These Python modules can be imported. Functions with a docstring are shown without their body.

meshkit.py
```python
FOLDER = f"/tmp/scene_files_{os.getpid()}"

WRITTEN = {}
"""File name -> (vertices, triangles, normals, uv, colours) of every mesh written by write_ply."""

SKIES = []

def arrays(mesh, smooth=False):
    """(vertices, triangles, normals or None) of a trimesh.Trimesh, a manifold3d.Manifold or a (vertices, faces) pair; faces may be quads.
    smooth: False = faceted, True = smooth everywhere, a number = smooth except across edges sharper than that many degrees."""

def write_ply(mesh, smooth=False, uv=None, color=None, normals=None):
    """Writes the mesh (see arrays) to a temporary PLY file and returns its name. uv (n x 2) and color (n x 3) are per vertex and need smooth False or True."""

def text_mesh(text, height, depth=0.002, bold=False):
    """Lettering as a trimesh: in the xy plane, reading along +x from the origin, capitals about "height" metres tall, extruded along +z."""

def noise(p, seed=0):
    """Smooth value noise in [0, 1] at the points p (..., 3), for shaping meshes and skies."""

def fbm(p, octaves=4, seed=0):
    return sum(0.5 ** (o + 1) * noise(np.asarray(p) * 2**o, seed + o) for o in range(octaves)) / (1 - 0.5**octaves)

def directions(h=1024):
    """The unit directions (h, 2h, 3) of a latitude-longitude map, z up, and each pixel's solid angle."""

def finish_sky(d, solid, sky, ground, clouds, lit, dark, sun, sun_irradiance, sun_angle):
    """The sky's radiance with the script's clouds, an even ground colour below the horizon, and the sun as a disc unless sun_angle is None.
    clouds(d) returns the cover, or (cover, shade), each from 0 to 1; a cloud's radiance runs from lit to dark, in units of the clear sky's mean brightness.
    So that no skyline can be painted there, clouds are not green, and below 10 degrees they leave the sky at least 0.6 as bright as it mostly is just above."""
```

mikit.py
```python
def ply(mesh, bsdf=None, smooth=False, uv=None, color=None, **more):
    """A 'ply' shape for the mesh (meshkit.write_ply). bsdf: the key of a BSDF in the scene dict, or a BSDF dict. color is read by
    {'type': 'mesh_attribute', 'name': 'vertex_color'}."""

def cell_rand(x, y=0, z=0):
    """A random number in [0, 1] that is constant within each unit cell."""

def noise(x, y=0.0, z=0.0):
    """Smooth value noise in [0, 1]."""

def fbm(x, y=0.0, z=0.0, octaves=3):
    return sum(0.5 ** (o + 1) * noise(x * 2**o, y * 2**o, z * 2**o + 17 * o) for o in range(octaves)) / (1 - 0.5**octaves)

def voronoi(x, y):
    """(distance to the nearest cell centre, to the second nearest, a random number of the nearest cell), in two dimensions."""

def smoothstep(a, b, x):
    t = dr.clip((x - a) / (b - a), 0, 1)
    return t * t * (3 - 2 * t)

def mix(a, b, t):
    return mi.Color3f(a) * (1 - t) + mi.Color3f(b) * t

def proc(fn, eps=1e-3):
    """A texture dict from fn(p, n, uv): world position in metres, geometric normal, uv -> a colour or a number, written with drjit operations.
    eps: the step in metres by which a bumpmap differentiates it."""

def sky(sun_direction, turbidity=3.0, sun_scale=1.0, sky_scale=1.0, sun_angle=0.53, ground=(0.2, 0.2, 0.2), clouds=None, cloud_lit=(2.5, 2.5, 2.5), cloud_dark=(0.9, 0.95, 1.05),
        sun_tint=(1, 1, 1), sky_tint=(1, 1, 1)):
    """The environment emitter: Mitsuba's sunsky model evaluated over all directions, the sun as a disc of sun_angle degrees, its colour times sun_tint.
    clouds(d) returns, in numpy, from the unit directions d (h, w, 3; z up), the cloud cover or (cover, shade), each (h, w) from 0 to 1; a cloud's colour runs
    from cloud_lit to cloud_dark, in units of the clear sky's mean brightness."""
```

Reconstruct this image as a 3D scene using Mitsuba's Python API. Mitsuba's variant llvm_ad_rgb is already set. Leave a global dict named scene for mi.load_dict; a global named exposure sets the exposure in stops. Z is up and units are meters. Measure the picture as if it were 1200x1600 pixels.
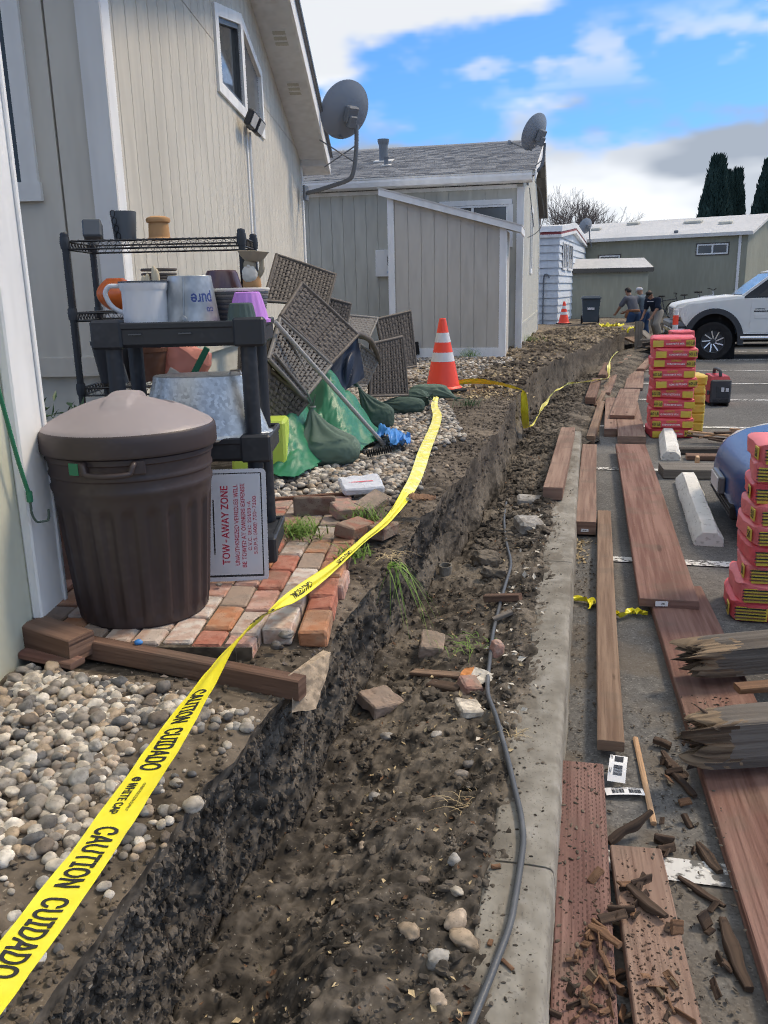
import math, random
import numpy as np, trimesh, drjit as dr, mitsuba as mi, mikit, meshkit
import manifold3d as m3
from shapely.geometry import Polygon, box as sbox
from mikit import proc, noise as N3, fbm as F3, voronoi as VOR, smoothstep as SS, mix as MIX, cell_rand as CR
from meshkit import noise as nz, fbm as fb

# ------------------------------------------------------------------ camera, sky, exposure
T = mi.ScalarTransform4f
scene, labels = {}, {}
PITCH, ROLL, YAW, EYE = 0.2540, -0.0229, 0.2361, 1.62
_f = np.array([-math.sin(YAW) * math.cos(PITCH), math.cos(YAW) * math.cos(PITCH), -math.sin(PITCH)])
_r = np.array([math.cos(YAW), math.sin(YAW), 0.0])
_u = np.cross(_r, _f)
_up = -_r * math.sin(ROLL) + _u * math.cos(ROLL)
scene['camera'] = {'type': 'perspective', 'fov': 2 * math.degrees(math.atan(600 / 1330.0)), 'fov_axis': 'x', 'near_clip': 0.05, 'far_clip': 2000.0,
                   'to_world': T().look_at(origin=[0, 0, EYE], target=[float(v) for v in _f + np.array([0, 0, EYE])], up=[float(v) for v in _up])}
exposure = 2.32

def clouds(d):
    az = np.degrees(np.arctan2(d[..., 0], d[..., 1]))
    el = np.degrees(np.arcsin(np.clip(d[..., 2], -1, 1)))
    q = d / (d[..., 2:3] + 0.22)
    n1 = fb(q * 1.7 + 3.1, 5, 3)
    n2 = fb(np.stack([az * 0.22, el * 0.55, az * 0], -1), 5, 11)
    n3 = fb(np.stack([az * 0.10, el * 0.30, az * 0], -1), 4, 21)
    S = lambda a, b, x: (lambda t: t * t * (3 - 2 * t))(np.clip((x - a) / (b - a), 0, 1))
    general = S(0.40, 0.58, n1)
    bank_hi = S(-0.8, 1.0, el - (12.4 + 0.30 * (az + 15.2)) + (n2 - 0.5) * 5.5)
    bank_lo = S(-0.7, 1.5, 9.6 - el + (n2 - 0.5) * 6.0 - 0.03 * (az + 5) ** 2 * 0.05)
    wisps = 0.62 * S(0.53, 0.70, n2) * S(3.0, 0.0, abs(el - 13.2))
    front = np.maximum(np.maximum(bank_hi, bank_lo * 0.96), wisps)
    w = S(60, 34, abs(az + 6)) * S(40, 26, el)
    cover = front * w + general * (1 - w)
    shade = np.clip(S(0.40, 0.66, n3) * 0.75 + 0.55 * S(0.4, 0.7, nz(q * 2.3, 5)) * (1 - w), 0, 1)
    shade = np.where(el < 11.5, np.clip(shade * .95 + 0.58 * S(5.2, 8.0, el + (n2 - .5) * 3) * w * S(11.5, 9.5, el), 0, 1), shade * 0.45)
    return cover, shade

SUN = np.array([0.62, 0.52, 0.95])
scene['sky_light'] = mikit.sky(SUN, turbidity=3.0, sun_scale=0.36, sky_scale=1.0, sun_angle=13.0, ground=(0.16, 0.155, 0.15),
                               clouds=clouds, cloud_lit=(2.75, 2.8, 2.85), cloud_dark=(1.10, 1.22, 1.40), sun_tint=(1.0, 0.985, 0.96), sky_tint=(0.46, 0.78, 1.10))

# ------------------------------------------------------------------ helpers
rng = np.random.default_rng(7)
CY, SY = math.cos(YAW), math.sin(YAW)

def C(a, b, z):
    """Site axes of the house row: a across, b along, turned against the kerb."""
    return np.array([a * CY - b * SY, a * SY + b * CY, z])

def num(name):
    if name not in scene and not any(k.startswith(name + '__') for k in _used):
        _used.add(name); return name
    i = 1
    while f'{name}_{i:03d}' in _used or f'{name}_{i:03d}' in scene: i += 1
    _used.add(f'{name}_{i:03d}'); return f'{name}_{i:03d}'
_used = set()
_count = {}

def key(name):
    n = _count.get(name, 0); _count[name] = n + 1
    return name if n == 0 else f'{name}_{n:03d}'

def tag(k, label=None, cat=None, group=None, kind=None):
    d = {}
    if label: d['label'] = label
    if cat: d['category'] = cat
    if group: d['group'] = group
    if kind: d['kind'] = kind
    labels[k] = d
    return k

def thing(name, label, cat, group=None):
    return tag(key(name), label, cat, group)

PAL = {}          # material name -> (bsdf key, palette index, 'index' or 'wood')

def obj(name, mesh, mat, parent=None, smooth=False, uv=None, color=None, **kw):
    k = key((parent + '__' if parent else '') + name)
    scene[k] = shape(mesh, mat, smooth, uv, color, **kw)
    return k

def shape(mesh, mat, smooth=False, uv=None, color=None, **kw):
    if isinstance(mesh, (list,)): mesh = cat(mesh)
    if mat in PAL:
        mat, i, mode = PAL[mat]
        if mode == 'wood':
            if smooth not in (False, True): smooth = True
            uv = np.asarray(uv if uv is not None else np.stack([mesh.vertices[:, 1], mesh.vertices[:, 0] + mesh.vertices[:, 2]], 1), float)
            uv = np.stack([uv[:, 0], uv[:, 1] % 8.0 + 10.0 * i + 1.0], 1)
        else:
            if smooth is not False and smooth is not True:
                mesh = trimesh.graph.smooth_shade(TM(mesh.vertices, mesh.faces), angle=math.radians(smooth), facet_minarea=None)
                smooth = True
            uv = np.stack([np.full(len(mesh.vertices), i + 0.5), np.zeros(len(mesh.vertices))], 1)
    return mikit.ply(mesh, mat, smooth, uv, color, **kw)

def solo(name, mesh, mat, label, category, group=None, smooth=False, **kw):
    k = obj(name, mesh, mat, None, smooth, **kw)
    return tag(k, label, category, group)

def struct(name, mesh, mat, smooth=False, **kw):
    k = obj(name, mesh, mat, None, smooth, **kw)
    return tag(k, kind='structure')

def TM(v, f): return trimesh.Trimesh(np.asarray(v, float), np.asarray(f, int), process=False)

def cat(ms):
    vs, fs, n = [], [], 0
    for m in ms:
        vs.append(np.asarray(m.vertices)); fs.append(np.asarray(m.faces) + n); n += len(m.vertices)
    return TM(np.vstack(vs), np.vstack(fs))

def rotz(a):
    c, s = math.cos(a), math.sin(a)
    return np.array([[c, -s, 0], [s, c, 0], [0, 0, 1.0]])
def rotx(a):
    c, s = math.cos(a), math.sin(a)
    return np.array([[1, 0, 0], [0, c, -s], [0, s, c]])
def roty(a):
    c, s = math.cos(a), math.sin(a)
    return np.array([[c, 0, s], [0, 1, 0], [-s, 0, c]])

def mv(m, R=None, t=(0, 0, 0)):
    v = np.asarray(m.vertices)
    if R is not None: v = v @ np.asarray(R).T
    return TM(v + np.asarray(t, float), m.faces)

def M4(R=np.eye(3), t=(0, 0, 0), s=1.0):
    m = np.eye(4); m[:3, :3] = np.asarray(R) * s; m[:3, 3] = t
    return m.tolist()

def cube(lo, hi, ch=0.0):
    lo, hi = np.minimum(lo, hi).astype(float), np.maximum(lo, hi).astype(float)
    if ch <= 0:
        v = np.array([[x, y, z] for x in (lo[0], hi[0]) for y in (lo[1], hi[1]) for z in (lo[2], hi[2])])
        f = [[0, 1, 3], [0, 3, 2], [4, 6, 7], [4, 7, 5], [0, 4, 5], [0, 5, 1], [2, 3, 7], [2, 7, 6], [0, 2, 6], [0, 6, 4], [1, 5, 7], [1, 7, 3]]
        return TM(v, f)
    ch = min(ch, 0.49 * (hi - lo).min())
    pts = []
    for x in (0, 1):
        for y in (0, 1):
            for z in (0, 1):
                c = np.where([x, y, z], hi, lo); s = np.where([x, y, z], -1, 1)
                for k in range(3):
                    p = c + s * ch; p[k] = c[k]; pts.append(p)
    h = trimesh.convex.convex_hull(np.array(pts))
    return TM(h.vertices, h.faces)

def bx(c, size, R=None, ch=0.0):
    s = np.asarray(size, float) / 2
    return mv(cube(-s, s, ch), R, c)

def beam(p, q, w, t, up=(0, 0, 1), ch=0.0):
    """A bar from p to q, w wide and t thick (t along up)."""
    p, q = np.asarray(p, float), np.asarray(q, float)
    y = q - p; L = np.linalg.norm(y); y /= L
    x = np.cross(y, up); x /= np.linalg.norm(x); z = np.cross(x, y)
    return mv(cube([-w / 2, 0, -t / 2], [w / 2, L, t / 2], ch), np.stack([x, y, z], 1), p)

def tube(pts, r, n=8, caps=True, closed=False):
    p = np.asarray(pts, float); m = len(p)
    r = np.broadcast_to(np.asarray(r, float), (m,))
    t = np.gradient(p, axis=0) if not closed else np.roll(p, -1, 0) - np.roll(p, 1, 0)
    t /= np.linalg.norm(t, axis=1, keepdims=True) + 1e-12
    a = np.cross(t[0], [0, 0, 1.0] if abs(t[0][2]) < 0.9 else [1.0, 0, 0]); a /= np.linalg.norm(a)
    A = []
    for i in range(m):
        a = a - t[i] * (a @ t[i]); a /= np.linalg.norm(a) + 1e-12; A.append(a)
    A = np.array(A); B = np.cross(t, A)
    th = np.arange(n) * 2 * np.pi / n
    v = (p[:, None] + r[:, None, None] * (np.cos(th)[None, :, None] * A[:, None] + np.sin(th)[None, :, None] * B[:, None])).reshape(-1, 3)
    f = []
    for i in range(m if closed else m - 1):
        i2 = (i + 1) % m
        for j in range(n):
            k = (j + 1) % n
            f += [[i * n + j, i * n + k, i2 * n + k], [i * n + j, i2 * n + k, i2 * n + j]]
    if caps and not closed:
        v = np.vstack([v, p[0], p[-1]]); c0, c1 = len(v) - 2, len(v) - 1
        for j in range(n):
            k = (j + 1) % n
            f += [[c0, k, j], [c1, (m - 1) * n + j, (m - 1) * n + k]]
    return TM(v, f)

def spline(pts, n=40):
    p = np.asarray(pts, float)
    from scipy.interpolate import CubicSpline, PchipInterpolator
    s = np.r_[0, np.cumsum(np.linalg.norm(np.diff(p, axis=0), axis=1))]
    return PchipInterpolator(s, p)(np.linspace(0, s[-1], n))

def lathe(prof, n=32, c=(0, 0, 0), wob=0.0):
    """prof: (r, z) pairs from the bottom up, outside then inside if wanted."""
    pr = np.asarray(prof, float); m = len(pr)
    th = np.arange(n) * 2 * np.pi / n
    v = np.stack([pr[:, :1] * np.cos(th), pr[:, :1] * np.sin(th), np.repeat(pr[:, 1:2], n, 1)], -1).reshape(-1, 3)
    f = []
    for i in range(m - 1):
        for j in range(n):
            k = (j + 1) % n
            f += [[i * n + j, i * n + k, (i + 1) * n + k], [i * n + j, (i + 1) * n + k, (i + 1) * n + j]]
    mesh = TM(v, f)
    mesh.update_faces(mesh.nondegenerate_faces()) if False else None
    return mv(mesh, None, c)

def prism(poly, h0, h1, frame=None):
    """Extrude a shapely polygon (x, y) between z=h0 and z=h1; frame: 3x3 columns + origin to place it."""
    if not isinstance(poly, Polygon): poly = Polygon(poly)
    if not poly.is_valid: poly = poly.buffer(0)
    m = trimesh.creation.extrude_polygon(poly, h1 - h0, engine='earcut')
    v = np.asarray(m.vertices) + [0, 0, h0]
    if frame is not None:
        R, o = frame; v = v @ np.asarray(R).T + o
    return TM(v, m.faces)

def ico(sub=1):
    m = trimesh.creation.icosphere(subdivisions=sub, radius=1.0)
    return np.array(m.vertices), np.array(m.faces)

def rock(seed, sub=2, rough=0.35, freq=1.3):
    v, f = ico(sub)
    d = 1 + rough * (fb(v * freq + seed * 7.3, 3, seed) - 0.5) * 2
    return TM(v * d[:, None], f)

def grid_faces(nu, nv):
    i, j = np.meshgrid(np.arange(nu - 1), np.arange(nv - 1), indexing='ij')
    a = (i * nv + j).ravel(); b = a + 1; c = a + nv; d = c + 1
    return np.vstack([np.stack([a, c, d], 1), np.stack([a, d, b], 1)])
# ------------------------------------------------------------------ materials
def rgb(*c): return {'type': 'rgb', 'value': [float(x) for x in c]}
def two(b): return {'type': 'twosided', 'bsdf': b}
def pr(col, rough=0.6, spec=0.4, **k):
    c = col if isinstance(col, dict) else rgb(*col)
    r = rough if isinstance(rough, dict) else float(rough)
    return {'type': 'principled', 'base_color': c, 'roughness': r, 'specular': float(spec), **k}
def mat(name, b, bump=None, scale=1.0, eps=1e-3):
    if bump is not None: b = {'type': 'bumpmap', 'arbitrary': proc(bump, eps), 'scale': float(scale), 'bsdf': b}
    scene[name] = two(b); return name
def mc(a, b, t): return MIX(a, b, t)
def V(x): return mi.Color3f(*[float(v) for v in x])

# ---- earth and stone
def soil_col(p, n, uv):
    a = F3(p.x * 3.1, p.y * 3.1, p.z * 3.1, 4); b = F3(p.x * 26, p.y * 26, p.z * 26, 3); c = N3(p.x * 140, p.y * 140, p.z * 140)
    k = mc(V((.036, .032, .0275)), V((.158, .138, .115)), SS(.30, .74, a * .30 + b * .70))
    # a vein of sandy bedding below and beside the brick patio
    sand = SS(1.95, 2.4, p.y) * SS(5.2, 3.9, p.y) * SS(.38, .60, F3(p.x * 5 + 3, p.y * 3.0, p.z * 6, 3))
    top = SS(.30, .46, p.z)
    k = mc(k, V((.27, .225, .165)), sand * (0.25 + 0.55 * top) * SS(.25, .6, b) * 0.8)
    floor_dust = SS(3.0, 4.5, p.y) * SS(.35, .65, a) * SS(.30, .15, p.z)
    k = mc(k, V((.20, .175, .142)), floor_dust * .65)
    k = mc(k, V((.165, .140, .112)), SS(4.2, 6.0, p.y) * SS(.16, .30, p.z) * (.35 + .4 * a))
    return mc(k, V((.36, .335, .29)), SS(.865, .94, c) * .6)
def soil_bump(p, n, uv): return F3(p.x * 45, p.y * 45, p.z * 45, 4) * .6 + F3(p.x * 9, p.y * 9, p.z * 9, 2) * 1.2
mat('soil_mat', pr(proc(soil_col), .95, .15), soil_bump, .012, 2e-3)

def yard_col(p, n, uv):
    a = F3(p.x * 2.2, p.y * 2.2, 0, 4); b = F3(p.x * 30, p.y * 30, p.z * 30, 3); c = N3(p.x * 150, p.y * 150, 3)
    k = mc(V((.056, .047, .038)), V((.17, .142, .112)), SS(.3, .7, a * .4 + b * .6))
    straw = SS(8.9, 10.4, p.y) * SS(.40, .62, F3(p.x * 1.3, p.y * .9, 2, 3))
    k = mc(k, V((.33, .27, .19)), straw * .6 * SS(.3, .6, b))
    return mc(k, V((.36, .32, .26)), SS(.88, .95, c) * .6)
mat('yard_mat', pr(proc(yard_col), .95, .15), soil_bump, .010, 2e-3)

def asphalt_col(p, n, uv):
    a = F3(p.x * .9, p.y * .9, 0, 4); b = N3(p.x * 160, p.y * 160, 0); c = F3(p.x * 38, p.y * 38, 0, 2); d = F3(p.x * 5.5, p.y * 5.5, 4, 3)
    k = mc(V((.098, .096, .092)), V((.160, .157, .150)), SS(.25, .75, a * .6 + c * .4))
    k = mc(k, V((.27, .26, .24)), SS(.74, .92, b) * .55)
    k = mc(k, V((.05, .048, .046)), SS(.30, .14, b) * .5)
    dirt = SS(1.0, .15, p.x) * SS(6.5, 3.0, p.y) * SS(.42, .62, d)
    k = mc(k, V((.135, .112, .086)), dirt * .55)
    oil = SS(.66, .78, F3(p.x * .5 + 9, p.y * .35, 1, 3))
    return mc(k, V((.05, .05, .05)), oil * .5)
mat('asphalt_mat', pr(proc(asphalt_col), .9, .25), lambda p, n, uv: F3(p.x * 90, p.y * 90, 0, 3), .006, 2e-3)
def paint_col(p, n, uv):
    w = F3(p.x * 60, p.y * 60, 0, 3) * .6 + F3(p.x * 7, p.y * 7, 0, 3) * .4
    return mc(V((.62, .62, .60)), V((.13, .128, .122)), SS(.47, .60, w))
mat('line_paint', pr(proc(paint_col), .8, .3), lambda p, n, uv: F3(p.x * 90, p.y * 90, 0, 3), .004, 2e-3)
def conc_col(p, n, uv):
    a = F3(p.x * 5, p.y * 5, p.z * 5, 4); b = N3(p.x * 190, p.y * 190, p.z * 190); c = F3(p.x * 22, p.y * 22, p.z * 22, 3)
    k = mc(V((.172, .160, .137)), V((.305, .290, .255)), SS(.3, .7, a * .6 + c * .4))
    k = mc(k, V((.14, .13, .11)), SS(.62, .80, c) * .5)
    k = mc(k, V((.125, .108, .085)), SS(.50, .70, F3(p.x * 14, p.y * 4.5, p.z * 9, 4)) * .55)
    k = mc(k, V((.42, .41, .385)), SS(.62, .8, F3(p.x * 9 + 4, p.y * 11, p.z * 9, 3)) * .4)
    return mc(k, V((.10, .095, .085)), SS(.78, .88, b) * .45)
mat('concrete', pr(proc(conc_col), .9, .25), lambda p, n, uv: F3(p.x * 70, p.y * 70, p.z * 70, 4), .006, 2e-3)
def stop_col(p, n, uv):
    a = F3(p.x * 9, p.y * 9, p.z * 9, 4); b = F3(p.x * 45, p.y * 45, p.z * 45, 3)
    return mc(mc(V((.56, .55, .51)), V((.74, .73, .69)), a), V((.36, .34, .30)), SS(.6, .75, b) * .7)
mat('white_concrete', pr(proc(stop_col), .9, .25), lambda p, n, uv: F3(p.x * 60, p.y * 60, p.z * 60, 3), .005, 2e-3)
def vcol(): return {'type': 'mesh_attribute', 'name': 'vertex_color'}
mat('stone_tint', pr(vcol(), .75, .35))
mat('matte_tint', pr(vcol(), .9, .2))
STONE_COLS = [(.54, .49, .41), (.25, .225, .195), (.145, .14, .135), (.38, .30, .215), (.64, .60, .53), (.17, .14, .115), (.30, .29, .27), (.12, .122, .126), (.44, .36, .28), (.40, .375, .335)]
def palette(family, entries, mode='index'):
    """Registers the entries (name, colour A, colour B, extra) of one material family; returns a function that looks a column up."""
    cols = np.array([[*e[1], *e[2], *(e[3] if len(e) > 3 else ())] for e in entries], float)
    arr = [mi.Float(np.ascontiguousarray(cols[:, k]).astype(np.float32)) for k in range(cols.shape[1])]
    for i, e in enumerate(entries): PAL[e[0]] = (family, i, mode)
    m = len(entries)
    def look(i, k):
        j = mi.UInt32(dr.clip(i, 0, m - 1))
        if k < 2: return mi.Color3f(*[dr.gather(mi.Float, arr[3 * k + q], j) for q in range(3)])
        return dr.gather(mi.Float, arr[4 + k], j)
    return look
L_STONE = palette('stones', [(f'stone_{i}', [x * .72 for x in c], [min(.9, x * 1.22) for x in c]) for i, c in enumerate(STONE_COLS)])
def stone_fn(p, n, uv):
    i = dr.floor(uv.x)
    a = F3(p.x * 60 + i, p.y * 60, p.z * 60, 3); b = N3(p.x * 320, p.y * 320, p.z * 320)
    k = MIX(L_STONE(i, 0), L_STONE(i, 1), SS(.3, .7, a))
    k = mc(k, V((.15, .122, .095)), SS(.46, .68, F3(p.x * 19, p.y * 19, p.z * 26, 3)) * .42)
    return MIX(k, k * .5, SS(.72, .9, b) * .5)
mat('stones', pr(proc(stone_fn), .72, .35))
L_BRICK = palette('bricks', [('brick_red', (.36, .125, .085), (.42, .19, .14)), ('brick_orange', (.42, .185, .095), (.44, .25, .16)), ('brick_pale', (.47, .40, .35), (.40, .27, .21)),
    ('brick_grey', (.34, .26, .21), (.30, .24, .20)), ('brick_white', (.60, .55, .50), (.47, .33, .27)), ('brick_pink', (.46, .25, .20), (.50, .36, .31)), ('brick_dark', (.16, .085, .065), (.22, .13, .10))])
def brick_fn(p, n, uv):
    i = dr.floor(uv.x)
    a = F3(p.x * 28, p.y * 28, p.z * 28, 4); b = N3(p.x * 260, p.y * 260, p.z * 260); e = F3(p.x * 6, p.y * 6, 5, 3)
    k = MIX(L_BRICK(i, 0), L_BRICK(i, 1), SS(.38, .70, a))
    k = mc(k, V((.16, .13, .10)), SS(.50, .75, e) * .45)
    k = mc(k, V((.24, .20, .155)), SS(2.85, 3.55, p.y + (e - .5) * 1.2) * SS(.3, .6, a) * .62 + .12)
    return MIX(k, L_BRICK(i, 0) * .45, SS(.78, .9, b) * .6)
mat('bricks', pr(proc(brick_fn), .92, .2), lambda p, n, uv: F3(p.x * 90, p.y * 90, p.z * 90, 3), .006, 1.5e-3)
BRICKS = ['brick_red', 'brick_orange', 'brick_pale', 'brick_grey', 'brick_white', 'brick_pink', 'brick_red', 'brick_orange']

# ---- wood: uv = (metres along the grain, metres round the section)
L_WOOD = palette('wood', [('redwood', (.150, .076, .060), (.245, .146, .118), (.42, 0.0)),
    ('redwood_brown', (.180, .112, .086), (.285, .195, .152), (.42, 0.0)),
    ('redwood_incised', (.150, .082, .07), (.235, .142, .120), (.45, 1.0)),
    ('redwood_dark', (.115, .068, .05), (.20, .125, .092), (.35, 0.0)),
    ('wood_grey', (.135, .122, .108), (.245, .225, .20), (.2, 0.0)),
    ('post_grey', (.070, .061, .053), (.155, .140, .123), (.35, 0.0)),
    ('wood_black', (.030, .027, .026), (.075, .066, .058), (.2, 0.0)),
    ('wood_rot', (.058, .042, .030), (.25, .185, .12), (.4, 0.0)),
    ('wood_chip', (.105, .058, .035), (.25, .145, .085), (.15, 0.0)),
    ('wood_chip_dark', (.036, .026, .021), (.095, .064, .046), (.15, 0.0)),
    ('wood_fresh', (.42, .25, .14), (.55, .38, .24), (.05, 0.0)),
    ('plank_old', (.155, .098, .068), (.25, .175, .125), (.4, 0.0))], 'wood')
def wood_fn(p, n, uv):
    i = dr.floor(uv.y / 10); u, v = uv.x, uv.y
    A, B = L_WOOD(i, 0), L_WOOD(i, 1); dirty, inc = L_WOOD(i, 2), L_WOOD(i, 3)
    g = F3(u * 2.2, v * 70, 1.0, 4); h = F3(u * .9, v * 14, 7.0, 3)
    k = MIX(A, B, SS(.28, .72, g * .55 + h * .45))
    kd, _, kr = VOR(u * 1.3, v * 7 + 3); knot = kd + SS(.30, .42, kr) * .5
    k = MIX(k, A * .45, SS(.13, .05, knot) * .75)
    k = MIX(k, V((.14, .11, .085)), SS(.50, .72, F3(p.x * 7, p.y * 7, p.z * 7, 4)) * dirty)
    k = MIX(k, V((.34, .28, .22)), SS(.93, .97, N3(p.x * 170, p.y * 170, p.z * 170)) * .6 * dirty)
    uu = u * 46 + 0.5 * dr.floor(v * 90); a = uu - dr.floor(uu); b = v * 90 - dr.floor(v * 90)
    slot = SS(.0, .08, a) * SS(.62, .5, a) * SS(.28, .42, b) * SS(.72, .58, b) * SS(.35, .5, F3(u * 5, v * 12, 2, 2))
    return MIX(k, A * .42, slot * .75 * inc)
mat('wood', pr(proc(wood_fn), .8, .25), lambda p, n, uv: F3(uv.x * 4, uv.y * 120, 0, 3), .005, 1.5e-3)

# ---- buildings
L_WALL = palette('painted_wall', [('siding_warm', (.52, .495, .43), (.52, .495, .43), (0.18,)),
    ('siding_grey', (.485, .48, .425), (.485, .48, .425), (0.18,)),
    ('siding_shed', (.48, .455, .405), (.48, .455, .405), (0.18,)),
    ('stucco_sage', (.50, .51, .42), (.50, .51, .42), (0.18,)),
    ('wood_lap_stucco', (.50, .47, .405), (.50, .47, .405), (0.18,)),
    ('trim_white', (.74, .75, .75), (.74, .75, .75), (.10,)),
    ('trim_grey', (.62, .61, .58), (.62, .61, .58), (.12,)),
    ('soffit_grey', (.68, .70, .72), (.68, .70, .72), (.05,)),
    ('lap_white', (.56, .60, .64), (.56, .60, .64), (.16,)),
    ('olive', (.29, .295, .235), (.29, .295, .235), (0.18,)),
    ('olive_shed', (.33, .33, .26), (.33, .33, .26), (0.18,)),
    ('olive_dark', (.10, .095, .085), (.10, .095, .085), (0.18,)),
    ('metal_roof', (.50, .50, .49), (.50, .50, .49), (.15,)),
    ('awning_tan', (.42, .34, .28), (.42, .34, .28), (0.18,))])
def wall_fn(p, n, uv):
    i = dr.floor(uv.x); A = L_WALL(i, 0)
    a = F3(p.x * 1.1, p.y * 1.1, p.z * .45, 4); b = F3(p.x * 14, p.y * 14, p.z * 2.2, 3)
    k = MIX(A * .90, A * 1.07, SS(.3, .7, a * .5 + b * .5))
    return MIX(k, A * .78, SS(.54, .76, F3(p.x * 6, p.y * 6, p.z * .7, 3)) * L_WALL(i, 2))
mat('painted_wall', pr(proc(wall_fn), .72, .3), lambda p, n, uv: F3(p.x * 55, p.y * 55, p.z * 9, 3), .0022, 2e-3)
mat('maroon_stripe', pr((.24, .045, .05), .5))
def shingle_col(p, n, uv):
    a = CR(dr.floor(uv.x * 5.5 + 7 * CR(dr.floor(uv.y * 7.5), 3, 1)), dr.floor(uv.y * 7.5), 2); b = N3(p.x * 90, p.y * 90, p.z * 90)
    return mc(mc(V((.135, .14, .15)), V((.27, .275, .28)), a), V((.36, .36, .36)), SS(.7, .9, b) * .35)
mat('shingle', pr(proc(shingle_col), .95, .2), lambda p, n, uv: F3(p.x * 80, p.y * 80, p.z * 80, 2), .004, 2e-3)
mat('dark_void', pr((.012, .012, .013), .9, .1))
mat('glass_pane', pr((.02, .025, .03), .04, 1.0, clearcoat=1.0, clearcoat_gloss=.98))
mat('glass_dim', pr((.075, .085, .095), .12, .9))
mat('interior_blue', pr((.055, .075, .09), .6))

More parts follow.
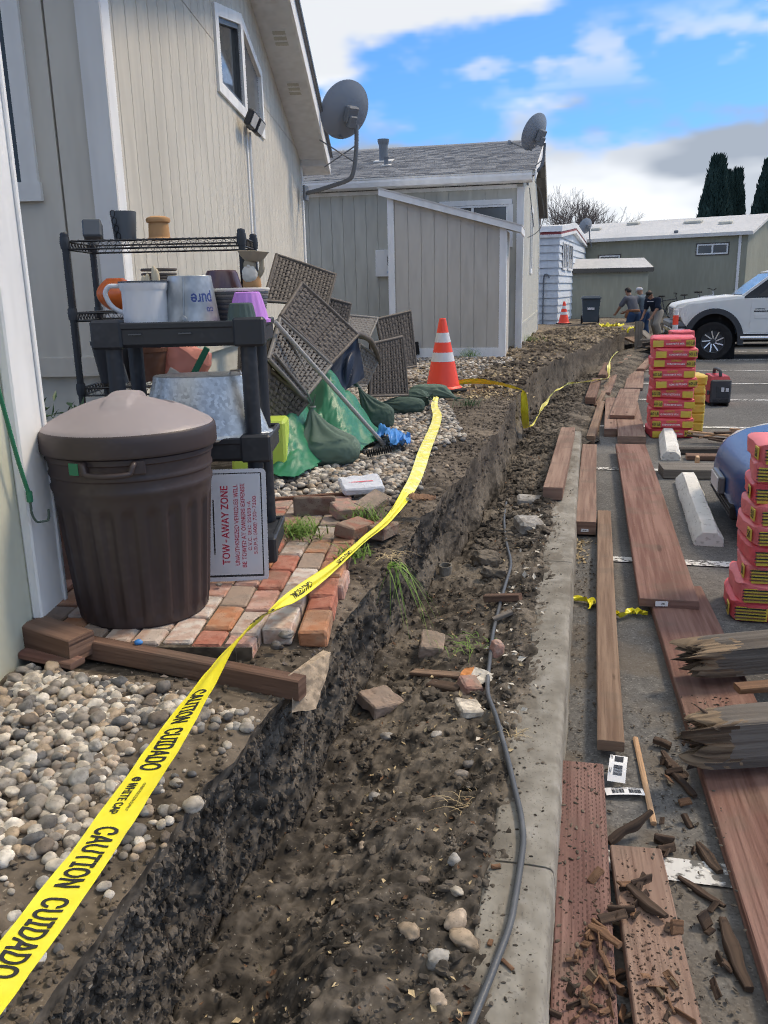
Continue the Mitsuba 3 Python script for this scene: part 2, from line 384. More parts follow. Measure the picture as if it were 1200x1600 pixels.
# ---- plastics, metal and cloth
L_GLOSS = palette('gloss', [('orange_glaze', (.72, .15, .03), (.72, .15, .03), (0.05,)),
    ('maroon_glaze', (.105, .058, .064), (.105, .058, .064), (0.1,)),
    ('enamel_white', (.60, .62, .65), (.60, .62, .65), (0.08,)),
    ('enamel_rim', (.06, .07, .09), (.06, .07, .09), (0.08,)),
    ('truck_white', (.66, .67, .65), (.66, .67, .65), (0.05,)),
    ('car_blue', (.018, .055, .175), (.018, .055, .175), (0.03,)),
    ('car_grey', (.12, .125, .13), (.12, .125, .13), (0.1,))])
L_SATIN = palette('satin', [('black_plastic', (.022, .025, .031), (.022, .025, .031), (0.16,)),
    ('black_wire', (.016, .018, .022), (.016, .018, .022), (0.05,)),
    ('can_brown', (.050, .036, .036), (.050, .036, .036), (0.1,)),
    ('lid_brown', (.30, .262, .262), (.30, .262, .262), (0.5,)),
    ('lime_plastic', (.42, .55, .075), (.42, .55, .075), (0.12,)),
    ('slate_glaze', (.085, .095, .105), (.085, .095, .105), (0.2,)),
    ('purple_plastic', (.52, .22, .66), (.52, .22, .66), (0.12,)),
    ('green_pot', (.055, .085, .072), (.055, .085, .072), (0.12,)),
    ('cone_orange', (.92, .075, .035), (.92, .075, .035), (0.1,)),
    ('cone_white', (.66, .66, .68), (.66, .66, .68), (0.1,)),
    ('gen_red', (.42, .03, .035), (.42, .03, .035), (0.12,)),
    ('gen_black', (.045, .045, .05), (.045, .045, .05), (0.3,)),
    ('tarp_green', (.022, .17, .088), (.022, .17, .088), (0.08,)),
    ('tarp_navy', (.012, .022, .05), (.012, .022, .05), (0.12,)),
    ('tarp_blue', (.045, .21, .55), (.045, .21, .55), (0.08,)),
    ('sign_face', (.56, .57, .60), (.56, .57, .60), (0.1,)),
    ('print_red', (.42, .02, .05), (.42, .02, .05), (0.12,)),
    ('print_black', (.02, .02, .022), (.02, .02, .022), (0.12,)),
    ('print_blue', (.035, .06, .22), (.035, .06, .22), (0.12,)),
    ('tag_white', (.74, .75, .76), (.74, .75, .76), (0.12,)),
    ('bag_red', (.66, .085, .105), (.66, .085, .105), (0.22,)),
    ('bag_pink', (.72, .17, .18), (.72, .17, .18), (0.3,)),
    ('bag_yellow', (.55, .40, .055), (.55, .40, .055), (0.15,)),
    ('bag_gold', (.62, .46, .06), (.62, .46, .06), (0.3,)),
    ('cable_grey', (.075, .083, .095), (.075, .083, .095), (0.35,)),
    ('cart_blue', (.035, .055, .075), (.035, .055, .075), (0.12,)),
    ('pole_grey', (.36, .35, .34), (.36, .35, .34), (0.3,)),
    ('dish_grey', (.205, .235, .28), (.205, .235, .28), (0.1,)),
    ('mount_grey', (.14, .155, .175), (.14, .155, .175), (0.1,)),
    ('truck_dark', (.03, .033, .038), (.03, .033, .038), (0.1,)),
    ('soilbag_print', (.75, .28, .20), (.75, .28, .20), (0.2,))])
L_MATTE = palette('matte', [('terracotta', (.46, .26, .12), (.46, .26, .12), (0.5,)),
    ('terracotta_dark', (.145, .07, .045), (.145, .07, .045), (0.3,)),
    ('plaster_white', (.62, .60, .54), (.62, .60, .54), (0.2,)),
    ('straw_hat', (.34, .30, .22), (.34, .30, .22), (0.2,)),
    ('cream_plush', (.66, .57, .40), (.66, .57, .40), (0.1,)),
    ('rubber_black', (.018, .018, .019), (.018, .018, .019), (0.25,)),
    ('cone_base', (.035, .033, .033), (.035, .033, .033), (0.4,)),
    ('sandbag_green', (.105, .155, .125), (.105, .155, .125), (0.35,)),
    ('sandbag_dark', (.055, .09, .075), (.055, .09, .075), (0.25,)),
    ('print_grey', (.20, .20, .21), (.20, .20, .21), (0.12,)),
    ('moss', (.10, .16, .04), (.10, .16, .04), (0.12,)),
    ('paper', (.62, .58, .50), (.62, .58, .50), (0.2,)),
    ('paper_orange', (.62, .27, .10), (.62, .27, .10), (0.12,))])
def dusty(look):
    def fn(p, n, uv):
        i = dr.floor(uv.x); A = look(i, 0)
        a = F3(p.x * 9, p.y * 9, p.z * 6, 4); b = F3(p.x * 50, p.y * 50, p.z * 50, 2)
        return MIX(A, A * .6 + .16, SS(.5, .8, a * .7 + b * .3) * look(i, 2))
    return fn
mat('gloss', pr(proc(dusty(L_GLOSS)), .26, .6)); mat('satin', pr(proc(dusty(L_SATIN)), .46, .5)); mat('matte', pr(proc(dusty(L_MATTE)), .85, .25))
mat('chrome', {'type': 'roughconductor', 'alpha': .12, 'specular_reflectance': rgb(.75, .76, .78)})
mat('steel', {'type': 'roughconductor', 'alpha': .28, 'specular_reflectance': rgb(.5, .5, .51)})
mat('rust', pr((.13, .07, .045), .85, .3))
mat('headlamp', pr((.55, .56, .58), .1, .9, clearcoat=1.0))
def galv_col(p, n, uv):
    d1, d2, r = VOR(uv.x * 90, uv.y * 90)
    a = F3(p.x * 9, p.y * 9, p.z * 9, 3)
    return mc(mc(V((.33, .36, .38)), V((.60, .64, .66)), r), V((.66, .69, .70)), SS(.4, .75, a) * .5)
mat('galvanised', pr(proc(galv_col), .38, .5, metallic=.55))
def galv2_col(p, n, uv):
    a = F3(p.x * 16, p.y * 16, p.z * 10, 4)
    return mc(V((.26, .29, .32)), V((.54, .57, .59)), SS(.3, .7, a))
mat('galvanised_dull', pr(proc(galv2_col), .42, .5, metallic=.5))
def tape_col(p, n, uv):
    w = F3(p.x * 40, p.y * 40, p.z * 40, 3)
    return mc(V((.80, .70, .015)), V((.86, .80, .07)), w)
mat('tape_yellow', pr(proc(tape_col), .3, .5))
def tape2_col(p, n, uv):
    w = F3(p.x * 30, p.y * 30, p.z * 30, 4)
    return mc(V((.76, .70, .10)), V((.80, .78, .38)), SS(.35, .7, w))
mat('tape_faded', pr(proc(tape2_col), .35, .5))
def wick_col(c, d):
    def fn(p, n, uv):
        a = N3(p.x * 70, p.y * 70, p.z * 70); b = F3(p.x * 4, p.y * 4, p.z * 4, 3)
        return mc(V(c), V(d), a * .6 + b * .4)
    return fn
mat('wicker_brown', pr(proc(wick_col((.075, .064, .055), (.165, .142, .122))), .6, .4))
mat('wicker_grey', pr(proc(wick_col((.12, .115, .108), (.23, .22, .205))), .6, .4))
mat('wicker_dark', pr((.045, .038, .033), .6, .4))
mat('wicker_gap', pr((.018, .016, .014), .8, .2))
def grassc(p, n, uv): return mc(V((.075, .17, .022)), V((.22, .33, .07)), N3(p.x * 30, p.y * 30, p.z * 12))
mat('grass_blade', pr(proc(grassc), .6, .3))
mat('straw_dry', pr((.50, .40, .24), .85, .2))
mat('leaf_green', pr(proc(lambda p, n, uv: mc(V((.035, .075, .03)), V((.10, .17, .07)), N3(p.x * 40, p.y * 40, p.z * 40))), .5, .4))
mat('cypress', pr(proc(lambda p, n, uv: mc(V((.012, .028, .026)), V((.042, .074, .066)), N3(p.x * 2.5, p.y * 2.5, p.z * 1.2))), .9, .1))
mat('bark', pr((.16, .14, .13), .9, .1))
mat('skin', pr((.30, .165, .11), .6, .3)); mat('hair_dark', pr((.018, .014, .012), .7)); mat('shirt_grey', pr((.11, .115, .135), .9, .1))
mat('shirt_slate', pr((.12, .15, .175), .9, .1)); mat('shirt_navy', pr((.020, .026, .042), .9, .1)); mat('jeans', pr((.035, .062, .125), .9, .1))
mat('khaki', pr((.26, .24, .21), .9, .1)); mat('cap_white', pr((.55, .55, .56), .9, .1)); mat('leather', pr((.20, .09, .045), .8)); mat('boot', pr((.07, .05, .035), .8))
# ------------------------------------------------------------------ ground: parking lot, trench, bank, yard, kerb
def bend(Y): return 0.118 * np.maximum(0, np.asarray(Y, float) - 11.0) ** 1.06
def bank_u(Y):
    Y = np.asarray(Y, float); P = np.stack([Y * 1.3, Y * 0, Y * 0], -1)
    w = 0.10 * (fb(P, 3, 5) - .5) + 0.05 * (nz(P * 5, 8) - .5)
    w = w * np.clip(.30 + (Y - 1.2) / 3.0, .30, 1.0)
    return -0.765 - .025 * np.clip((2.4 - Y) / 1.0, 0, 1) + w + 0.05 * np.clip((Y - 3.6) / 2.5, 0, 1) + .05 * np.exp(-((Y - 7.3) / 1.2) ** 2)
def yard_z(X, Y):
    X, Y = np.broadcast_arrays(np.asarray(X, float), np.asarray(Y, float))
    P = np.stack([X, Y, X * 0], -1)
    z = 0.585 + 0.05 * (fb(P * 1.1, 4, 2) - .5) + 0.020 * (fb(P * 9, 3, 3) - .5)
    far = np.clip((Y - 9.0) / 4, 0, 1)
    z = z + far * (0.20 * (fb(P * .7 + 4, 4, 9) - .45) + .05 * (fb(P * 4, 3, 6) - .5)) * np.clip((X - bend(Y) + 5) / 2, 0, 1)
    z = z - 0.10 * np.clip((Y - 14) / 12, 0, 1)
    patio = np.clip((X + 1.95) / .1, 0, 1) * np.clip((Y - 1.95) / .12, 0, 1) * np.clip((4.35 - Y) / .2, 0, 1)
    z = z * (1 - patio) + 0.548 * patio
    d = np.clip((X - (bank_u(Y) + bend(Y)) + .22) / .22, 0, 1)
    return z - 0.035 * d * (1 - .7 * patio)
def floor_z(X, Y):
    X, Y = np.broadcast_arrays(np.asarray(X, float), np.asarray(Y, float))
    P = np.stack([X, Y, X * 0], -1)
    u = X - bend(Y)
    s = np.clip((u + 0.72) / 0.52, 0, 1)
    z = 0.045 + 0.075 * s + 0.10 * (fb(P * 2.1, 4, 14) - .5) + .045 * (fb(P * 11, 3, 15) - .5)
    z = z + 0.075 * np.exp(-((X + .47) / .16) ** 2 - ((Y - 1.45) / .38) ** 2) + .05 * np.exp(-((X + .42) / .14) ** 2 - ((Y - 2.35) / .35) ** 2)
    z = z - 0.05 * np.exp(-((X + .70) / .12) ** 2) * np.clip((2.6 - Y) / 1, 0, 1)
    z = z + .07 * np.clip((s - .72) / .28, 0, 1) ** 1.3 * np.clip((8.6 - Y) / .6, 0, 1)
    return np.minimum(z, 0.150)

Yr = [0.30]
while Yr[-1] < 60: Yr.append(Yr[-1] * 1.0042 + 0.0052)
Yr = np.array(Yr)
def sheet(us, zf, Yv):
    """Rows along Y, columns along u = X - bend(Y)."""
    Y = np.repeat(Yv[:, None], len(us), 1) if np.ndim(us) == 1 else np.repeat(Yv[:, None], us.shape[1], 1)
    U = np.broadcast_to(us, Y.shape)
    X = U + bend(Y)
    return X, Y, zf(X, Y)
ub = bank_u(Yr)
# yard: from far left to the lip of the bank
t = np.r_[np.linspace(0, 1, 26)[:-1] * 0.0, 0.0]
off = np.r_[-60, -30, -16, -11, -8, -6.5, -5.4, -4.5, -3.9, np.linspace(-3.4, -1.3, 46), np.linspace(-1.28, 0, 86)]
U = ub[:, None] + off[None, :]
X, Y, Z = sheet(U, yard_z, Yr)
Pg = np.stack([X, Y, Z], -1)
lump = (fb(Pg * 24, 3, 31) - .5) * .016 * np.clip(1.5 - Y / 14, 0.3, 1)
Pg[..., 2] += lump
yard = Pg.copy()
# bank face: irregular, with roots and clods, slightly undercut
nb = 44
tt = np.linspace(0, 1, nb)
Yb = np.repeat(Yr[:, None], nb, 1)
x0 = ub + bend(Yr); z0 = yard[:, -1, 2]
x1 = x0 - 0.085 * np.clip((5.6 - Yr) / 2.2, 0, 1) + .02 * np.clip((Yr - 5) / 3, 0, 1) + 0.04 * (nz(np.stack([Yr * 3, Yr * 0, Yr * 0], -1), 4) - .5); z1 = floor_z(x1, Yr) - .02
XB = x0[:, None] * (1 - tt) + x1[:, None] * tt; ZB = z0[:, None] * (1 - tt) + z1[:, None] * tt
PB = np.stack([XB, Yb, ZB], -1)
prof = np.sin(np.pi * np.clip(tt, 0, 1))
d = (fb(PB * np.array([1, 6, 4]), 4, 41) - .5) * .10 + (fb(PB * np.array([1, 30, 9]), 3, 43) - .5) * .045 + (fb(PB * 48, 3, 44) - .5) * .034
d = d * (1 - .62 * np.clip((Yb - 3.9) / 1.6, 0, 1))
PB[..., 0] += d * prof - 0.028 * np.sin(np.pi * tt) ** 2
PB[..., 0] -= 0.05 * np.exp(-((tt - .16) / .10) ** 2) * np.exp(-((Yb - 2.9) / .9) ** 2)
# floor of the trench up to and under the kerb
nf = 110
uf = np.linspace(0, 1, nf)
rt = -0.10 + 0.26 * np.clip((Yr - 8.4) / .8, 0, 1) ** 2
xf = x1[:, None] * (1 - uf) + (bend(Yr) + rt)[:, None] * uf
Yf = np.repeat(Yr[:, None], nf, 1)
ZF = floor_z(xf, Yf)
PF = np.stack([xf, Yf, ZF], -1)
PF[..., 2] += (.5 - np.abs(fb(PF * np.array([16, 16, 0]) + 5, 4, 51) - .5) * 4) * .020 + (fb(PF * np.array([55, 55, 0]), 3, 52) - .5) * .020
PF[:, 0, 2] = z1
k0 = np.clip((uf - .80) / .2, 0, 1)
PF[..., 2] -= .012 * k0 + (np.clip((Yf - 8.4) / .8, 0, 1) * .085 * np.clip((uf - .55) / .45, 0, 1) ** 1.5)
TR = np.concatenate([PB[:, :-1], PF], 1)
struct('ground', TM(yard.reshape(-1, 3), grid_faces(*yard.shape[:2])), 'yard_mat', smooth=True)
struct('trench', TM(TR.reshape(-1, 3), grid_faces(*TR.shape[:2])), 'soil_mat', smooth=True)

# the lot: one sheet to the horizon
gx = np.r_[-0.16, np.linspace(-0.08, 3, 12), 6, 15, 40, 120, 400]; gy = np.r_[-2, np.linspace(-.5, 30, 30), 45, 70, 120, 250, 600]
XX, YY = np.meshgrid(gx, gy, indexing='ij')
lot = np.stack([XX, YY, 0.006 * (fb(np.stack([XX, YY, XX * 0], -1) * .4, 2, 3) - .5)], -1)
lot[..., 0] += np.where(XX < 1, bend(np.minimum(YY, 60)) * 1.0, 0) * np.where(XX < 0.2, 1, 0)
k = obj('parking_lot', TM(lot.reshape(-1, 3), grid_faces(*lot.shape[:2])), 'asphalt_mat', smooth=True); tag(k, kind='structure')
back = cube([-420, 60.0, -.35], [-0.5, 620, 0.30])
struct('terrain', back, 'yard_mat')
struct('lawn', mv(cube([6.6, 30.0, -.3], [24, 60, .40], .05), rotz(YAW)), 'yard_mat')
for Ys in (0.02, 2.22, 5.14, 7.88, 10.41, 12.97, 15.16, 17.45, 19.9, 22.4, 25.0):
    n = 26
    xs = np.linspace(.10 + float(bend(Ys)), 7.2, n); w = 0.051
    v = np.vstack([np.stack([xs, Ys - w + xs * 0, xs * 0 + .0062], 1), np.stack([xs, Ys + w + xs * 0, xs * 0 + .0062], 1)])
    f = [[i, i + 1, n + i + 1] for i in range(n - 1)] + [[i, n + i + 1, n + i] for i in range(n - 1)]
    obj('stripe', TM(v, f), 'line_paint', 'parking_lot')

# kerb: poured concrete, rounded nose, cracked into lengths
kerb = key('kerb'); tag(kerb, kind='structure')
joints = [-.4, 1.96, 4.58, 9.1]
for i in range(len(joints) - 1):
    ys = np.arange(joints[i] + .004, joints[i + 1] - .003, .035 if i < 3 else .12)
    ys = np.r_[ys, joints[i + 1] - .004]
    sec = np.array([[-.215, -.05], [-.215, .06], [-.214, .128], [-.210, .145], [-.200, .151], [-.15, .153], [-.10, .1525], [-.058, .151], [-.045, .147], [-.038, .138], [-.035, .12], [-.026, .02], [-.026, -.05]])
    Yk = np.repeat(ys[:, None], len(sec), 1)
    P = np.stack([np.broadcast_to(sec[:, 0], Yk.shape) + bend(Yk), Yk, np.broadcast_to(sec[:, 1], Yk.shape)], -1)
    P[..., 0] += (fb(P * 3, 3, 61) - .5) * .010 + (nz(P * 40, 62) - .5) * .004 * (P[..., 2] < .151)
    P[..., 2] += (fb(P * 4, 3, 63) - .5) * .006
    # broken left edge
    chip = np.clip((fb(np.stack([Yk * 3.0, Yk * 0, Yk * 0], -1), 4, 66) - .50) * 7, 0, 1) * np.exp(-((np.arange(len(sec)) - 3) / 1.6) ** 2)
    P[..., 0] += chip * .022; P[..., 2] -= chip * .012
    fcs = grid_faces(len(ys), len(sec))
    n2 = len(sec); e0 = [[0, q, q + 1] for q in range(1, n2 - 1)]; b0 = (len(ys) - 1) * n2; e1 = [[b0, b0 + q + 1, b0 + q] for q in range(1, n2 - 1)]
    obj('kerb_length', TM(P.reshape(-1, 3), np.vstack([fcs, e0, e1])), 'concrete', kerb, smooth=30)

# clods, crumbs and gravel of the trench and of the yard's bare soil (nobody could count them)
def scatter(n, xy, zf, r0, r1, subs, seed, squash=.75, sink=.3, pw=2.2):
    g = np.random.default_rng(seed); out = []
    shapes = [rock(seed * 31 + i, subs, .75, 1.9) for i in range(18)]
    V_, F_, m0 = [], [], 0
    for q in range(n):
        x, y = xy(g); r = r0 + (r1 - r0) * g.random() ** pw
        s = shapes[g.integers(len(shapes))]
        R = rotz(g.random() * 6.28) @ rotx(g.normal() * .5)
        v = (np.asarray(s.vertices) * [1, .55 + .4 * g.random(), squash * (.6 + .5 * g.random())]) @ R.T * r
        z = zf(x, y)
        V_.append(v + [x, y, float(z) + r * (squash - sink)]); F_.append(np.asarray(s.faces) + m0); m0 += len(v)
    return TM(np.vstack(V_), np.vstack(F_))
def trench_xy(y0, y1, p=1.0):
    def f(g):
        y = y0 + (y1 - y0) * g.random() ** p; a = float(bank_u(y)) - (.10 if y < 4.5 else -.03)
        return a + (-.20 - a) * g.random() ** .85 + float(bend(y)), y
    return f
tag(obj('soil_clod', scatter(2600, trench_xy(.95, 5.5, 1.4), floor_z, .003, .019, 1, 5, pw=3.2, sink=.45), 'soil_mat', smooth=False), 'dark crumbled soil clods covering the trench floor', 'soil', kind='stuff')
tag(obj('soil_clod', scatter(3000, trench_xy(5.0, 16, 1.3), floor_z, .006, .034, 1, 25, pw=2.6, sink=.4), 'soil_mat', smooth=False), 'larger dark clods over the far floor of the trench', 'soil', kind='stuff')
tag(obj('soil_crumb', scatter(9000, trench_xy(.9, 9, 1.6), floor_z, .002, .007, 0, 6), 'soil_mat'), 'fine dark crumbs of soil strewn along the trench floor', 'soil', kind='stuff')
def lip_xy(g):
    y = .9 + 9 * g.random() ** 1.5; return float(bank_u(y)) - .45 * g.random() ** 1.3 + float(bend(y)), y
tag(obj('bank_crumb', scatter(3200, lip_xy, yard_z, .003, .012, 0, 7), 'yard_mat'), 'loose crumbs of brown soil along the lip of the trench bank', 'soil', kind='stuff')
def spoil_xy(g):
    y = 9.2 + 15 * g.random() ** 1.3; return float(bank_u(y)) - 1.9 * g.random() ** 1.2 + float(bend(y)), y
tag(obj('spoil_chunk', scatter(3400, spoil_xy, yard_z, .008, .055, 1, 8, .55), 'yard_mat'), 'heap of brown bark chunks and dug soil along the far bank', 'spoil', kind='stuff')

def on_bank(n, seed):
    g = np.random.default_rng(seed); sh = [rock(seed * 13 + i, 1, .8, 1.9) for i in range(12)]; V_, F_, m0 = [], [], 0
    W = np.interp(np.arange(len(Yr)), np.arange(len(Yr)), 1 / np.maximum(Yr, .9) ** 1.2); W[Yr > 4.6] *= .35; W[Yr > 15] = 0; W[Yr < .8] = 0; W /= W.sum()
    for q in range(n):
        i = int(g.choice(len(Yr), p=W)); j = int(g.integers(3, nb - 1)); r = (.003 + .013 * g.random() ** 2.5) * (1 + max(0, Yr[i] - 4) * .12)
        v = (sh[int(g.integers(12))].vertices * [.7, 1, .9]) @ (rotz(g.random() * 6.3) @ rotx(g.random() * 6.3)).T * r
        V_.append(v + PB[i, j] + [r * .15, 0, 0]); F_.append(sh[0].faces + m0); m0 += len(v)
    return TM(np.vstack(V_), np.vstack(F_))
tag(obj('bank_clod', on_bank(4600, 19), 'soil_mat'), 'small clods and grit sticking out of the cut trench bank', 'soil', kind='stuff')
# ------------------------------------------------------------------ houses
class Frame:
    """Local axes of one building: x along its face, y into the depth or outwards, z up."""
    def __init__(s, o, ex, ey): s.o, s.ex, s.ey = np.array([o[0], o[1], 0.0]), np.array([*ex, 0.0]), np.array([*ey, 0.0])
    def __call__(s, x, y, z): return s.o + s.ex * x + s.ey * y + np.array([0, 0, z])
    @property
    def R(s): return np.stack([s.ex, s.ey, [0, 0, 1.0]], 1)
    def put(s, m):
        v = np.asarray(m.vertices) @ s.R.T + s.o; f = np.asarray(m.faces)
        if np.linalg.det(s.R) < 0: f = f[:, ::-1]
        return TM(v, f)
    def box(s, lo, hi, ch=0.0): return s.put(cube(lo, hi, ch))
    def face(s, poly, y0, y1):
        """Extrude an (x, z) outline from depth y0 to y1."""
        R = np.stack([s.ex, [0, 0, 1.0], s.ey], 1); m = trimesh.creation.extrude_polygon(poly if isinstance(poly, Polygon) else Polygon(poly), abs(y1 - y0), engine='earcut')
        v = (np.asarray(m.vertices) + [0, 0, min(y0, y1)]) @ R.T + s.o; f = np.asarray(m.faces)
        if np.linalg.det(R) < 0: f = f[:, ::-1]
        return TM(v, f)
    def side(s, poly, x0, x1):
        """Extrude a (y, z) outline from x0 to x1."""
        R = np.stack([s.ey, [0, 0, 1.0], s.ex], 1); m = trimesh.creation.extrude_polygon(poly if isinstance(poly, Polygon) else Polygon(poly), abs(x1 - x0), engine='earcut')
        v = (np.asarray(m.vertices) + [0, 0, min(x0, x1)]) @ R.T + s.o; f = np.asarray(m.faces)
        if np.linalg.det(R) < 0: f = f[:, ::-1]
        return TM(v, f)

def siding(fr, outline, pitch, y0, y1, matname, parent, holes=(), gap=.007, x_off=0.0, name='siding_board', face='face', zbreaks=()):
    """Vertical boards with open grooves between them, each board a part; outline and holes in (x, z)."""
    P = Polygon(outline)
    for h in holes: P = P.difference(Polygon(h))
    x0, _, x1, _ = P.bounds
    x = x0 + (x_off if x_off > 0 else 0) - (pitch if x_off > 0 else 0)
    while x < x1:
        zb = [-5, *zbreaks, 20]
        for za, zc in zip(zb[:-1], zb[1:]):
            q = P.intersection(sbox(x + gap / 2, za + .003, x + pitch - gap / 2, zc - .003))
            for g in getattr(q, 'geoms', [q]):
                if g.area > .004: obj(name, getattr(fr, face)(g, y0, y1), matname, parent)
        x += pitch

def rect(x0, z0, x1, z1): return [(x0, z0), (x1, z0), (x1, z1), (x0, z1)]

# ---- house with the tall gable wall (left)
p1 = .205
HA = Frame((-2.141, 3.753), (-math.sin(p1), math.cos(p1)), (math.cos(p1), math.sin(p1)))     # x along the gable wall, y outwards
h1 = thing('gable_house', 'tall pale grey house with a gabled side wall of grooved boards and a peaked window', 'house')
L1, RID, Z0, ZE, SL = 7.56, 3.70, 1.30, 3.27, .262
roofz = lambda s: ZE + SL * (RID - abs(s - RID))
wall_out = [(0, Z0), (L1, Z0), (L1, roofz(L1)), (RID, roofz(RID)), (0, roofz(0))]
win = [(2.50, 3.03), (4.54, 3.03), (4.54, 3.61), (3.58, 3.83), (2.50, 3.60)]
obj('wall', HA.face(Polygon(wall_out).difference(Polygon(win)), -.12, -.012), 'siding_warm', h1)
siding(HA, wall_out, .2032, -.010, .004, 'siding_warm', h1, [win], zbreaks=(3.345,))
# skirting below the wall line
obj('skirting', HA.box([.0, -.10, .5], [L1, -.03, Z0 - .05]), 'siding_grey', h1)
obj('skirting_trim', HA.box([.0, -.06, Z0 - .055], [L1, .018, Z0 + .03]), 'siding_warm', h1)
# front wall, facing the camera
HF = Frame((-2.141, 3.753), (-math.cos(p1), -math.sin(p1)), (math.sin(p1), -math.cos(p1)))   # x to the left, y towards the viewer
fw = [(.0, Z0), (4.5, Z0), (4.5, 3.5), (.0, 3.5)]
fwin = rect(.41, 2.14, 1.6, 3.3)
siding(HF, fw, .305, -.012, .004, 'wood_lap_stucco', h1, [fwin], x_off=.235, gap=.012, name='front_board')
obj('front_wall', HF.face(Polygon(fw).difference(Polygon(fwin)), -.12, -.020), 'wood_lap_stucco', h1)
obj('front_skirting', HF.box([.0, -.10, .5], [4.5, -.03, Z0 - .045]), 'siding_grey', h1)
obj('skirting_trim', HF.box([.0, -.05, Z0 - .045], [4.5, .022, Z0 + .045]), 'wood_lap_stucco', h1)
# corner boards
ct = obj('corner_board', [HF.box([-.021, .004, Z0 - .02], [.088, .024, 3.4])], 'trim_grey', h1)
obj('corner_board', [HA.box([-.003, .004, Z0 - .02], [.105, .0215, 3.4])], 'trim_white', h1)
obj('corner_board', HA.box([L1 - .10, .004, .55], [L1 + .02, .024, 3.30]), 'trim_white', h1)
obj('corner_board', HA.box([L1 + .002, -.35, .55], [L1 + .024, .004, 3.30]), 'trim_white', h1)
obj('batten', HA.box([3.555, .004, Z0 + .03], [3.60, .016, 3.02]), 'trim_white', h1)
obj('rear_wall', HA.box([L1 - .12, -5.2, .5], [L1, -.121, 3.25]), 'siding_warm', h1)
# front window at the far left
fwn = obj('window', [HF.box([.335, .004, 2.055], [.41, .030, 3.36]), HF.box([.325, .006, 2.053], [1.65, .036, 2.135]), HF.box([.33, .004, 3.36], [1.65, .030, 3.44])], 'trim_grey', h1)
obj('sash', [HF.box([.41, -.05, 2.135], [.445, .004, 3.36]), HF.box([.445, -.05, 2.135], [1.6, .002, 2.165]), HF.box([.445, -.05, 2.62], [1.6, .0, 2.66])], 'interior_blue', fwn)
obj('pane', HF.box([.44, -.042, 2.15], [1.6, -.034, 3.36]), 'glass_pane', fwn)
# peaked window of the gable
w = obj('window', HA.face(Polygon([(2.50, 3.03), (4.54, 3.03), (4.54, 3.61), (3.58, 3.83), (2.50, 3.60)]).difference(Polygon([(2.62, 3.11), (3.52, 3.11), (3.52, 3.735), (2.62, 3.545)])).difference(Polygon([(3.64, 3.11), (4.47, 3.11), (4.47, 3.555), (3.64, 3.735)])), -.03, .024), 'trim_white', h1)
obj('sash', HA.face(Polygon([(2.622, 3.112), (3.518, 3.112), (3.518, 3.732), (2.622, 3.543)]).difference(Polygon([(2.66, 3.15), (3.48, 3.15), (3.48, 3.69), (2.66, 3.515)])), -.04, .004), 'slate_glaze', w)
obj('pane', HA.face([(2.64, 3.13), (3.50, 3.13), (3.50, 3.71), (2.64, 3.53)], -.030, -.024), 'glass_pane', w)
obj('pane', HA.face([(3.642, 3.112), (4.468, 3.112), (4.468, 3.553), (3.642, 3.733)], -.016, -.010), 'glass_dim', w)
obj('backing', HA.face([(2.50, 3.03), (4.54, 3.03), (4.54, 3.61), (3.58, 3.83), (2.50, 3.60)], -.20, -.125), 'dark_void', w)
# roof with boxed overhang
OV, EX = .36, .22
def slope_sheet(d0, d1, s0, s1, y0, y1, cut=False):
    """A slab following the roof between heights d0 and d1 above the wall line."""
    z = lambda s: ZE + SL * (RID - abs(s - RID))
    pts = [s0] + ([RID] if s0 < RID < s1 else []) + [s1]
    return HA.face(Polygon([(s, z(s) + d0) for s in pts] + [(s, z(s) + d1) for s in reversed(pts)]), y0, y1)
rf = obj('roof', slope_sheet(.145, .185, -.30, L1 + EX, -5.2, OV + .03), 'shingle', h1)
obj('soffit', slope_sheet(-.005, .010, -.25, L1 + .03, .005, OV - .022), 'soffit_grey', h1)
obj('barge_board', slope_sheet(-.055, .142, -.30, L1 + EX - .005, OV - .020, OV + .005), 'trim_white', h1)
obj('drip_edge', slope_sheet(.148, .195, -.31, L1 + EX + .012, OV + .031, OV + .042), 'slate_glaze', h1)
obj('eave_return', HA.face([(L1 - .12, roofz(L1) - .05), (L1 + EX - .01, roofz(L1) - .115), (L1 + EX - .01, roofz(L1 + EX) + .12), (L1 - .12, roofz(L1) + .03)], .026, OV - .022), 'soffit_grey', h1)
obj('eave_board', HA.box([L1 + EX - .008, -5.2, roofz(L1 + EX) - .06], [L1 + EX + .014, OV - .022, roofz(L1 + EX) + .14]), 'trim_white', h1)
for s0 in (4.62, 5.55):
    v_ = obj('soffit_vent', slope_sheet(-.009, -.0055, s0, s0 + .30, .10, .26), 'soffit_grey', h1)
    for q in range(3): obj('slot', slope_sheet(-.0125, -.0095, s0 + .03 + q * .09, s0 + .085 + q * .09, .12, .24), 'siding_grey', v_)
# twin flood lamp and conduit under the window
fl = thing('flood_light', 'black twin flood light fixed under the peaked window on the gable wall', 'light')
obj('bracket', HA.box([3.50, .026, 2.955], [3.62, .07, 3.005], .008), 'black_plastic', fl)
for q, s0 in enumerate((3.17, 3.50)):
    c = HA(s0 + .14, .105, 2.985)
    Rl = HA.R @ rotx(-.45)
    hd = obj('lamp_head', mv(cube([-.125, -.026, -.062], [.125, .026, .062], .010), Rl, c), 'black_plastic', fl)
    obj('lens', mv(cube([-.105, .0265, -.046], [.105, .030, .046]), Rl, c), 'trim_grey', hd)
solo('conduit_pipe', tube([HA(3.62, .030, 2.94), HA(3.62, .030, 1.32)], .012, 8), 'trim_white', 'thin white conduit running down the gable wall from the flood light', 'conduit', smooth=40)

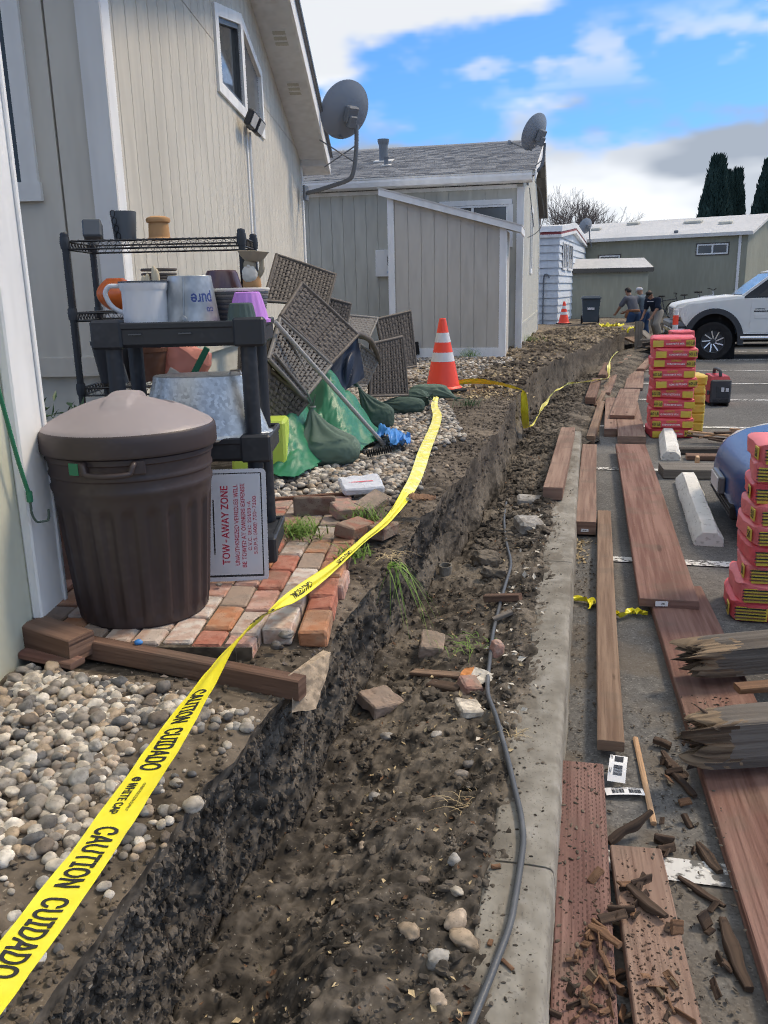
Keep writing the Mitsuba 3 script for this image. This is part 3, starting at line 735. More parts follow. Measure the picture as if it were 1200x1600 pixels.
# ---- wall at the left edge of the picture
NW = Frame(C(-1.09, 2.47, 0)[:2], (math.cos(p1 + math.pi / 2), math.sin(p1 + math.pi / 2)), (math.cos(p1), math.sin(p1)))
nw = thing('porch_wall', 'pale sage stucco porch wall with a white corner board at the left edge', 'wall')
obj('wall', NW.box([-2.2, -.14, .50], [.02, .0, 3.4], .01), 'stucco_sage', nw)
obj('corner_board', [NW.box([-.012, .001, .665], [.195, .034, 3.4], .006)], 'trim_white', nw)
obj('edge_board', [NW.box([.02, -.16, .665], [.19, -.001, 3.4])], 'trim_white', nw)
obj('trim_bead', [NW.box([.150, .0345, .667], [.170, .043, 3.4], .003)], 'trim_white', nw)
hk = thing('bungee_cord', 'green bungee cord with a hook hanging on the sage porch wall', 'cord')
cord = [NW(-.30, .03, 1.98), NW(-.20, .034, 1.70), NW(-.10, .038, 1.36), NW(-.05, .042, 1.16), NW(-.02, .046, 1.06)]
obj('cord', tube(spline(cord, 30), .006, 8), 'tarp_green', hk, smooth=60)
tip = np.array(cord[-1])
obj('hook', tube(spline([tip + [0, 0, .005], tip + [0, 0, -.05], tip + [.010, .012, -.085], tip + [.028, .03, -.085], tip + [.034, .034, -.05]], 24), .0036, 6), 'green_pot', hk, smooth=60)
obj('ferrule', tube([tip + [0, 0, -.02], tip + [0, 0, .012]], .009, 8), 'tarp_green', hk, smooth=40)

# ---- second house, behind the lean-to
p2 = .026
O2 = C(2.39, 14.8, 0)
H2 = Frame(O2[:2], (-math.cos(p2), -math.sin(p2)), (-math.sin(p2), math.cos(p2)))   # x to the left along the front, y into the depth
h2 = thing('shingle_house', 'grey mobile home with a shingled roof and white gutter behind the lean-to shed', 'house')
W2, D2, RY = 6.4, 9.0, 4.5
wf = rect(0, .50, W2, 3.26); w2 = rect(.16, 2.30, 1.30, 3.03)
obj('wall', H2.face(Polygon(wf).difference(Polygon(w2)), .012, .12), 'siding_grey', h2)
siding(H2, wf, .2032, -.004, .010, 'siding_grey', h2, [w2], gap=.006)
sidep = [(0, .50), (D2, .50), (D2, 3.26), (RY, 3.26 + .24 * RY), (0, 3.26)]
H2s = Frame(O2[:2], (-math.sin(p2), math.cos(p2)), (math.cos(p2), math.sin(p2)))     # x into the depth, y to the right
obj('side_wall', H2s.face(sidep, -.12, -.012), 'siding_grey', h2)
siding(H2s, sidep, .4064, -.010, .004, 'siding_grey', h2, name='side_board')
for lo, hi in (([-.012, -.026, .5], [.088, -.0045, 3.22]),): obj('corner_board', H2.box(lo, hi), 'trim_white', h2)
obj('corner_board', H2s.box([-.026, .0045, .5], [.088, .026, 3.22]), 'trim_white', h2)
obj('corner_board', H2s.box([D2 - .09, .0045, .5], [D2 + .02, .026, 3.22]), 'trim_white', h2)
obj('side_trim', H2s.box([.09, .005, .98], [D2 - .1, .018, 1.03]), 'siding_grey', h2)
obj('side_window', [H2s.box([3.2, .005, 1.9], [4.1, .03, 2.0]), H2s.box([3.2, .005, 3.1], [4.1, .03, 3.2]), H2s.box([3.2, .005, 2.0], [3.3, .03, 3.1]), H2s.box([4.0, .005, 2.0], [4.1, .03, 3.1])], 'trim_white', h2)
obj('frieze_board', H2.box([.09, -.020, 3.205], [W2, -.0045, 3.262]), 'trim_white', h2)
g = obj('gutter', H2.side(Polygon([(-.32, 3.29), (-.29, 3.275), (-.06, 3.275), (-.02, 3.30), (-.02, 3.415), (-.34, 3.415), (-.345, 3.36)]), -.16, W2), 'trim_white', h2)
obj('gutter_lip', H2.side(Polygon([(-.352, 3.40), (-.345, 3.40), (-.345, 3.425), (-.352, 3.425)]), -.165, W2), 'trim_grey', h2)
rz = lambda y: 3.43 + .24 * (y + .33)
def roof2(lo, hi, x0, x1, y0, y1):
    P = [(y0, rz(y0) + lo), (y1, rz(y1) + lo), (y1, rz(y1) + hi), (y0, rz(y0) + hi)]
    return H2.side(Polygon(P), x0, x1)
r2 = obj('roof', roof2(-.05, 0, -.20, W2, -.33, RY), 'siding_grey', h2)
obj('rear_slope', H2.side(Polygon([(RY, rz(RY)), (D2 + .3, rz(RY) - .24 * (D2 + .3 - RY)), (D2 + .3, rz(RY) - .24 * (D2 + .3 - RY) - .05), (RY, rz(RY) - .05)]), -.20, W2), 'shingle', r2)
# shingle courses: thin overlapping strips, tabs of uneven length
gs = np.random.default_rng(3)
V_, F_, U_, m0 = [], [], [], 0
nc = 33; dy = (RY + .33) / nc
for c_ in range(nc):
    y0 = -.345 + c_ * dy; x = -.21 - gs.random() * .2
    while x < W2:
        wd = .16 + .12 * gs.random(); xa, xb = max(x, -.21), min(x + wd - .006, W2); x += wd
        if xb - xa < .02: continue
        lift = .010 + .006 * gs.random(); ya = y0 - .012 * gs.random()
        P4 = [(xa, ya, rz(ya) + lift), (xb, ya, rz(ya) + lift), (xb, y0 + dy + .03, rz(y0 + dy + .03) + .004), (xa, y0 + dy + .03, rz(y0 + dy + .03) + .004), (xa, ya, rz(ya) + .0), (xb, ya, rz(ya) + .0)]
        V_ += [H2(*p) for p in P4]; F_ += [[m0, m0 + 1, m0 + 2], [m0, m0 + 2, m0 + 3], [m0 + 4, m0 + 5, m0 + 1], [m0 + 4, m0 + 1, m0]]
        u0 = gs.random() * 50; U_ += [[u0 + .05, c_ + .3]] * 6; m0 += 6
tag(obj('shingle_course', TM(V_, F_), 'shingle', r2, uv=np.array(U_)), kind='stuff')
obj('rake_board', H2s.face(Polygon([(-.33, rz(-.33) - .14), (RY, rz(RY) - .14), (RY, rz(RY) - .005), (-.33, rz(-.33) - .005)]), .205, .225), 'trim_white', h2)
obj('rake_soffit', H2s.face(Polygon([(-.33, rz(-.33) - .07), (RY, rz(RY) - .07), (RY, rz(RY) - .055), (-.33, rz(-.33) - .055)]), .0, .204), 'soffit_grey', h2)
obj('rake_board', H2s.face(Polygon([(RY + .001, rz(RY) - .14), (D2 + .3, rz(RY) - .24 * (D2 + .3 - RY) - .14), (D2 + .3, rz(RY) - .24 * (D2 + .3 - RY) - .005), (RY + .001, rz(RY) - .005)]), .205, .225), 'trim_white', h2)
obj('ridge_cap', H2.side(Polygon([(RY - .12, rz(RY) - .02), (RY, rz(RY) + .032), (RY + .12, rz(RY) - .02)]), -.22, W2), 'shingle', r2)
def vent_at(x, y, h, r):
    z = rz(y)
    k = obj('vent_pipe', mv(lathe([(r, -.1), (r, h * .72), (r * 1.15, h * .8), (r * 1.28, h * .92), (r * 1.3, h), (r * .9, h), (r * .9, h * .6), (.001, h * .6)], 20), None, H2(x, y, z)), 'mount_grey', r2, smooth=35)
    obj('flashing', mv(cube([-r * 2.1, -r * 1.7, -.004], [r * 2.1, r * 1.7, .012]), H2.R @ rotx(math.atan(.24)), H2(x, y, z + .02)), 'trim_grey', r2)
vent_at(2.72, 2.0, .40, .085); vent_at(2.52, 1.25, .16, .04)
w = obj('window', [H2.box([.09 + .075, -.03, 2.96], [1.375, -.0045, 3.04]), H2.box([.15, -.03, 2.28], [.225, -.0045, 2.957]), H2.box([1.30, -.03, 2.28], [1.375, -.0045, 2.957]), H2.box([.228, -.03, 2.23], [1.297, -.0045, 2.29])], 'trim_white', h2)
obj('sash', [H2.box([.228, -.02, 2.925], [1.297, .02, 2.955]), H2.box([.226, -.02, 2.30], [.262, .02, 2.922]), H2.box([.80, -.02, 2.30], [.84, .02, 2.922])], 'trim_white', w)
obj('pane', H2.box([.228, .022, 2.30], [1.297, .028, 2.955]), 'glass_dim', w)
eb = thing('electric_box', 'pale grey electric meter box with a looping black cable on the grey house wall', 'box')
obj('cabinet', H2.box([2.18, -.11, 1.86], [2.47, -.0045, 2.30], .006), 'trim_white', eb)
obj('conduit', H2.box([2.19, -.05, 1.50], [2.23, -.0045, 1.88], .006), 'trim_grey', eb)
obj('cable', tube(spline([H2(2.24, -.14, 2.04), H2(2.24, -.16, 2.17), H2(2.20, -.17, 2.24), H2(2.14, -.16, 2.20), H2(2.13, -.13, 1.9), H2(2.12, -.11, 1.2), H2(2.11, -.10, .75)], 40), .011, 6), 'rubber_black', eb, smooth=60)
obj('strap', H2.box([2.14, -.125, 1.925], [2.27, -.111, 1.938]), 'tarp_blue', eb)

# ---- lean-to shed in front of it
ls = thing('lean_to_shed', 'grey-brown lean-to shed with white corner boards and a sloping roof', 'shed')
LS = Frame(C(.17, 13.78, 0)[:2], (math.cos(p2), math.sin(p2)), (-math.sin(p2), math.cos(p2)))     # x to the right, y into the depth
WL = 1.79; slz = lambda x: 2.99 - .283 * x
o_ = [(0, .70), (WL, .70), (WL, slz(WL)), (0, slz(0))]
obj('wall', LS.face(o_, .012, .08), 'siding_shed', ls)
siding(LS, o_, .2032, -.004, .010, 'siding_shed', ls, gap=.006, x_off=.10)
for x0, x1 in ((-.012, .086), (WL - .086, WL + .012)): obj('corner_board', LS.face(Polygon([(x0, .58), (x1, .58), (x1, slz(x1) - .0), (x0, slz(x0) - .0)]), -.024, -.0045), 'trim_white', ls)
obj('base_board', LS.box([.088, -.022, .575], [WL - .088, -.0045, .73]), 'trim_white', ls)
obj('sill_plank', LS.box([.0, -.06, .52], [WL, -.004, .572]), 'plank_old', ls)
obj('side_wall', LS.box([WL - .06, .081, .58], [WL + .0, .98, slz(WL) - .01]), 'siding_shed', ls)
obj('side_corner_board', LS.box([WL + .001, -.0235, .58], [WL + .022, .08, slz(WL) - .02]), 'trim_white', ls)
rfo = Polygon([(-.13, slz(-.13) + .0), (WL + .24, slz(WL + .24) + .0), (WL + .24, slz(WL + .24) + .095), (-.13, slz(-.13) + .095)])
obj('barge_board', LS.face(rfo, -.10, -.078), 'trim_white', ls)
obj('roof', LS.face(Polygon([(-.12, slz(-.12) + .03), (WL + .22, slz(WL + .22) + .03), (WL + .22, slz(WL + .22) + .075), (-.12, slz(-.12) + .075)]), -.077, .98), 'siding_grey', ls)
obj('roof_felt', LS.face(Polygon([(-.14, slz(-.14) + .097), (WL + .25, slz(WL + .25) + .097), (WL + .25, slz(WL + .25) + .112), (-.14, slz(-.14) + .112)]), -.115, .98), 'trim_grey', ls)
obj('fascia', LS.box([WL + .221, -.0775, slz(WL + .24) - .01], [WL + .243, .98, slz(WL + .24) + .09]), 'trim_white', ls)
obj('side_wall', LS.box([.0, .081, .58], [.06, .98, 2.9]), 'siding_shed', ls)
gm = np.random.default_rng(9)
solo('rubber_mat', LS.put(mv(cube([0, -.012, 0], [.46, .0, .20]), roty(-.12), (.02, -.06, .585))), 'rubber_black', 'ragged black mat propped against the foot of the lean-to shed wall', 'mat')

# ---- double-wide with lap siding
p3 = -.088
O3 = C(5.70, 28.0, 0)
A3 = Frame(O3[:2], (-math.cos(p3), -math.sin(p3)), (-math.sin(p3), math.cos(p3)))   # x left, y depth
B3 = Frame(O3[:2], (-math.sin(p3), math.cos(p3)), (math.cos(p3), math.sin(p3)))     # x depth, y right
h3 = thing('lap_siding_house', 'pale blue-grey house of wide horizontal lap siding with a red stripe under its roof edge', 'house')
obj('wall', [A3.box([0, .06, .3], [5, .2, 3.15]), B3.face([(0, .3), (8.6, .3), (8.6, 3.15), (4.3, 3.50), (0, 3.15)], -.2, -.06)], 'lap_white', h3)
z = .36; pt = .232
while z < 3.15:
    zt = min(z + pt - .006, 3.15)
    lap = lambda x0, x1: Polygon([(0.055, z), (-.030 + .0, z), (0.012, zt), (.055, zt)])
    obj('siding_board', A3.side(lap(0, 5), 0.0, 5), 'lap_white', h3)
    obj('siding_board', B3.side(Polygon([(-.055, z), (.030, z), (-.012, zt), (-.055, zt)]), .0, 8.6), 'lap_white', h3)
    z += pt
zr = lambda x: .081 * (4.3 - abs(x - 4.3))
def corn(z0, z1, o0, o1, m):
    obj('cornice', A3.side(Polygon([(.05, z0), (-o0, z0), (-o1, z1), (.05, z1)]), -o0 if z0 else 0, 5), m, h3)
    obj('cornice', B3.face(Polygon([(-.05, z0), (4.3, z0 + zr(4.3)), (8.65, z0 + zr(8.6)), (8.65, z1 + zr(8.6)), (4.3, z1 + zr(4.3)), (-.05, z1)]), -.05, (o0 + o1) / 2), m, h3)
corn(3.13, 3.22, .07, .08, 'trim_white'); corn(3.222, 3.30, .05, .05, 'maroon_stripe'); corn(3.302, 3.47, .09, .05, 'trim_white')
obj('roof', B3.face(Polygon([(0.0, 3.44), (4.3, 3.44 + zr(4.3)), (8.6, 3.44), (8.6, 3.40), (0.0, 3.40)]), -5, -.051), 'metal_roof', h3)
for x0, x1 in ((.85, 1.75), (2.3, 3.5)):
    w = obj('window', [B3.box([x0 - .06, .03, 2.22], [x0, .06, 2.98]), B3.box([x1, .03, 2.22], [x1 + .06, .06, 2.98]), B3.box([x0 - .06, .03, 2.16], [x1 + .06, .06, 2.22]), B3.box([x0 - .06, .03, 2.98], [x1 + .06, .06, 3.03]), B3.box([(x0 + x1) / 2 - .03, .03, 2.22], [(x0 + x1) / 2 + .03, .055, 2.98])], 'trim_white', h3)
    obj('pane', B3.box([x0, .032, 2.22], [x1, .04, 2.98]), 'glass_dim', w)
obj('utility_pipe', tube(spline([A3(.45, -.06, .3), A3(.45, -.06, 1.85), A3(.40, -.10, 2.02), A3(.30, -.12, 2.0), A3(.27, -.12, 1.9)], 24), .025, 6), 'mount_grey', h3, smooth=60)

# ---- long olive house and its shed
O4 = C(13.72, 33.0, 0); q4 = math.radians(32)
e1 = C(-math.cos(q4), math.sin(q4), 0)[:2]; e2 = C(math.sin(q4), math.cos(q4), 0)[:2]
H4 = Frame(O4[:2], e1, e2)      # x left, y depth
h4 = thing('olive_house', 'long olive green mobile home with a pale low roof and a white downpipe', 'house')
obj('wall', H4.box([0, 0, .2], [15, .15, 3.45]), 'olive', h4)
obj('end_wall', H4.side(Polygon([(.151, .2), (8, .2), (8, 3.45), (4.1, 4.28), (.151, 3.48)]), 0, .15), 'olive', h4)
r4 = obj('roof', H4.side(Polygon([(-.25, 3.43), (4.1, 4.33), (8.4, 3.43), (8.4, 3.37), (4.1, 4.26), (-.25, 3.37)]), -.18, 15), 'metal_roof', h4)
obj('fascia', H4.box([-.185, -.275, 3.33], [15, -.251, 3.46]), 'trim_grey', h4)
obj('downpipe', H4.box([.22, -.06, .2], [.31, -.003, 3.35]), 'trim_white', h4)
obj('end_trim', H4.side(Polygon([(-.25, 3.33), (4.1, 4.23), (8.4, 3.33), (8.4, 3.43), (4.1, 4.33), (-.25, 3.43)]), -.20, -.181), 'trim_grey', h4)
def win4(x0, x1, z0, z1, two_):
    fr = obj('window', [H4.box([x0 - .09, -.03, z0 - .09], [x1 + .09, -.003, z0 - .052]), H4.box([x0 - .09, -.03, z1 + .052], [x1 + .09, -.003, z1 + .09]), H4.box([x0 - .09, -.03, z0 - .05], [x0 - .052, -.003, z1 + .05]), H4.box([x1 + .052, -.03, z0 - .05], [x1 + .09, -.003, z1 + .05])], 'olive_dark', h4)
    obj('frame', [H4.box([x0 - .05, -.04, z0 - .05], [x1 + .05, -.004, z0]), H4.box([x0 - .05, -.04, z1], [x1 + .05, -.004, z1 + .05]), H4.box([x0 - .05, -.04, z0 + .001], [x0, -.004, z1 - .001]), H4.box([x1, -.04, z0 + .001], [x1 + .05, -.004, z1 - .001])] + ([H4.box([(x0 + x1) / 2 - .03, -.038, z0 + .001], [(x0 + x1) / 2 + .03, -.004, z1 - .001])] if two_ else []), 'trim_white', fr)
    obj('pane', H4.box([x0, -.02, z0], [x1, -.006, z1]), 'glass_dim', fr)
win4(.72, 1.75, 2.74, 3.02, True); win4(4.8, 5.55, 2.42, 2.75, False)
for x, y, wd in ((1.2, 2.0, .5), (2.6, 2.7, .7), (2.7, .35, .16), (5.2, 3.2, .5), (6.6, .5, .14), (6.5, 2.2, .4)):
    zz = 3.43 + .207 * (y + .25)
    obj('roof_vent', mv(cube([-wd / 2, -wd / 3, 0], [wd / 2, wd / 3, .10], .02), H4.R @ rotx(.2), H4(x, y, zz)), 'siding_grey' if wd > .3 else 'mount_grey', r4)
OS = C(9.79, 32.0, 0)
S4 = Frame(OS[:2], (-math.cos(.06 + YAW), -math.sin(.06 + YAW)), (-math.sin(.06 + YAW), math.cos(.06 + YAW)))
s4 = thing('garden_shed', 'small olive shed with a pale gabled roof in front of the long olive house', 'shed')
obj('wall', [S4.box([0, 0, .1], [3.2, .1, 2.25]), S4.side(Polygon([(.101, .1), (1.6, .1), (1.6, 2.25), (.85, 2.55), (.101, 2.28)]), 0, .1)], 'olive_shed', s4)
obj('roof', S4.side(Polygon([(-.14, 2.24), (.85, 2.60), (1.8, 2.24), (1.8, 2.20), (.85, 2.55), (-.14, 2.20)]), -.12, 3.3), 'metal_roof', s4)
obj('fascia', [S4.box([-.12, -.162, 2.08], [3.3, -.141, 2.235]), S4.side(Polygon([(-.14, 2.10), (.85, 2.46), (1.8, 2.10), (1.8, 2.235), (.85, 2.595), (-.14, 2.235)]), -.145, -.121)], 'olive_dark', s4)
dr_ = obj('door', S4.box([-.05, .35, .12], [-.001, .95, 2.0], .01), 'olive_dark', s4)
obj('handle', S4.box([-.08, .42, 1.05], [-.051, .46, 1.18], .01), 'steel', dr_)

# ---- carport roof at the right edge
cp = thing('carport', 'tan corrugated carport roof on thin white posts beyond the olive house', 'carport')
CPo = C(16.4, 38.5, 0); CPF = Frame(CPo[:2], C(math.cos(.1), -math.sin(.1), 0)[:2], C(math.sin(.1), math.cos(.1), 0)[:2])
xs = np.linspace(0, 7, 141); rows = []
for y, z in ((0, 2.62), (5, 3.18)): rows.append(np.array([CPF(x, y, z + (.05 if i % 4 < 2 else -.03)) for i, x in enumerate(xs)]))
obj('roof', TM(np.vstack(rows), grid_faces(2, len(xs))), 'awning_tan', cp)
obj('fascia', [CPF.box([-.1, -.08, 2.36], [7, -.02, 2.54])], 'awning_tan', cp)
obj('ridge_board', CPF.box([-.1, 4.9, 3.2], [7, 5.2, 3.42]), 'trim_white', cp)
for x in (.55, .95, 3.2): obj('post', CPF.box([x, -.02, .0], [x + .09, .07, 2.55]), 'trim_white', cp)
obj('back_wall', CPF.box([0, 5.2, 0], [8, 5.4, 3.1]), 'siding_grey', cp)
obj('side_panel', CPF.box([.1, 1.2, 0.0], [1.5, 1.3, 2.4]), 'cart_blue', cp)

# ---- satellite dishes
def dish(name, label, c, normal, w, h, foot, bendp, top, r=.026, struts=(), lnb=None, parent_mat='dish_grey'):
    d = thing(name, label, 'satellite dish', 'grey satellite dishes on the house roofs')
    nrm = np.asarray(normal, float); nrm /= np.linalg.norm(nrm)
    rx = np.cross([0, 0, 1.0], nrm); rx /= np.linalg.norm(rx); uz = np.cross(nrm, rx); R = np.stack([rx, uz, nrm], 1)
    rr = np.linspace(0, 1, 9); th = np.arange(40) * 2 * np.pi / 40
    v = [[0, 0, 0]]; f = []
    for q in rr[1:]:
        for t_ in th: v.append([q * math.cos(t_) * w / 2, q * math.sin(t_) * h / 2, .085 * (q * q) * w / .6])
    for j in range(40): f.append([0, 1 + j, 1 + (j + 1) % 40])
    for i in range(7):
        for j in range(40):
            a, b = 1 + i * 40 + j, 1 + i * 40 + (j + 1) % 40; f += [[a, a + 40, b + 40], [a, b + 40, b]]
    v = np.array(v); nv = len(v); v2 = v - [0, 0, .008]
    f2 = [[a + nv, c_ + nv, b + nv] for a, b, c_ in f]; e = 1 + 7 * 40
    f3 = []
    for j in range(40):
        a, b = e + j, e + (j + 1) % 40; f3 += [[a, a + nv, b + nv], [a, b + nv, b]]
    obj('reflector', mv(TM(np.vstack([v, v2]), f + f2 + f3), R, c), 'dish_grey', d, smooth=50)
    back_ = np.asarray(c) - nrm * .05
    obj('back_bracket', [mv(cube([-.075, -.10, -.05], [.075, .08, .035], .012), R, back_), mv(cube([-.05, -.15, -.085], [.05, -.01, .0], .012), R, back_)], 'mount_grey', d)
    obj('mast', tube(spline([foot, np.asarray(foot) * .45 + np.asarray(bendp) * .55 + [0, 0, -.02], bendp, top], 36), r, 12), 'mount_grey', d, smooth=50)
    obj('foot_plate', bx(foot, [.03, .16, .18], HA.R if name == 'x' else None, .008), 'mount_grey', d)
    for a, b in struts: obj('strut', tube([a, b], .008, 6), 'mount_grey', d, smooth=60)
    if lnb is not None:
        obj('feed_arm', tube([np.asarray(c) - uz * h * .45, lnb], .012, 6), 'mount_grey', d, smooth=60)
        obj('feed_horn', bx(lnb, [.10, .06, .07], R, .015), 'dish_grey', d)
    return d
c1 = C(-.305, 10.8, 3.65); top1 = C(-.222, 10.92, 3.53)
dish('satellite_dish', 'larger grey satellite dish on a bent mast from the corner of the gable house', c1, C(-.50, .66, .40), .66, .66, C(-.885, 11.3, 2.823), C(-.30, 10.98, 2.96), top1,
     struts=[(C(-.245, 10.92, 3.30), C(-.62, 10.9, 3.07)), (C(-.255, 10.92, 3.12), C(-.66, 10.8, 3.36))], lnb=C(-.72, 11.1, 3.70))
c2 = C(2.585, 14.55, 3.975)
dish('satellite_dish', 'grey satellite dish at the roof corner of the shingle-roofed house', c2, C(-.68, .55, .42), .66, .58, C(2.47, 14.8, 3.33), C(2.69, 14.72, 3.55), C(2.715, 14.7, 3.86),
     struts=[(C(2.70, 14.7, 3.62), C(2.47, 15.2, 3.45)), (C(2.50, 14.8, 3.20), C(2.62, 15.0, 2.6))], lnb=C(2.17, 14.75, 3.89), r=.022)
c3 = H4(5.95, -.6, 3.92)
dish('satellite_dish', 'small dark satellite dish standing on the eave of the long olive house', c3, C(-.55, .75, .3), .74, .62, H4(5.85, -.30, 3.2), H4(5.85, -.45, 3.3), H4(5.88, -.52, 3.85), r=.025)
solo('hanging_cable', tube(spline([C(2.60, 14.85, 3.30), C(2.78, 15.2, 3.1), C(2.90, 15.6, 2.86), C(2.88, 15.9, 2.62), C(2.72, 16.2, 2.5)], 30), .007, 5), 'mount_grey', 'thin black cable looping from the roof corner dish of the shingle house', 'cable', smooth=60)
# ------------------------------------------------------------------ brick patio and its edge
def text(s, h, w=None, depth=.0012, bold=True):
    """Lettering in the xy plane from the origin, scaled to the width w."""
    m = meshkit.text_mesh(s, h, depth, bold); v = np.array(m.vertices)
    v[:, 0] -= v[:, 0].min()
    if w: v[:, 0] *= w / v[:, 0].max()
    return TM(v, m.faces)

def worn_brick(L, W, H, seed, ch=.006):
    """A brick with knocked corners and slightly wavy faces."""
    m = cube([-L / 2, -W / 2, -H / 2], [L / 2, W / 2, H / 2], ch)
    v = np.asarray(m.vertices)
    return TM(v + (nz(v * 40 + seed * 9.7, seed)[:, None] - .5) * .006 * np.sign(v), m.faces)

p6 = .160
PO = np.array([-1.159 + .0965 * 4, 2.304 - .0965 * 4 * math.tan(-p6) * 0, 0])
pu = np.array([math.cos(p6), math.sin(p6), 0]); pv = np.array([-math.sin(p6), math.cos(p6), 0])
P00 = np.array([-1.159, 2.304, 0.0])
patio = thing('brick_patio', 'patio of worn red, orange and whitewashed bricks ending at the trench bank', 'paving')
gp = np.random.default_rng(21)
obj('sand_bed', mv(cube([-.74, -.12, .44], [.19, 1.82, .590]), np.stack([pu, pv, [0, 0, 1]], 1), P00), 'yard_mat', patio)
PAIR = {(0, -1): 'brick_red', (0, 0): 'brick_orange', (1, 0): 'brick_pink', (1, 1): 'brick_red', (2, 2): 'brick_white', (0, 1): 'brick_grey', (-1, 0): 'brick_white', (-1, 1): 'brick_pink', (1, 2): 'brick_red', (2, 1): 'brick_pale', (1, -1): 'brick_pale', (-1, -1): 'brick_white', (3, 2): 'brick_orange', (3, 1): 'brick_red', (2, 3): 'brick_grey', (0, 2): 'brick_pink', (2, 0): 'brick_white', (3, 3): 'brick_red'}
brick_meshes = [worn_brick(.197, .0905, .056, i, .005 + .002 * (i % 3)) for i in range(5)]
for ci in range(-7, 4):
    for ri in range(-3, 10):
        u = (ci + .5) * .0968; v0 = ri * .2045 + (.1022 if ci % 2 else 0) + (.06 if ci == 1 else 0); v1 = v0 + .2045
        v0, v1 = max(v0, -.118), min(v1, 1.80)
        if v1 - v0 < .06: continue
        c = P00 + pu * u + pv * (v0 + v1) / 2
        if c[0] > float(bank_u(c[1])) + .03 or (ci == 3 and ri < 1) or (ci == 2 and ri < 0) or (ci == 3 and ri > 6): continue
        R = np.stack([pv, -pu, [0, 0, 1]], 1) @ rotz(gp.normal() * .018) @ roty(gp.normal() * .012) @ rotx(gp.normal() * .015)
        m = PAIR.get((ci, ri)) or BRICKS[int(gp.integers(len(BRICKS)))]
        obj('brick', mv(brick_meshes[int(gp.integers(5))], R @ np.diag([(v1 - v0 - .007) / .197, 1, 1]), c + [0, 0, .573 + gp.normal() * .003]), m, patio)
# bricks hanging over the bank
for u, v, zz, yw, tl, m in ((.345, .30, .566, .03, .10, 'brick_red'), (.36, .52, .565, -.02, .06, 'brick_pink'), (.352, .10, .566, .02, .02, 'brick_orange')):
    obj('brick', mv(brick_meshes[1], np.stack([pv, -pu, [0, 0, 1]], 1) @ rotz(yw) @ rotx(-tl), P00 + pu * u + pv * v + [0, 0, zz]), m, patio)

def loose_brick(a, b, z, yaw, tilt, roll, m, label, size=(.195, .092, .058), grp=None):
    t = solo('loose_brick', mv(worn_brick(*size, int(abs(a * 91 + b * 57)) % 97, .006), rotz(yaw) @ roty(tilt) @ rotx(roll), C(a, b, z)), m, label, 'brick', grp)
    return t
loose_brick(-.33, 3.93, .635, YAW + .02, .02, 1.45, 'brick_dark', 'dark red brick standing on edge at the back of the patio')
loose_brick(-.15, 3.86, .632, YAW + .5, .10, .25, 'brick_pink', 'loose pinkish brick lying askew beside the pale wrapped plank')
loose_brick(-.06, 3.93, .64, YAW + 1.0, -.15, .3, 'brick_grey', 'greyish brick tilted over the pinkish loose brick')
loose_brick(-.13, 3.56, .625, YAW + 1.1, .08, .2, 'brick_red', 'red brick tipped up where the yellow tape meets the patio')
loose_brick(-.01, 3.65, .59, YAW + 1.2, .1, .1, 'brick_dark', 'dark brick at the very lip of the bank under the tape')
solo('paver_block', mv(worn_brick(.15, .14, .09, 4, .01), rotz(YAW + .4) @ roty(.25) @ rotx(.3), C(-.47, 5.20, .64)), 'brick_pink', 'pink block tucked under the green tarp in front of a sandbag', 'block')
# wrapped bag and steel edge behind the patio
wb = thing('wrapped_board', 'pale plastic wrapped board with faint red print lying behind the patio', 'board')
wm = cube([-.11, -.075, -.02], [.11, .075, .02], .008)
vv, ff = trimesh.remesh.subdivide_to_size(np.asarray(wm.vertices), np.asarray(wm.faces), .02)
vv = vv + (fb(vv * 30, 3, 4)[:, None] - .5) * .014
obj('wrap', mv(TM(vv, ff), rotz(YAW + .25) @ rotx(.28), C(-.115, 4.33, .645)), 'enamel_white', wb, smooth=50)
obj('print', mv(cube([-.07, -.012, .0205], [.06, -.004, .0222]), rotz(YAW + .25) @ rotx(.28), C(-.115, 4.335, .6465)), 'bag_pink', wb)
solo('edging_strip', beam(C(-.62, 4.20, .598), C(-.20, 4.30, .598), .03, .03), 'rust', 'thin rusty edging strip between brick patio and river stones', 'edging')

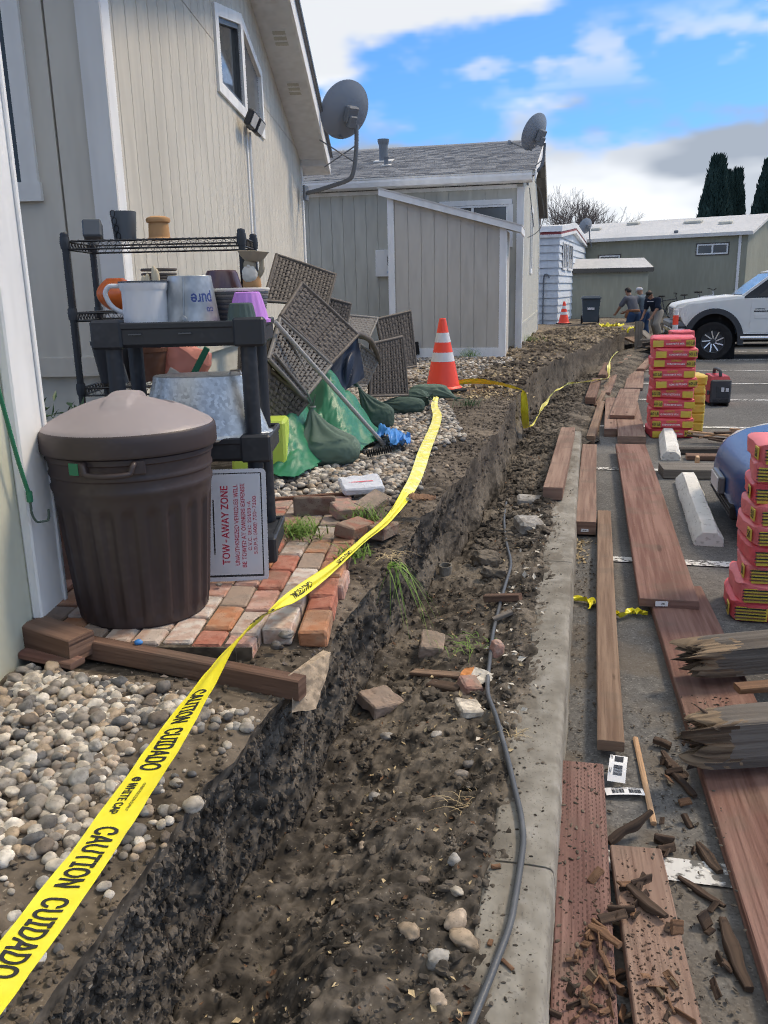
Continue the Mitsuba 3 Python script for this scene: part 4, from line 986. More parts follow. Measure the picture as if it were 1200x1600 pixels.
def board(name, p, q, w, t, m, label, cat_, group=None, parent=None, up=(0, 0, 1), nseg=14, warp=.002, seed=0, ch=.004, rag=0.0):
    """A sawn board from p to q (centre line of its top face), w wide, t thick; uv run along the grain."""
    p, q = np.asarray(p, float), np.asarray(q, float)
    y = q - p; L = np.linalg.norm(y); y /= L
    x = np.cross(y, up); x /= np.linalg.norm(x); z = np.cross(x, y)
    sec = np.array([[-w / 2 + ch, 0], [w / 2 - ch, 0], [w / 2, -ch], [w / 2, -t + ch], [w / 2 - ch, -t], [-w / 2 + ch, -t], [-w / 2, -t + ch], [-w / 2, -ch]])
    per = np.r_[0, np.cumsum(np.linalg.norm(np.diff(np.vstack([sec, sec[:1]]), axis=0), axis=1))]
    sec9 = np.vstack([sec, sec[:1]])
    g = np.random.default_rng(seed + 100); off = g.random() * 6; uo = g.random() * 30
    ys = np.linspace(0, L, nseg + 1)
    Vs, Us = [], []
    for i, yy in enumerate(ys):
        wob = (fb(np.stack([sec9[:, 0] * 14, np.full(9, yy * 2.2 + seed), sec9[:, 1] * 14], -1), 3, seed) - .5) * warp * 2
        s2 = sec9 * (1 + wob[:, None] / max(w, .05))
        sag = warp * 1.5 * math.sin(yy * 1.3 + seed)
        if rag:
            q_ = yy / L; e_ = 1 - rag * (.55 * abs(2 * q_ - 1) ** 1.6 + .6 * (nz(np.array([[q_ * 5 + seed * 3.7, seed * 1.1, 0]]), seed)[0] - .2))
            s2 = s2 * max(.12, e_) * (1 + rag * .7 * (nz(np.stack([sec9[:, 0] * 60, np.full(9, q_ * 4 + seed), sec9[:, 1] * 60], -1), seed + 7)[:, None] - .5)); sag += rag * w * .5 * (nz(np.array([[q_ * 3.0, seed * 2.3, 1]]), seed)[0] - .5)
        Vs.append(p + x * (s2[:, :1] + sag) + z * s2[:, 1:] + y * yy); Us.append(np.stack([np.full(9, yy + uo), per / 1.0 + off * .5], 1))
    F = grid_faces(nseg + 1, 9)[:, ::-1]
    V_ = np.vstack(Vs); U_ = np.vstack(Us); n0 = len(V_)
    for e, ring, sgn in ((0, Vs[0], 1), (1, Vs[-1], -1)):
        b0 = len(V_); V_ = np.vstack([V_, ring[:8]]); U_ = np.vstack([U_, np.stack([sec[:, 0] * .3 + uo, sec[:, 1] + off], 1)])
        F = np.vstack([F, [[b0, b0 + k + 1, b0 + k + 2] if sgn > 0 else [b0, b0 + k + 2, b0 + k + 1] for k in range(6)]])
    mesh = TM(V_, F)
    if parent: return obj(name, mesh, m, parent, uv=U_)
    return solo(name, mesh, m, label, cat_, group, uv=U_)
board('edging_plank', C(-1.02, 2.455, .626), C(-.235, 2.125, .606), .045, .062, 'redwood_dark', 'weathered brown edging plank along the near end of the brick patio', 'plank', seed=3, warp=.004)
board('wood_block', C(-1.085, 2.435, .672), C(-.90, 2.335, .660), .095, .075, 'redwood_dark', 'short brown wood block lying against the foot of the porch wall', 'block', seed=5)
board('wood_lath', C(-1.09, 2.37, .606), C(-.90, 2.29, .602), .06, .02, 'redwood', 'thin red-brown lath under the wood block by the porch wall', 'lath', seed=6)
cs_ = trimesh.convex.convex_hull(np.array([(-.765, 2.02, .610), (-.70, 2.20, .600), (-.735, 2.24, .590), (-.70, 2.04, .50), (-.72, 2.10, .51), (-.79, 2.10, .55), (-.70, 2.16, .55), (-.745, 1.98, .52)]))
vv, ff = trimesh.remesh.subdivide_to_size(cs_.vertices, cs_.faces, .02); vv = vv + (fb(vv * 40, 3, 5)[:, None] - .5) * .012
solo('concrete_scrap', TM(vv, ff), 'stone_3', 'buff broken concrete scrap at the end of the edging plank', 'concrete')

# ------------------------------------------------------------------ dustbin
can = thing('dustbin', 'dark brown plastic dustbin with a domed pinkish-grey lid beside the porch wall', 'trash can')
cb = C(-.815, 2.72, .598)
n_, th = 208, np.arange(208) * 2 * np.pi / 208
prof = [(.0, .0), (.200, .0), (.210, .012), (.2135, .04)] + [(.2135 + .034 * z / .42, z) for z in np.linspace(.05, .42, 26)] + [(.250, .435), (.2545, .445), (.2545, .458), (.2505, .464), (.2515, .485), (.256, .49), (.2565, .50), (.253, .506), (.256, .535), (.262, .54), (.262, .555), (.257, .56), (.257, .62)]
rows = []
for r, z in prof:
    s = np.clip((.405 - z) / .03, 0, 1) * np.clip((z - .012) / .03, 0, 1)
    sag = .5 + .5 * np.cos(th * 22)
    fl_ = np.clip((sag - .30) / .35, 0, 1); fl_ = fl_ * fl_ * (3 - 2 * fl_)
    arch = np.clip((.412 - .03 * (1 - sag) - z) / .012, 0, 1)
    rr_ = r - .0105 * fl_ * np.clip(s, 0, 1) * arch
    rows.append(np.stack([rr_ * np.cos(th), rr_ * np.sin(th), np.full(n_, z)], 1))
m = TM(np.vstack(rows), np.vstack([[[i * n_ + j, i * n_ + (j + 1) % n_, (i + 1) * n_ + (j + 1) % n_], [i * n_ + j, (i + 1) * n_ + (j + 1) % n_, (i + 1) * n_ + j]] for i in range(len(prof) - 1) for j in range(n_)]))
obj('body', mv(m, None, cb), 'can_brown', can, smooth=38)
rim = [(.262, .560), (.274, .561), (.277, .568), (.277, .605), (.2745, .622), (.270, .628), (.262, .629)]
obj('lid_rim', lathe(rim, 96, cb), 'can_brown', can, smooth=30)
# lid: a shallow dome with a raised bar and two hand hollows
nr, nt = 40, 120
rr = np.linspace(0, 1, nr) ** .9 * .2715; tt2 = np.arange(nt) * 2 * np.pi / nt
Rr, Tt = np.meshgrid(rr, tt2, indexing='ij')
lx, ly = Rr * np.cos(Tt), Rr * np.sin(Tt)
hz = .629 + .094 * (1 - (Rr / .2715) ** 1.75)
bar = np.clip((.046 - abs(lx)) / .010, 0, 1)
ring_ = np.clip((Rr - .045) / .015, 0, 1) * np.clip((.150 - Rr) / .02, 0, 1)
hollow = ring_ * np.clip((abs(lx) - .034) / .014, 0, 1) * np.clip((ly - .005) / .03, 0, 1)
hz = hz - .034 * hollow + .012 * bar * np.clip((.15 - Rr) / .05, 0, 1)
hz = hz - .006 * np.clip((Rr - .262) / .0095, 0, 1)
v = np.stack([lx, ly, hz], -1).reshape(-1, 3)
f = [[i * nt + j, (i + 1) * nt + j, (i + 1) * nt + (j + 1) % nt] for i in range(nr - 1) for j in range(nt)] + [[i * nt + j, (i + 1) * nt + (j + 1) % nt, i * nt + (j + 1) % nt] for i in range(nr - 1) for j in range(nt)]
obj('lid', mv(TM(v, f), rotz(YAW), cb), 'lid_brown', can, smooth=40)
obj('lid_bar', mv(cube([-.004, -.16, .0], [.004, .01, .006], .002), rotz(YAW) @ rotx(.30), cb + [0, 0, .708] + np.array([0, -.0, 0])), 'lid_brown', can)
ha = YAW - math.pi / 2 + .02
def on_can(ang, r, z): return cb + np.array([r * math.cos(ang), r * math.sin(ang), z])
hd = obj('handle', tube(spline([on_can(ha - .27, .258, .548), on_can(ha - .24, .283, .543), on_can(ha - .20, .290, .520), on_can(ha + .0, .294, .516), on_can(ha + .24, .290, .520), on_can(ha + .28, .283, .543), on_can(ha + .31, .258, .548)], 40), .0085, 8), 'can_brown', can, smooth=60)
for a0 in (-.36, .30): obj('handle_boss', mv(cube([-.020, -.012, -.021], [.020, .012, .021], .004), rotz(ha + a0 + .04 + math.pi / 2), on_can(ha + a0 + .04, .262, .533)), 'can_brown', hd)
obj('sticker', mv(cube([-.017, -.0006, -.018], [.017, .0006, .018]), rotz(ha - .40 + math.pi / 2), on_can(ha - .38, .2745, .533)), 'tarp_green', can)

# ------------------------------------------------------------------ sign leaning behind it
SR = np.stack([C(math.cos(.03), math.sin(.03), 0), C(0, -.20, 1) / np.linalg.norm([.2, 1]) * 0 + C(0, .19, .98) / np.linalg.norm([.19, .98]), [0, 0, 0]], 1)
ex_ = C(1, .03, 0); ex_ /= np.linalg.norm(ex_); ez_ = C(0, .18, 1.0); ez_ /= np.linalg.norm(ez_); en_ = np.cross(ex_, ez_)
SR = np.stack([ex_, ez_, en_], 1); SO = C(-.732, 2.955, .603)
sg = thing('parking_sign', 'white metal tow-away zone sign turned on its side and leaning behind the dustbin', 'sign')
pl = sbox(0, 0, .305, .41).buffer(-.018).buffer(.018)
obj('plate', prism(pl, 0, .0025, (SR, SO)), 'sign_face', sg)
obj('border', prism(sbox(.016, .016, .289, .396).buffer(-.004).buffer(.004).difference(sbox(.0185, .0235, .2845, .3925)), .0026, .0032, (SR, SO)), 'print_black', sg)
RT = rotz(math.pi / 2)
def line(s, u, v0, h, w, m, bold=True):
    t_ = mv(text(s, h, w, .0006, bold), RT, (.305 - u, v0, .0027)); obj('lettering', mv(t_, SR, SO), m, sg)
obj('rule', prism(sbox(.305 - .196, .10, .305 - .191, .30), .0026, .0032, (SR, SO)), 'print_black', sg)
line('TOW-AWAY ZONE', .140, .062, .0255, .288, 'print_red'); line('UNAUTHORIZED VEHICLES WILL', .104, .058, .0150, .296, 'print_red', True)
line('BE TOWED AT OWNERS EXPENSE', .079, .050, .0150, .306, 'print_red', True); line('C.V.C. SEC. 22658-A', .0585, .112, .0125, .180, 'print_red', True); line('S.D.P.S. (408) 730-7100', .0385, .098, .0125, .212, 'print_red', True)

# ------------------------------------------------------------------ black resin shelf and what stands on it
rs = thing('resin_shelf', 'black moulded plastic shelf unit crowded with pots beside the dustbin', 'shelf')
A0, A1, B0, B1 = -1.005, -.415, 3.05, 3.40
def cbox(lo, hi, ch=.0): return mv(cube(lo, hi, ch), rotz(YAW), (0, 0, 0))
for zt in (1.520, 1.105, .72):
    k = obj('shelf_board', cbox([A0, B0, zt - .075], [A1, B1, zt], .012), 'black_plastic', rs)
    obj('rim', [cbox([A0 - .004, B0 - .006, zt - .012], [A1 + .004, B0 + .012, zt + .012], .004), cbox([A0 - .004, B1 - .012, zt - .012], [A1 + .004, B1 + .006, zt + .012], .004), cbox([A1 - .012, B0 + .0125, zt - .012], [A1 + .006, B1 - .0125, zt + .012], .004), cbox([A0 - .006, B0 + .0125, zt - .012], [A0 + .012, B1 - .0125, zt + .012], .004)], 'black_plastic', k)
    obj('corner_block', cbox([A0 - .008, B0 - .012, zt - .078], [A0 + .10, B0 + .05, zt + .022], .008), 'black_plastic', k)
    obj('corner_block', cbox([A1 - .10, B0 - .012, zt - .078], [A1 + .010, B0 + .05, zt + .022], .008), 'black_plastic', k)
    for da in (.125, .30): obj('label_clip', cbox([A0 + da, B0 - .011, zt - .030], [A0 + da + .045, B0 - .005, zt - .026]), 'slate_glaze', k)
for a in (A0 + .035, A1 - .075):
    for b in (B0 + .02, B1 - .06):
        for z0, z1 in ((1.105, 1.445), (.72, 1.03), (.56, .645)):
            obj('leg', mv(lathe([(.026, z0), (.029, z0 + .01), (.029, z1 - .01), (.026, z1)], 18), None, C(a + .02, b + .02, 0)), 'black_plastic', rs, smooth=40)

def pot(name, label, c, prof, m, n=40, smooth=35, tiltR=None, cat_='pot', group=None, more=()):
    k = thing(name, label, cat_, group)
    obj('body', mv(lathe(prof, n), tiltR, c), m, k, smooth=smooth)
    for nm, ms, mm in more: obj(nm, ms, mm, k, smooth=40)
    return k
c = C(-.838, 3.14, 1.520)
pot('enamel_mug', 'large white enamel mug with a looped handle on top of the resin shelf', c, [(.001, 0), (.074, 0), (.078, .005), (.078, .118), (.082, .124), (.084, .140), (.084, .148), (.080, .148), (.074, .12), (.074, .01), (.001, .008)], 'enamel_white', 56, cat_='mug',
    more=[('rim', mv(lathe([(.082, .1475), (.0865, .1475), (.0865, .153), (.082, .153), (.082, .1475)], 56), None, c), 'enamel_rim'),
          ('handle', tube(spline([c + C(-.076, 0, .138), c + C(-.115, -.01, .138), c + C(-.135, -.01, .112), c + C(-.118, -.005, .070), c + C(-.078, 0, .045)], 36), .0085, 10), 'enamel_white')])
c = C(-.685, 3.20, 1.520)
bk = pot('galvanised_bucket', 'upturned galvanised bucket with blue lettering on top of the resin shelf', c, [(.098, .0), (.101, .004), (.099, .010), (.0775, .165), (.075, .168), (.001, .168)], 'galvanised_dull', 64, cat_='bucket')
def wrap(t_, r0, r1, h, ang, c, lean=0):
    """Lettering wrapped on an upturned cone and turned upside down."""
    v = np.asarray(t_.vertices); x = v[:, 0] - v[:, 0].mean(); z = v[:, 1]
    zz = h - z; r = r0 + (r1 - r0) * np.clip(zz / .168, 0, 1) + .0006 + v[:, 2]
    a_ = ang + x / .09 * -1.0
    return TM(np.stack([r * np.cos(a_), r * np.sin(a_), zz], 1) + c, t_.faces)
cam_ang = YAW - math.pi / 2
def upside(s, h, w, ang, zc):
    t_ = text(s, h, w, .0004, True); vv, ff = trimesh.remesh.subdivide_to_size(np.asarray(t_.vertices), np.asarray(t_.faces), .008)
    vv[:, 0] *= -1; vv[:, 1] *= 1
    x = vv[:, 0] - vv[:, 0].mean(); zz = zc - vv[:, 1]
    vv2 = np.stack([x, zz, vv[:, 2]], 1)
    r = .099 - .0215 * zz / .165 + .0008 + vv2[:, 2]; a_ = ang + x / .09
    return TM(np.stack([r * np.cos(a_), r * np.sin(a_), zz], 1) + c, ff)
obj('lettering', upside('pure', .036, .085, cam_ang + .72, .105), 'print_blue', bk); obj('lettering', upside('co', .020, .03, cam_ang + .98, .058), 'print_blue', bk)
obj('seam', tube([c + C(-.010, -.1, .004) , c + C(-.006, -.079, .165)], .003, 6), 'galvanised_dull', bk, smooth=60)
obj('ear', mv(lathe([(.001, 0), (.016, 0), (.014, .008), (.001, .010)], 16), rotz(YAW) @ rotx(math.pi / 2), c + C(-.012, -.099, .016)), 'galvanised_dull', bk, smooth=40)
c = C(-.628, 3.46, 1.520)
pot('ceramic_pot', 'matt maroon pot standing upside down behind the galvanised bucket', C(-.612, 3.45, 1.60), [(.072, -.08), (.080, .0), (.076, .05), (.062, .098), (.056, .110), (.052, .112), (.001, .112)], 'maroon_glaze')
bw = thing('striped_basket', 'round striped wicker basket behind the purple pot on the resin shelf', 'basket')
for q in range(11):
    z = 1.530 + q * .0095; r = .088 + .018 * q / 10
    obj('coil', mv(tube([np.array([r * math.cos(t_), r * math.sin(t_), 0]) for t_ in np.arange(36) * 2 * np.pi / 36], .0052, 6, closed=True), None, C(-.53, 3.34, z)), 'wicker_grey' if q % 2 else 'slate_glaze', bw, smooth=60)
obj('rim', mv(tube([np.array([.109 * math.cos(t_), .109 * math.sin(t_), 0]) for t_ in np.arange(36) * 2 * np.pi / 36], .007, 6, closed=True), None, C(-.53, 3.34, 1.637)), 'plaster_white', bw, smooth=60)
obj('base', mv(lathe([(.001, 0), (.086, 0), (.086, .01), (.001, .01)], 30), None, C(-.53, 3.34, 1.521)), 'wicker_gap', bw)
def ribbed(r0, r1, h, lip, n=60, ribs=14, d=.002):
    th_ = np.arange(n) * 2 * np.pi / n; P_ = [(lip, 0), (lip, .010), (r0, .012)] + [(r0 + (r1 - r0) * q, .012 + (h - .012) * q) for q in (.25, .5, .75, 1)] + [(r1 - .006, h + .003), (.001, h + .003)]
    rows_ = []
    for i, (r, z) in enumerate(P_):
        rib = d * np.cos(th_ * ribs) if 3 <= i <= 5 else 0 * th_
        rows_.append(np.stack([(r + rib) * np.cos(th_), (r + rib) * np.sin(th_), np.full(n, z)], 1))
    return TM(np.vstack(rows_), [[i * n + j, i * n + (j + 1) % n, (i + 1) * n + (j + 1) % n] for i in range(len(P_) - 1) for j in range(n)] + [[i * n + j, (i + 1) * n + (j + 1) % n, (i + 1) * n + j] for i in range(len(P_) - 1) for j in range(n)])
solo('plastic_pot', mv(ribbed(.072, .046, .105, .080), None, C(-.478, 3.19, 1.520)), 'purple_plastic', 'upturned purple plastic flower pot on the resin shelf', 'pot', smooth=35)
solo('plastic_pot', mv(ribbed(.050, .040, .066, .056), None, C(-.488, 3.095, 1.522)), 'green_pot', 'small dark green plastic pot upturned in front of the purple pot', 'pot', smooth=35)
gn = thing('gnome_figure', 'weathered bearded garden gnome figure holding a wide bowl over its head', 'garden gnome')
gc = C(-.487, 3.39, 1.632)
obj('body', mv(cat([lathe([(.001, 0), (.032, 0), (.036, .02), (.033, .05), (.026, .07), (.016, .076)], 24)]), None, gc), 'terracotta', gn, smooth=50)
obj('beard', mv(TM(*(lambda v, f: (v * (1 + .28 * (fb(v * 3.2, 3, 9)[:, None] - .5)), f))(*ico(3))), np.diag([.030, .024, .036]), gc + C(-.004, -.018, .060)), 'plaster_white', gn, smooth=60)
obj('head', mv(TM(*ico(2)), np.diag([.024, .024, .028]), gc + C(-.004, -.004, .095)), 'straw_hat', gn, smooth=60)
obj('nose', mv(TM(*ico(1)), np.diag([.006, .008, .006]), gc + C(-.006, -.032, .090)), 'plaster_white', gn, smooth=60)
obj('arm', tube(spline([gc + C(.026, 0, .055), gc + C(.042, -.005, .085), gc + C(.040, 0, .125)], 12), [.012] * 6 + [.010] * 6, 8), 'straw_hat', gn, smooth=60)
obj('bowl', mv(lathe([(.001, .108), (.030, .110), (.044, .122), (.058, .142), (.062, .146), (.056, .147), (.04, .128), (.001, .118)], 30), rotz(0) @ roty(.08), gc), 'straw_hat', gn, smooth=30)
# upturned galvanised tub on the lower board
c = C(-.672, 3.20, 1.105)
tb = thing('galvanised_tub', 'big upturned galvanised tub with a spangled surface on the lower shelf', 'tub')
pts = [(.0, 1.06), (.008, 1.075), (.014, 1.06), (.02, 1.0), (.20, .74), (.226, .72), (.230, .70), (.231, .0)]
n = 90; tt3 = np.arange(n) * 2 * np.pi / n; rows = []; uvs = []
for z, s in pts:
    rows.append(np.stack([.243 * s * np.cos(tt3), .155 * s * np.sin(tt3), np.full(n, z)], 1)); uvs.append(np.stack([tt3 * .2, np.full(n, z)], 1))
obj('body', mv(TM(np.vstack(rows), [[i * n + j, i * n + (j + 1) % n, (i + 1) * n + (j + 1) % n] for i in range(len(pts) - 1) for j in range(n)] + [[i * n + j, (i + 1) * n + (j + 1) % n, (i + 1) * n + j] for i in range(len(pts) - 1) for j in range(n)]), rotz(YAW), c), 'galvanised', tb, smooth=True, uv=np.vstack(uvs))
obj('handle', tube([c + C(.12, -.06, .232), c + C(.125, -.06, .246), c + C(.155, -.05, .246), c + C(.16, -.05, .232)], .004, 6), 'steel', tb, smooth=60)
solo('plastic_bin', cbox([-.86, 4.76, .58], [-.548, 5.0, .925], .015), 'lime_plastic', 'lime green plastic storage bin on the stones behind the shelf unit', 'bin')

# ------------------------------------------------------------------ wire rack behind
wr = thing('wire_rack', 'black wire shelving rack against the house corner behind the resin shelf', 'rack')
RA0, RA1, RB0, RB1 = -1.226, -.534, 3.50, 3.83
for a in (RA0, RA1):
    for b in (RB0, RB1):
        p_ = obj('post', tube([C(a, b, .58), C(a, b, 1.855)], .0135, 12), 'black_wire', wr, smooth=50)
        obj('post_cap', mv(lathe([(.015, 0), (.016, .012), (.012, .018), (.001, .02)], 12), None, C(a, b, 1.850)), 'black_plastic', p_, smooth=40)
        for z in (1.832, 1.560, 1.262): obj('collar', mv(lathe([(.0175, -.025), (.0195, .0), (.0175, .02)], 14), None, C(a, b, z)), 'black_plastic', p_, smooth=40)
for z in (1.835, 1.560, 1.262):
    ms = []
    for b in (RB0, RB1):
        for dz in (0, -.030): ms.append(tube([C(RA0, b, z + dz), C(RA1, b, z + dz)], .0042, 6))
        zz = [C(RA0 + (RA1 - RA0) * q / 40, b, z - (.030 if q % 2 else 0)) for q in range(41)]; ms.append(tube(zz, .0024, 5))
    for a in (RA0, RA1):
        for dz in (0, -.030): ms.append(tube([C(a, RB0, z + dz), C(a, RB1, z + dz)], .0042, 6))
        zz = [C(a, RB0 + (RB1 - RB0) * q / 18, z - (.030 if q % 2 else 0)) for q in range(19)]; ms.append(tube(zz, .0024, 5))
    k = obj('shelf_frame', ms, 'black_wire', wr, smooth=60)
    obj('wires', [tube([C(RA0 + (RA1 - RA0) * q / 27, RB0, z + .005), C(RA0 + (RA1 - RA0) * q / 27, RB1, z + .005)], .0011, 5) for q in range(1, 27)], 'black_wire', k, smooth=60)
pot('ceramic_pot', 'tall slate grey pot with a raised ring pattern on top of the wire rack', C(-1.03, 3.65, 1.842), [(.001, 0), (.040, 0), (.043, .004), (.052, .112), (.049, .113), (.040, .01)], 'slate_glaze', 40,
    more=[('ring_pattern', [mv(tube([np.array([.011 * math.cos(t_), 0, .013 * math.sin(t_)]) for t_ in np.arange(16) * 2 * np.pi / 16], .0018, 5, closed=True), rotz(YAW - .35), C(-1.03, 3.65, 0) + np.array([math.cos(cam_ang - .35), math.sin(cam_ang - .35), 0]) * (.0455 + .008 * q) + [0, 0, 1.858 + q * .028]) for q in range(4)], 'rubber_black')])
k = solo('square_planter', mv(cube([-.036, -.036, 0], [.036, .036, .070], .006), rotz(YAW + .2) @ rotx(-.30), C(-1.135, 3.57, 1.846)), 'slate_glaze', 'small square dark grey planter tipped on the top left of the wire rack', 'planter')
pot('terracotta_pot', 'orange terracotta pot standing upside down with a crinkled rim on the wire rack', C(-.893, 3.66, 1.842), [(.001, 0), (.050, 0), (.050, .006), (.043, .010), (.040, .062), (.038, .066), (.047, .069), (.049, .078), (.046, .086), (.030, .092), (.001, .093)], 'terracotta', 40)
th_ = np.arange(72) * 2 * np.pi / 72; rows = []
for q in np.linspace(0, 1, 14):
    r = .078 * math.sin(.35 + 2.45 * q) ** .8; rib = 1 + .07 * abs(np.sin(th_ * 4.5)) - .04
    rows.append(np.stack([r * rib * np.cos(th_), r * rib * np.sin(th_), np.full(72, .125 * q)], 1))
solo('pumpkin_pot', mv(TM(np.vstack(rows), [[i * 72 + j, i * 72 + (j + 1) % 72, (i + 1) * 72 + (j + 1) % 72] for i in range(13) for j in range(72)] + [[i * 72 + j, (i + 1) * 72 + (j + 1) % 72, (i + 1) * 72 + j] for i in range(13) for j in range(72)]), None, C(-1.085, 3.64, 1.570)), 'orange_glaze', 'glossy orange pumpkin shaped pot on the middle wire shelf', 'pot', smooth=60)
bk_ = thing('wicker_basket', 'dark woven basket on the middle wire shelf behind the enamel mug', 'basket')
for q in range(9): obj('weave_row', mv(tube([np.array([(.056 + .003 * (j % 2) + .001 * q) * math.cos(j * 2 * np.pi / 40), (.056 + .003 * ((j + q) % 2) + .001 * q) * math.sin(j * 2 * np.pi / 40), 0]) for j in range(40)], .0062, 6, closed=True), None, C(-.915, 3.69, 1.60 + q * .0135)), 'wicker_brown', bk_, smooth=60)
obj('rim', mv(tube([np.array([.069 * math.cos(t_), .069 * math.sin(t_), 0]) for t_ in np.arange(30) * 2 * np.pi / 30], .006, 6, closed=True), None, C(-.915, 3.69, 1.726)), 'wicker_brown', bk_, smooth=60)
pm = thing('glove', 'pair of cream work gloves draped over the basket edge behind the mug', 'glove')
for q, (da, dz, l_) in enumerate(((-.032, 0, .032), (-.016, .004, .034), (.012, .024, .045), (.022, .018, .040))):
    obj('finger', mv(TM(*ico(2)), np.diag([.012, .012, l_]), C(-.925 + da, 3.60, 1.672 + dz)), 'cream_plush', pm, smooth=60)
solo('clay_ball', mv(rock(5, 2, .15), np.eye(3) * .022, C(-.735, 3.55, 1.640)), 'sign_face', 'pale blue-grey glazed ball between the mug and the bucket', 'ornament', smooth=60)
# lower shelf of the rack
pot('nursery_pot', 'tall black nursery pot on the lower wire shelf', C(-1.13, 3.66, 1.27), [(.060, 0), (.085, .155), (.089, .157), (.089, .172), (.083, .172), (.056, .01), (.001, .01)], 'black_plastic')
pot('nursery_pot', 'wide dark brown nursery pot beside the black pot on the lower wire shelf', C(-1.00, 3.70, 1.27), [(.066, 0), (.085, .12), (.090, .122), (.090, .138), (.084, .138), (.06, .01), (.001, .01)], 'terracotta_dark')
solo('plastic_sheet', mv(TM(*(lambda v, f: (v * [.010, .004, 1] + (fb(v * 5, 3, 2)[:, None] - .5) * [.02, .012, 0], f))(*(lambda m: (np.asarray(m.vertices), np.asarray(m.faces)))(tube([[0, 0, z] for z in np.linspace(0, .16, 20)], 1.4, 12)))), rotz(YAW) @ roty(-.2), C(-1.055, 3.55, 1.275)), 'slate_glaze', 'crumpled clear grey plastic strip hanging beside the black pots', 'plastic', smooth=60)
sb_ = mv(TM(*(lambda m: (np.asarray(m.vertices), np.asarray(m.faces)))(cube([-.11, -.05, -.09], [.11, .05, .09], .03))), rotz(YAW - .1) @ roty(.55), C(-.86, 3.75, 1.335))
vv, ff = trimesh.remesh.subdivide_to_size(np.asarray(sb_.vertices), np.asarray(sb_.faces), .012); vv += (fb(vv * 11, 3, 3)[:, None] - .5) * .05 * [1, .6, 1]
k = thing('soil_bag', 'printed orange and green potting soil bag slumped on the lower wire shelf', 'bag')
obj('sack', TM(vv, ff), 'soilbag_print', k, smooth=50)
obj('green_band', mv(cube([-.015, -.004, -.08], [.012, .004, .08], .003), rotz(YAW - .1) @ roty(.55), C(-.775, 3.685, 1.335)), 'tarp_green', k)
obj('white_band', mv(cube([-.03, -.003, -.07], [.03, .003, .0], .002), rotz(YAW - .1) @ roty(.55), C(-.875, 3.688, 1.31)), 'paper', k)
solo('dark_tray', mv(cube([-.14, -.06, 0], [.14, .06, .022], .006), rotz(YAW), C(-.68, 3.62, 1.272)), 'black_plastic', 'flat black plant tray on the right of the lower wire shelf', 'tray')
# terracotta trough and plant between porch wall and dustbin
k = thing('terracotta_trough', 'dark terracotta planter box half hidden behind the dustbin', 'planter')
obj('box', cbox([-1.42, 3.02, .50], [-1.06, 3.28, .83], .01), 'terracotta_dark', k); obj('rim', cbox([-1.43, 3.01, .83], [-1.05, 3.29, .855], .006), 'terracotta', k)
gl = np.random.default_rng(31)
def leaf(L, w): return TM([[0, 0, 0], [w / 2, L * .4, L * .06], [0, L, -L * .08], [-w / 2, L * .4, L * .06], [0, L * .45, -.002]], [[0, 1, 4], [1, 2, 4], [2, 3, 4], [3, 0, 4]])
def bush(c, r, h, n, L, w, seed):
    g = np.random.default_rng(seed); ms = []
    for q in range(n):
        d = g.normal(size=3); d /= np.linalg.norm(d); p_ = np.asarray(c) + d * [r, r, h] * g.random() ** .5
        ms.append(mv(leaf(L * (.6 + .7 * g.random()), w * (.7 + .5 * g.random())), rotz(g.random() * 6.28) @ rotx(g.normal() * .8), p_))
    return cat(ms)
pb = thing('shrub', 'dark leafy shrub growing between the porch wall and the dustbin', 'plant')
obj('foliage', bush(C(-1.20, 3.20, 1.03), .17, .24, 520, .055, .020, 4), 'leaf_green', pb); obj('stem', [tube([C(-1.2, 3.18, .8), C(-1.22 + .06 * q, 3.2, 1.15)], .006, 5) for q in (-1, 0, 1, 2)], 'bark', pb)
# ------------------------------------------------------------------ sawn timbers laid along the kerb
GB = None
def bz(nl, nr, fl, fr, z): # centre line of the top face from its corners
    a = (np.array(nl) + nr) / 2; b = (np.array(fl) + fr) / 2
    w = np.linalg.norm(np.array(nr) - nl)
    return np.array([a[0], a[1], z]), np.array([b[0], b[1], z]), w
def plank(nl, nr, fl, fr, z, t, w, m, label, seed, group=None, zf=None, **k):
    p, q, _ = bz(nl, nr, fl, fr, z)
    if zf is not None: q[2] = zf
    return board('timber', p, q, w, t, m, label, 'timber', group, seed=seed, **k)
plank((-.274, 5.96), (-.145, 6.0), (-.233, 8.64), (-.097, 8.78), .25, .09, .138, 'redwood_brown', 'reddish brown timber lying along the top of the concrete kerb', 1)
tB = plank((-.045, 5.621), (.09, 5.617), (-.014, 8.58), (.118, 8.575), .105, .089, .138, 'redwood_brown', 'brown timber beside the kerb with a white tag on its near end', 2)
plank((.081, 2.785), (.175, 2.799), (.105, 6.12), (.199, 6.114), .075, .040, .092, 'plank_old', 'long narrow weathered timber between kerb and the wide red board', 3, zf=.06)
tD = plank((.287, 4.2), (.598, 4.24), (.308, 8.66), (.58, 8.7), .095, .042, .286, 'redwood', 'long wide reddish board with a white tag on its dark near end', 4)
plank((.344, 4.55), (.637, 4.6), (.50, .75), (.79, .78), .052, .046, .290, 'redwood', 'widest dark red board running out of the bottom right corner', 5)
plank((-.046, 2.653), (.10, 2.653), (-.012, .9), (.134, .9), .062, .044, .146, 'redwood_incised', 'incised red plank beside the kerb at the bottom of the picture', 6)
plank((.116, 2.20), (.258, 2.25), (.20, .95), (.345, .98), .060, .042, .142, 'redwood_brown', 'brown plank strewn with rotten wood crumbs at the bottom of the picture', 7)
plank((.335, 9.164), (.62, 9.19), (.41, 12.3), (.69, 12.3), .09, .085, .286, 'redwood_brown', 'wide thick board continuing beyond the long red board', 8)
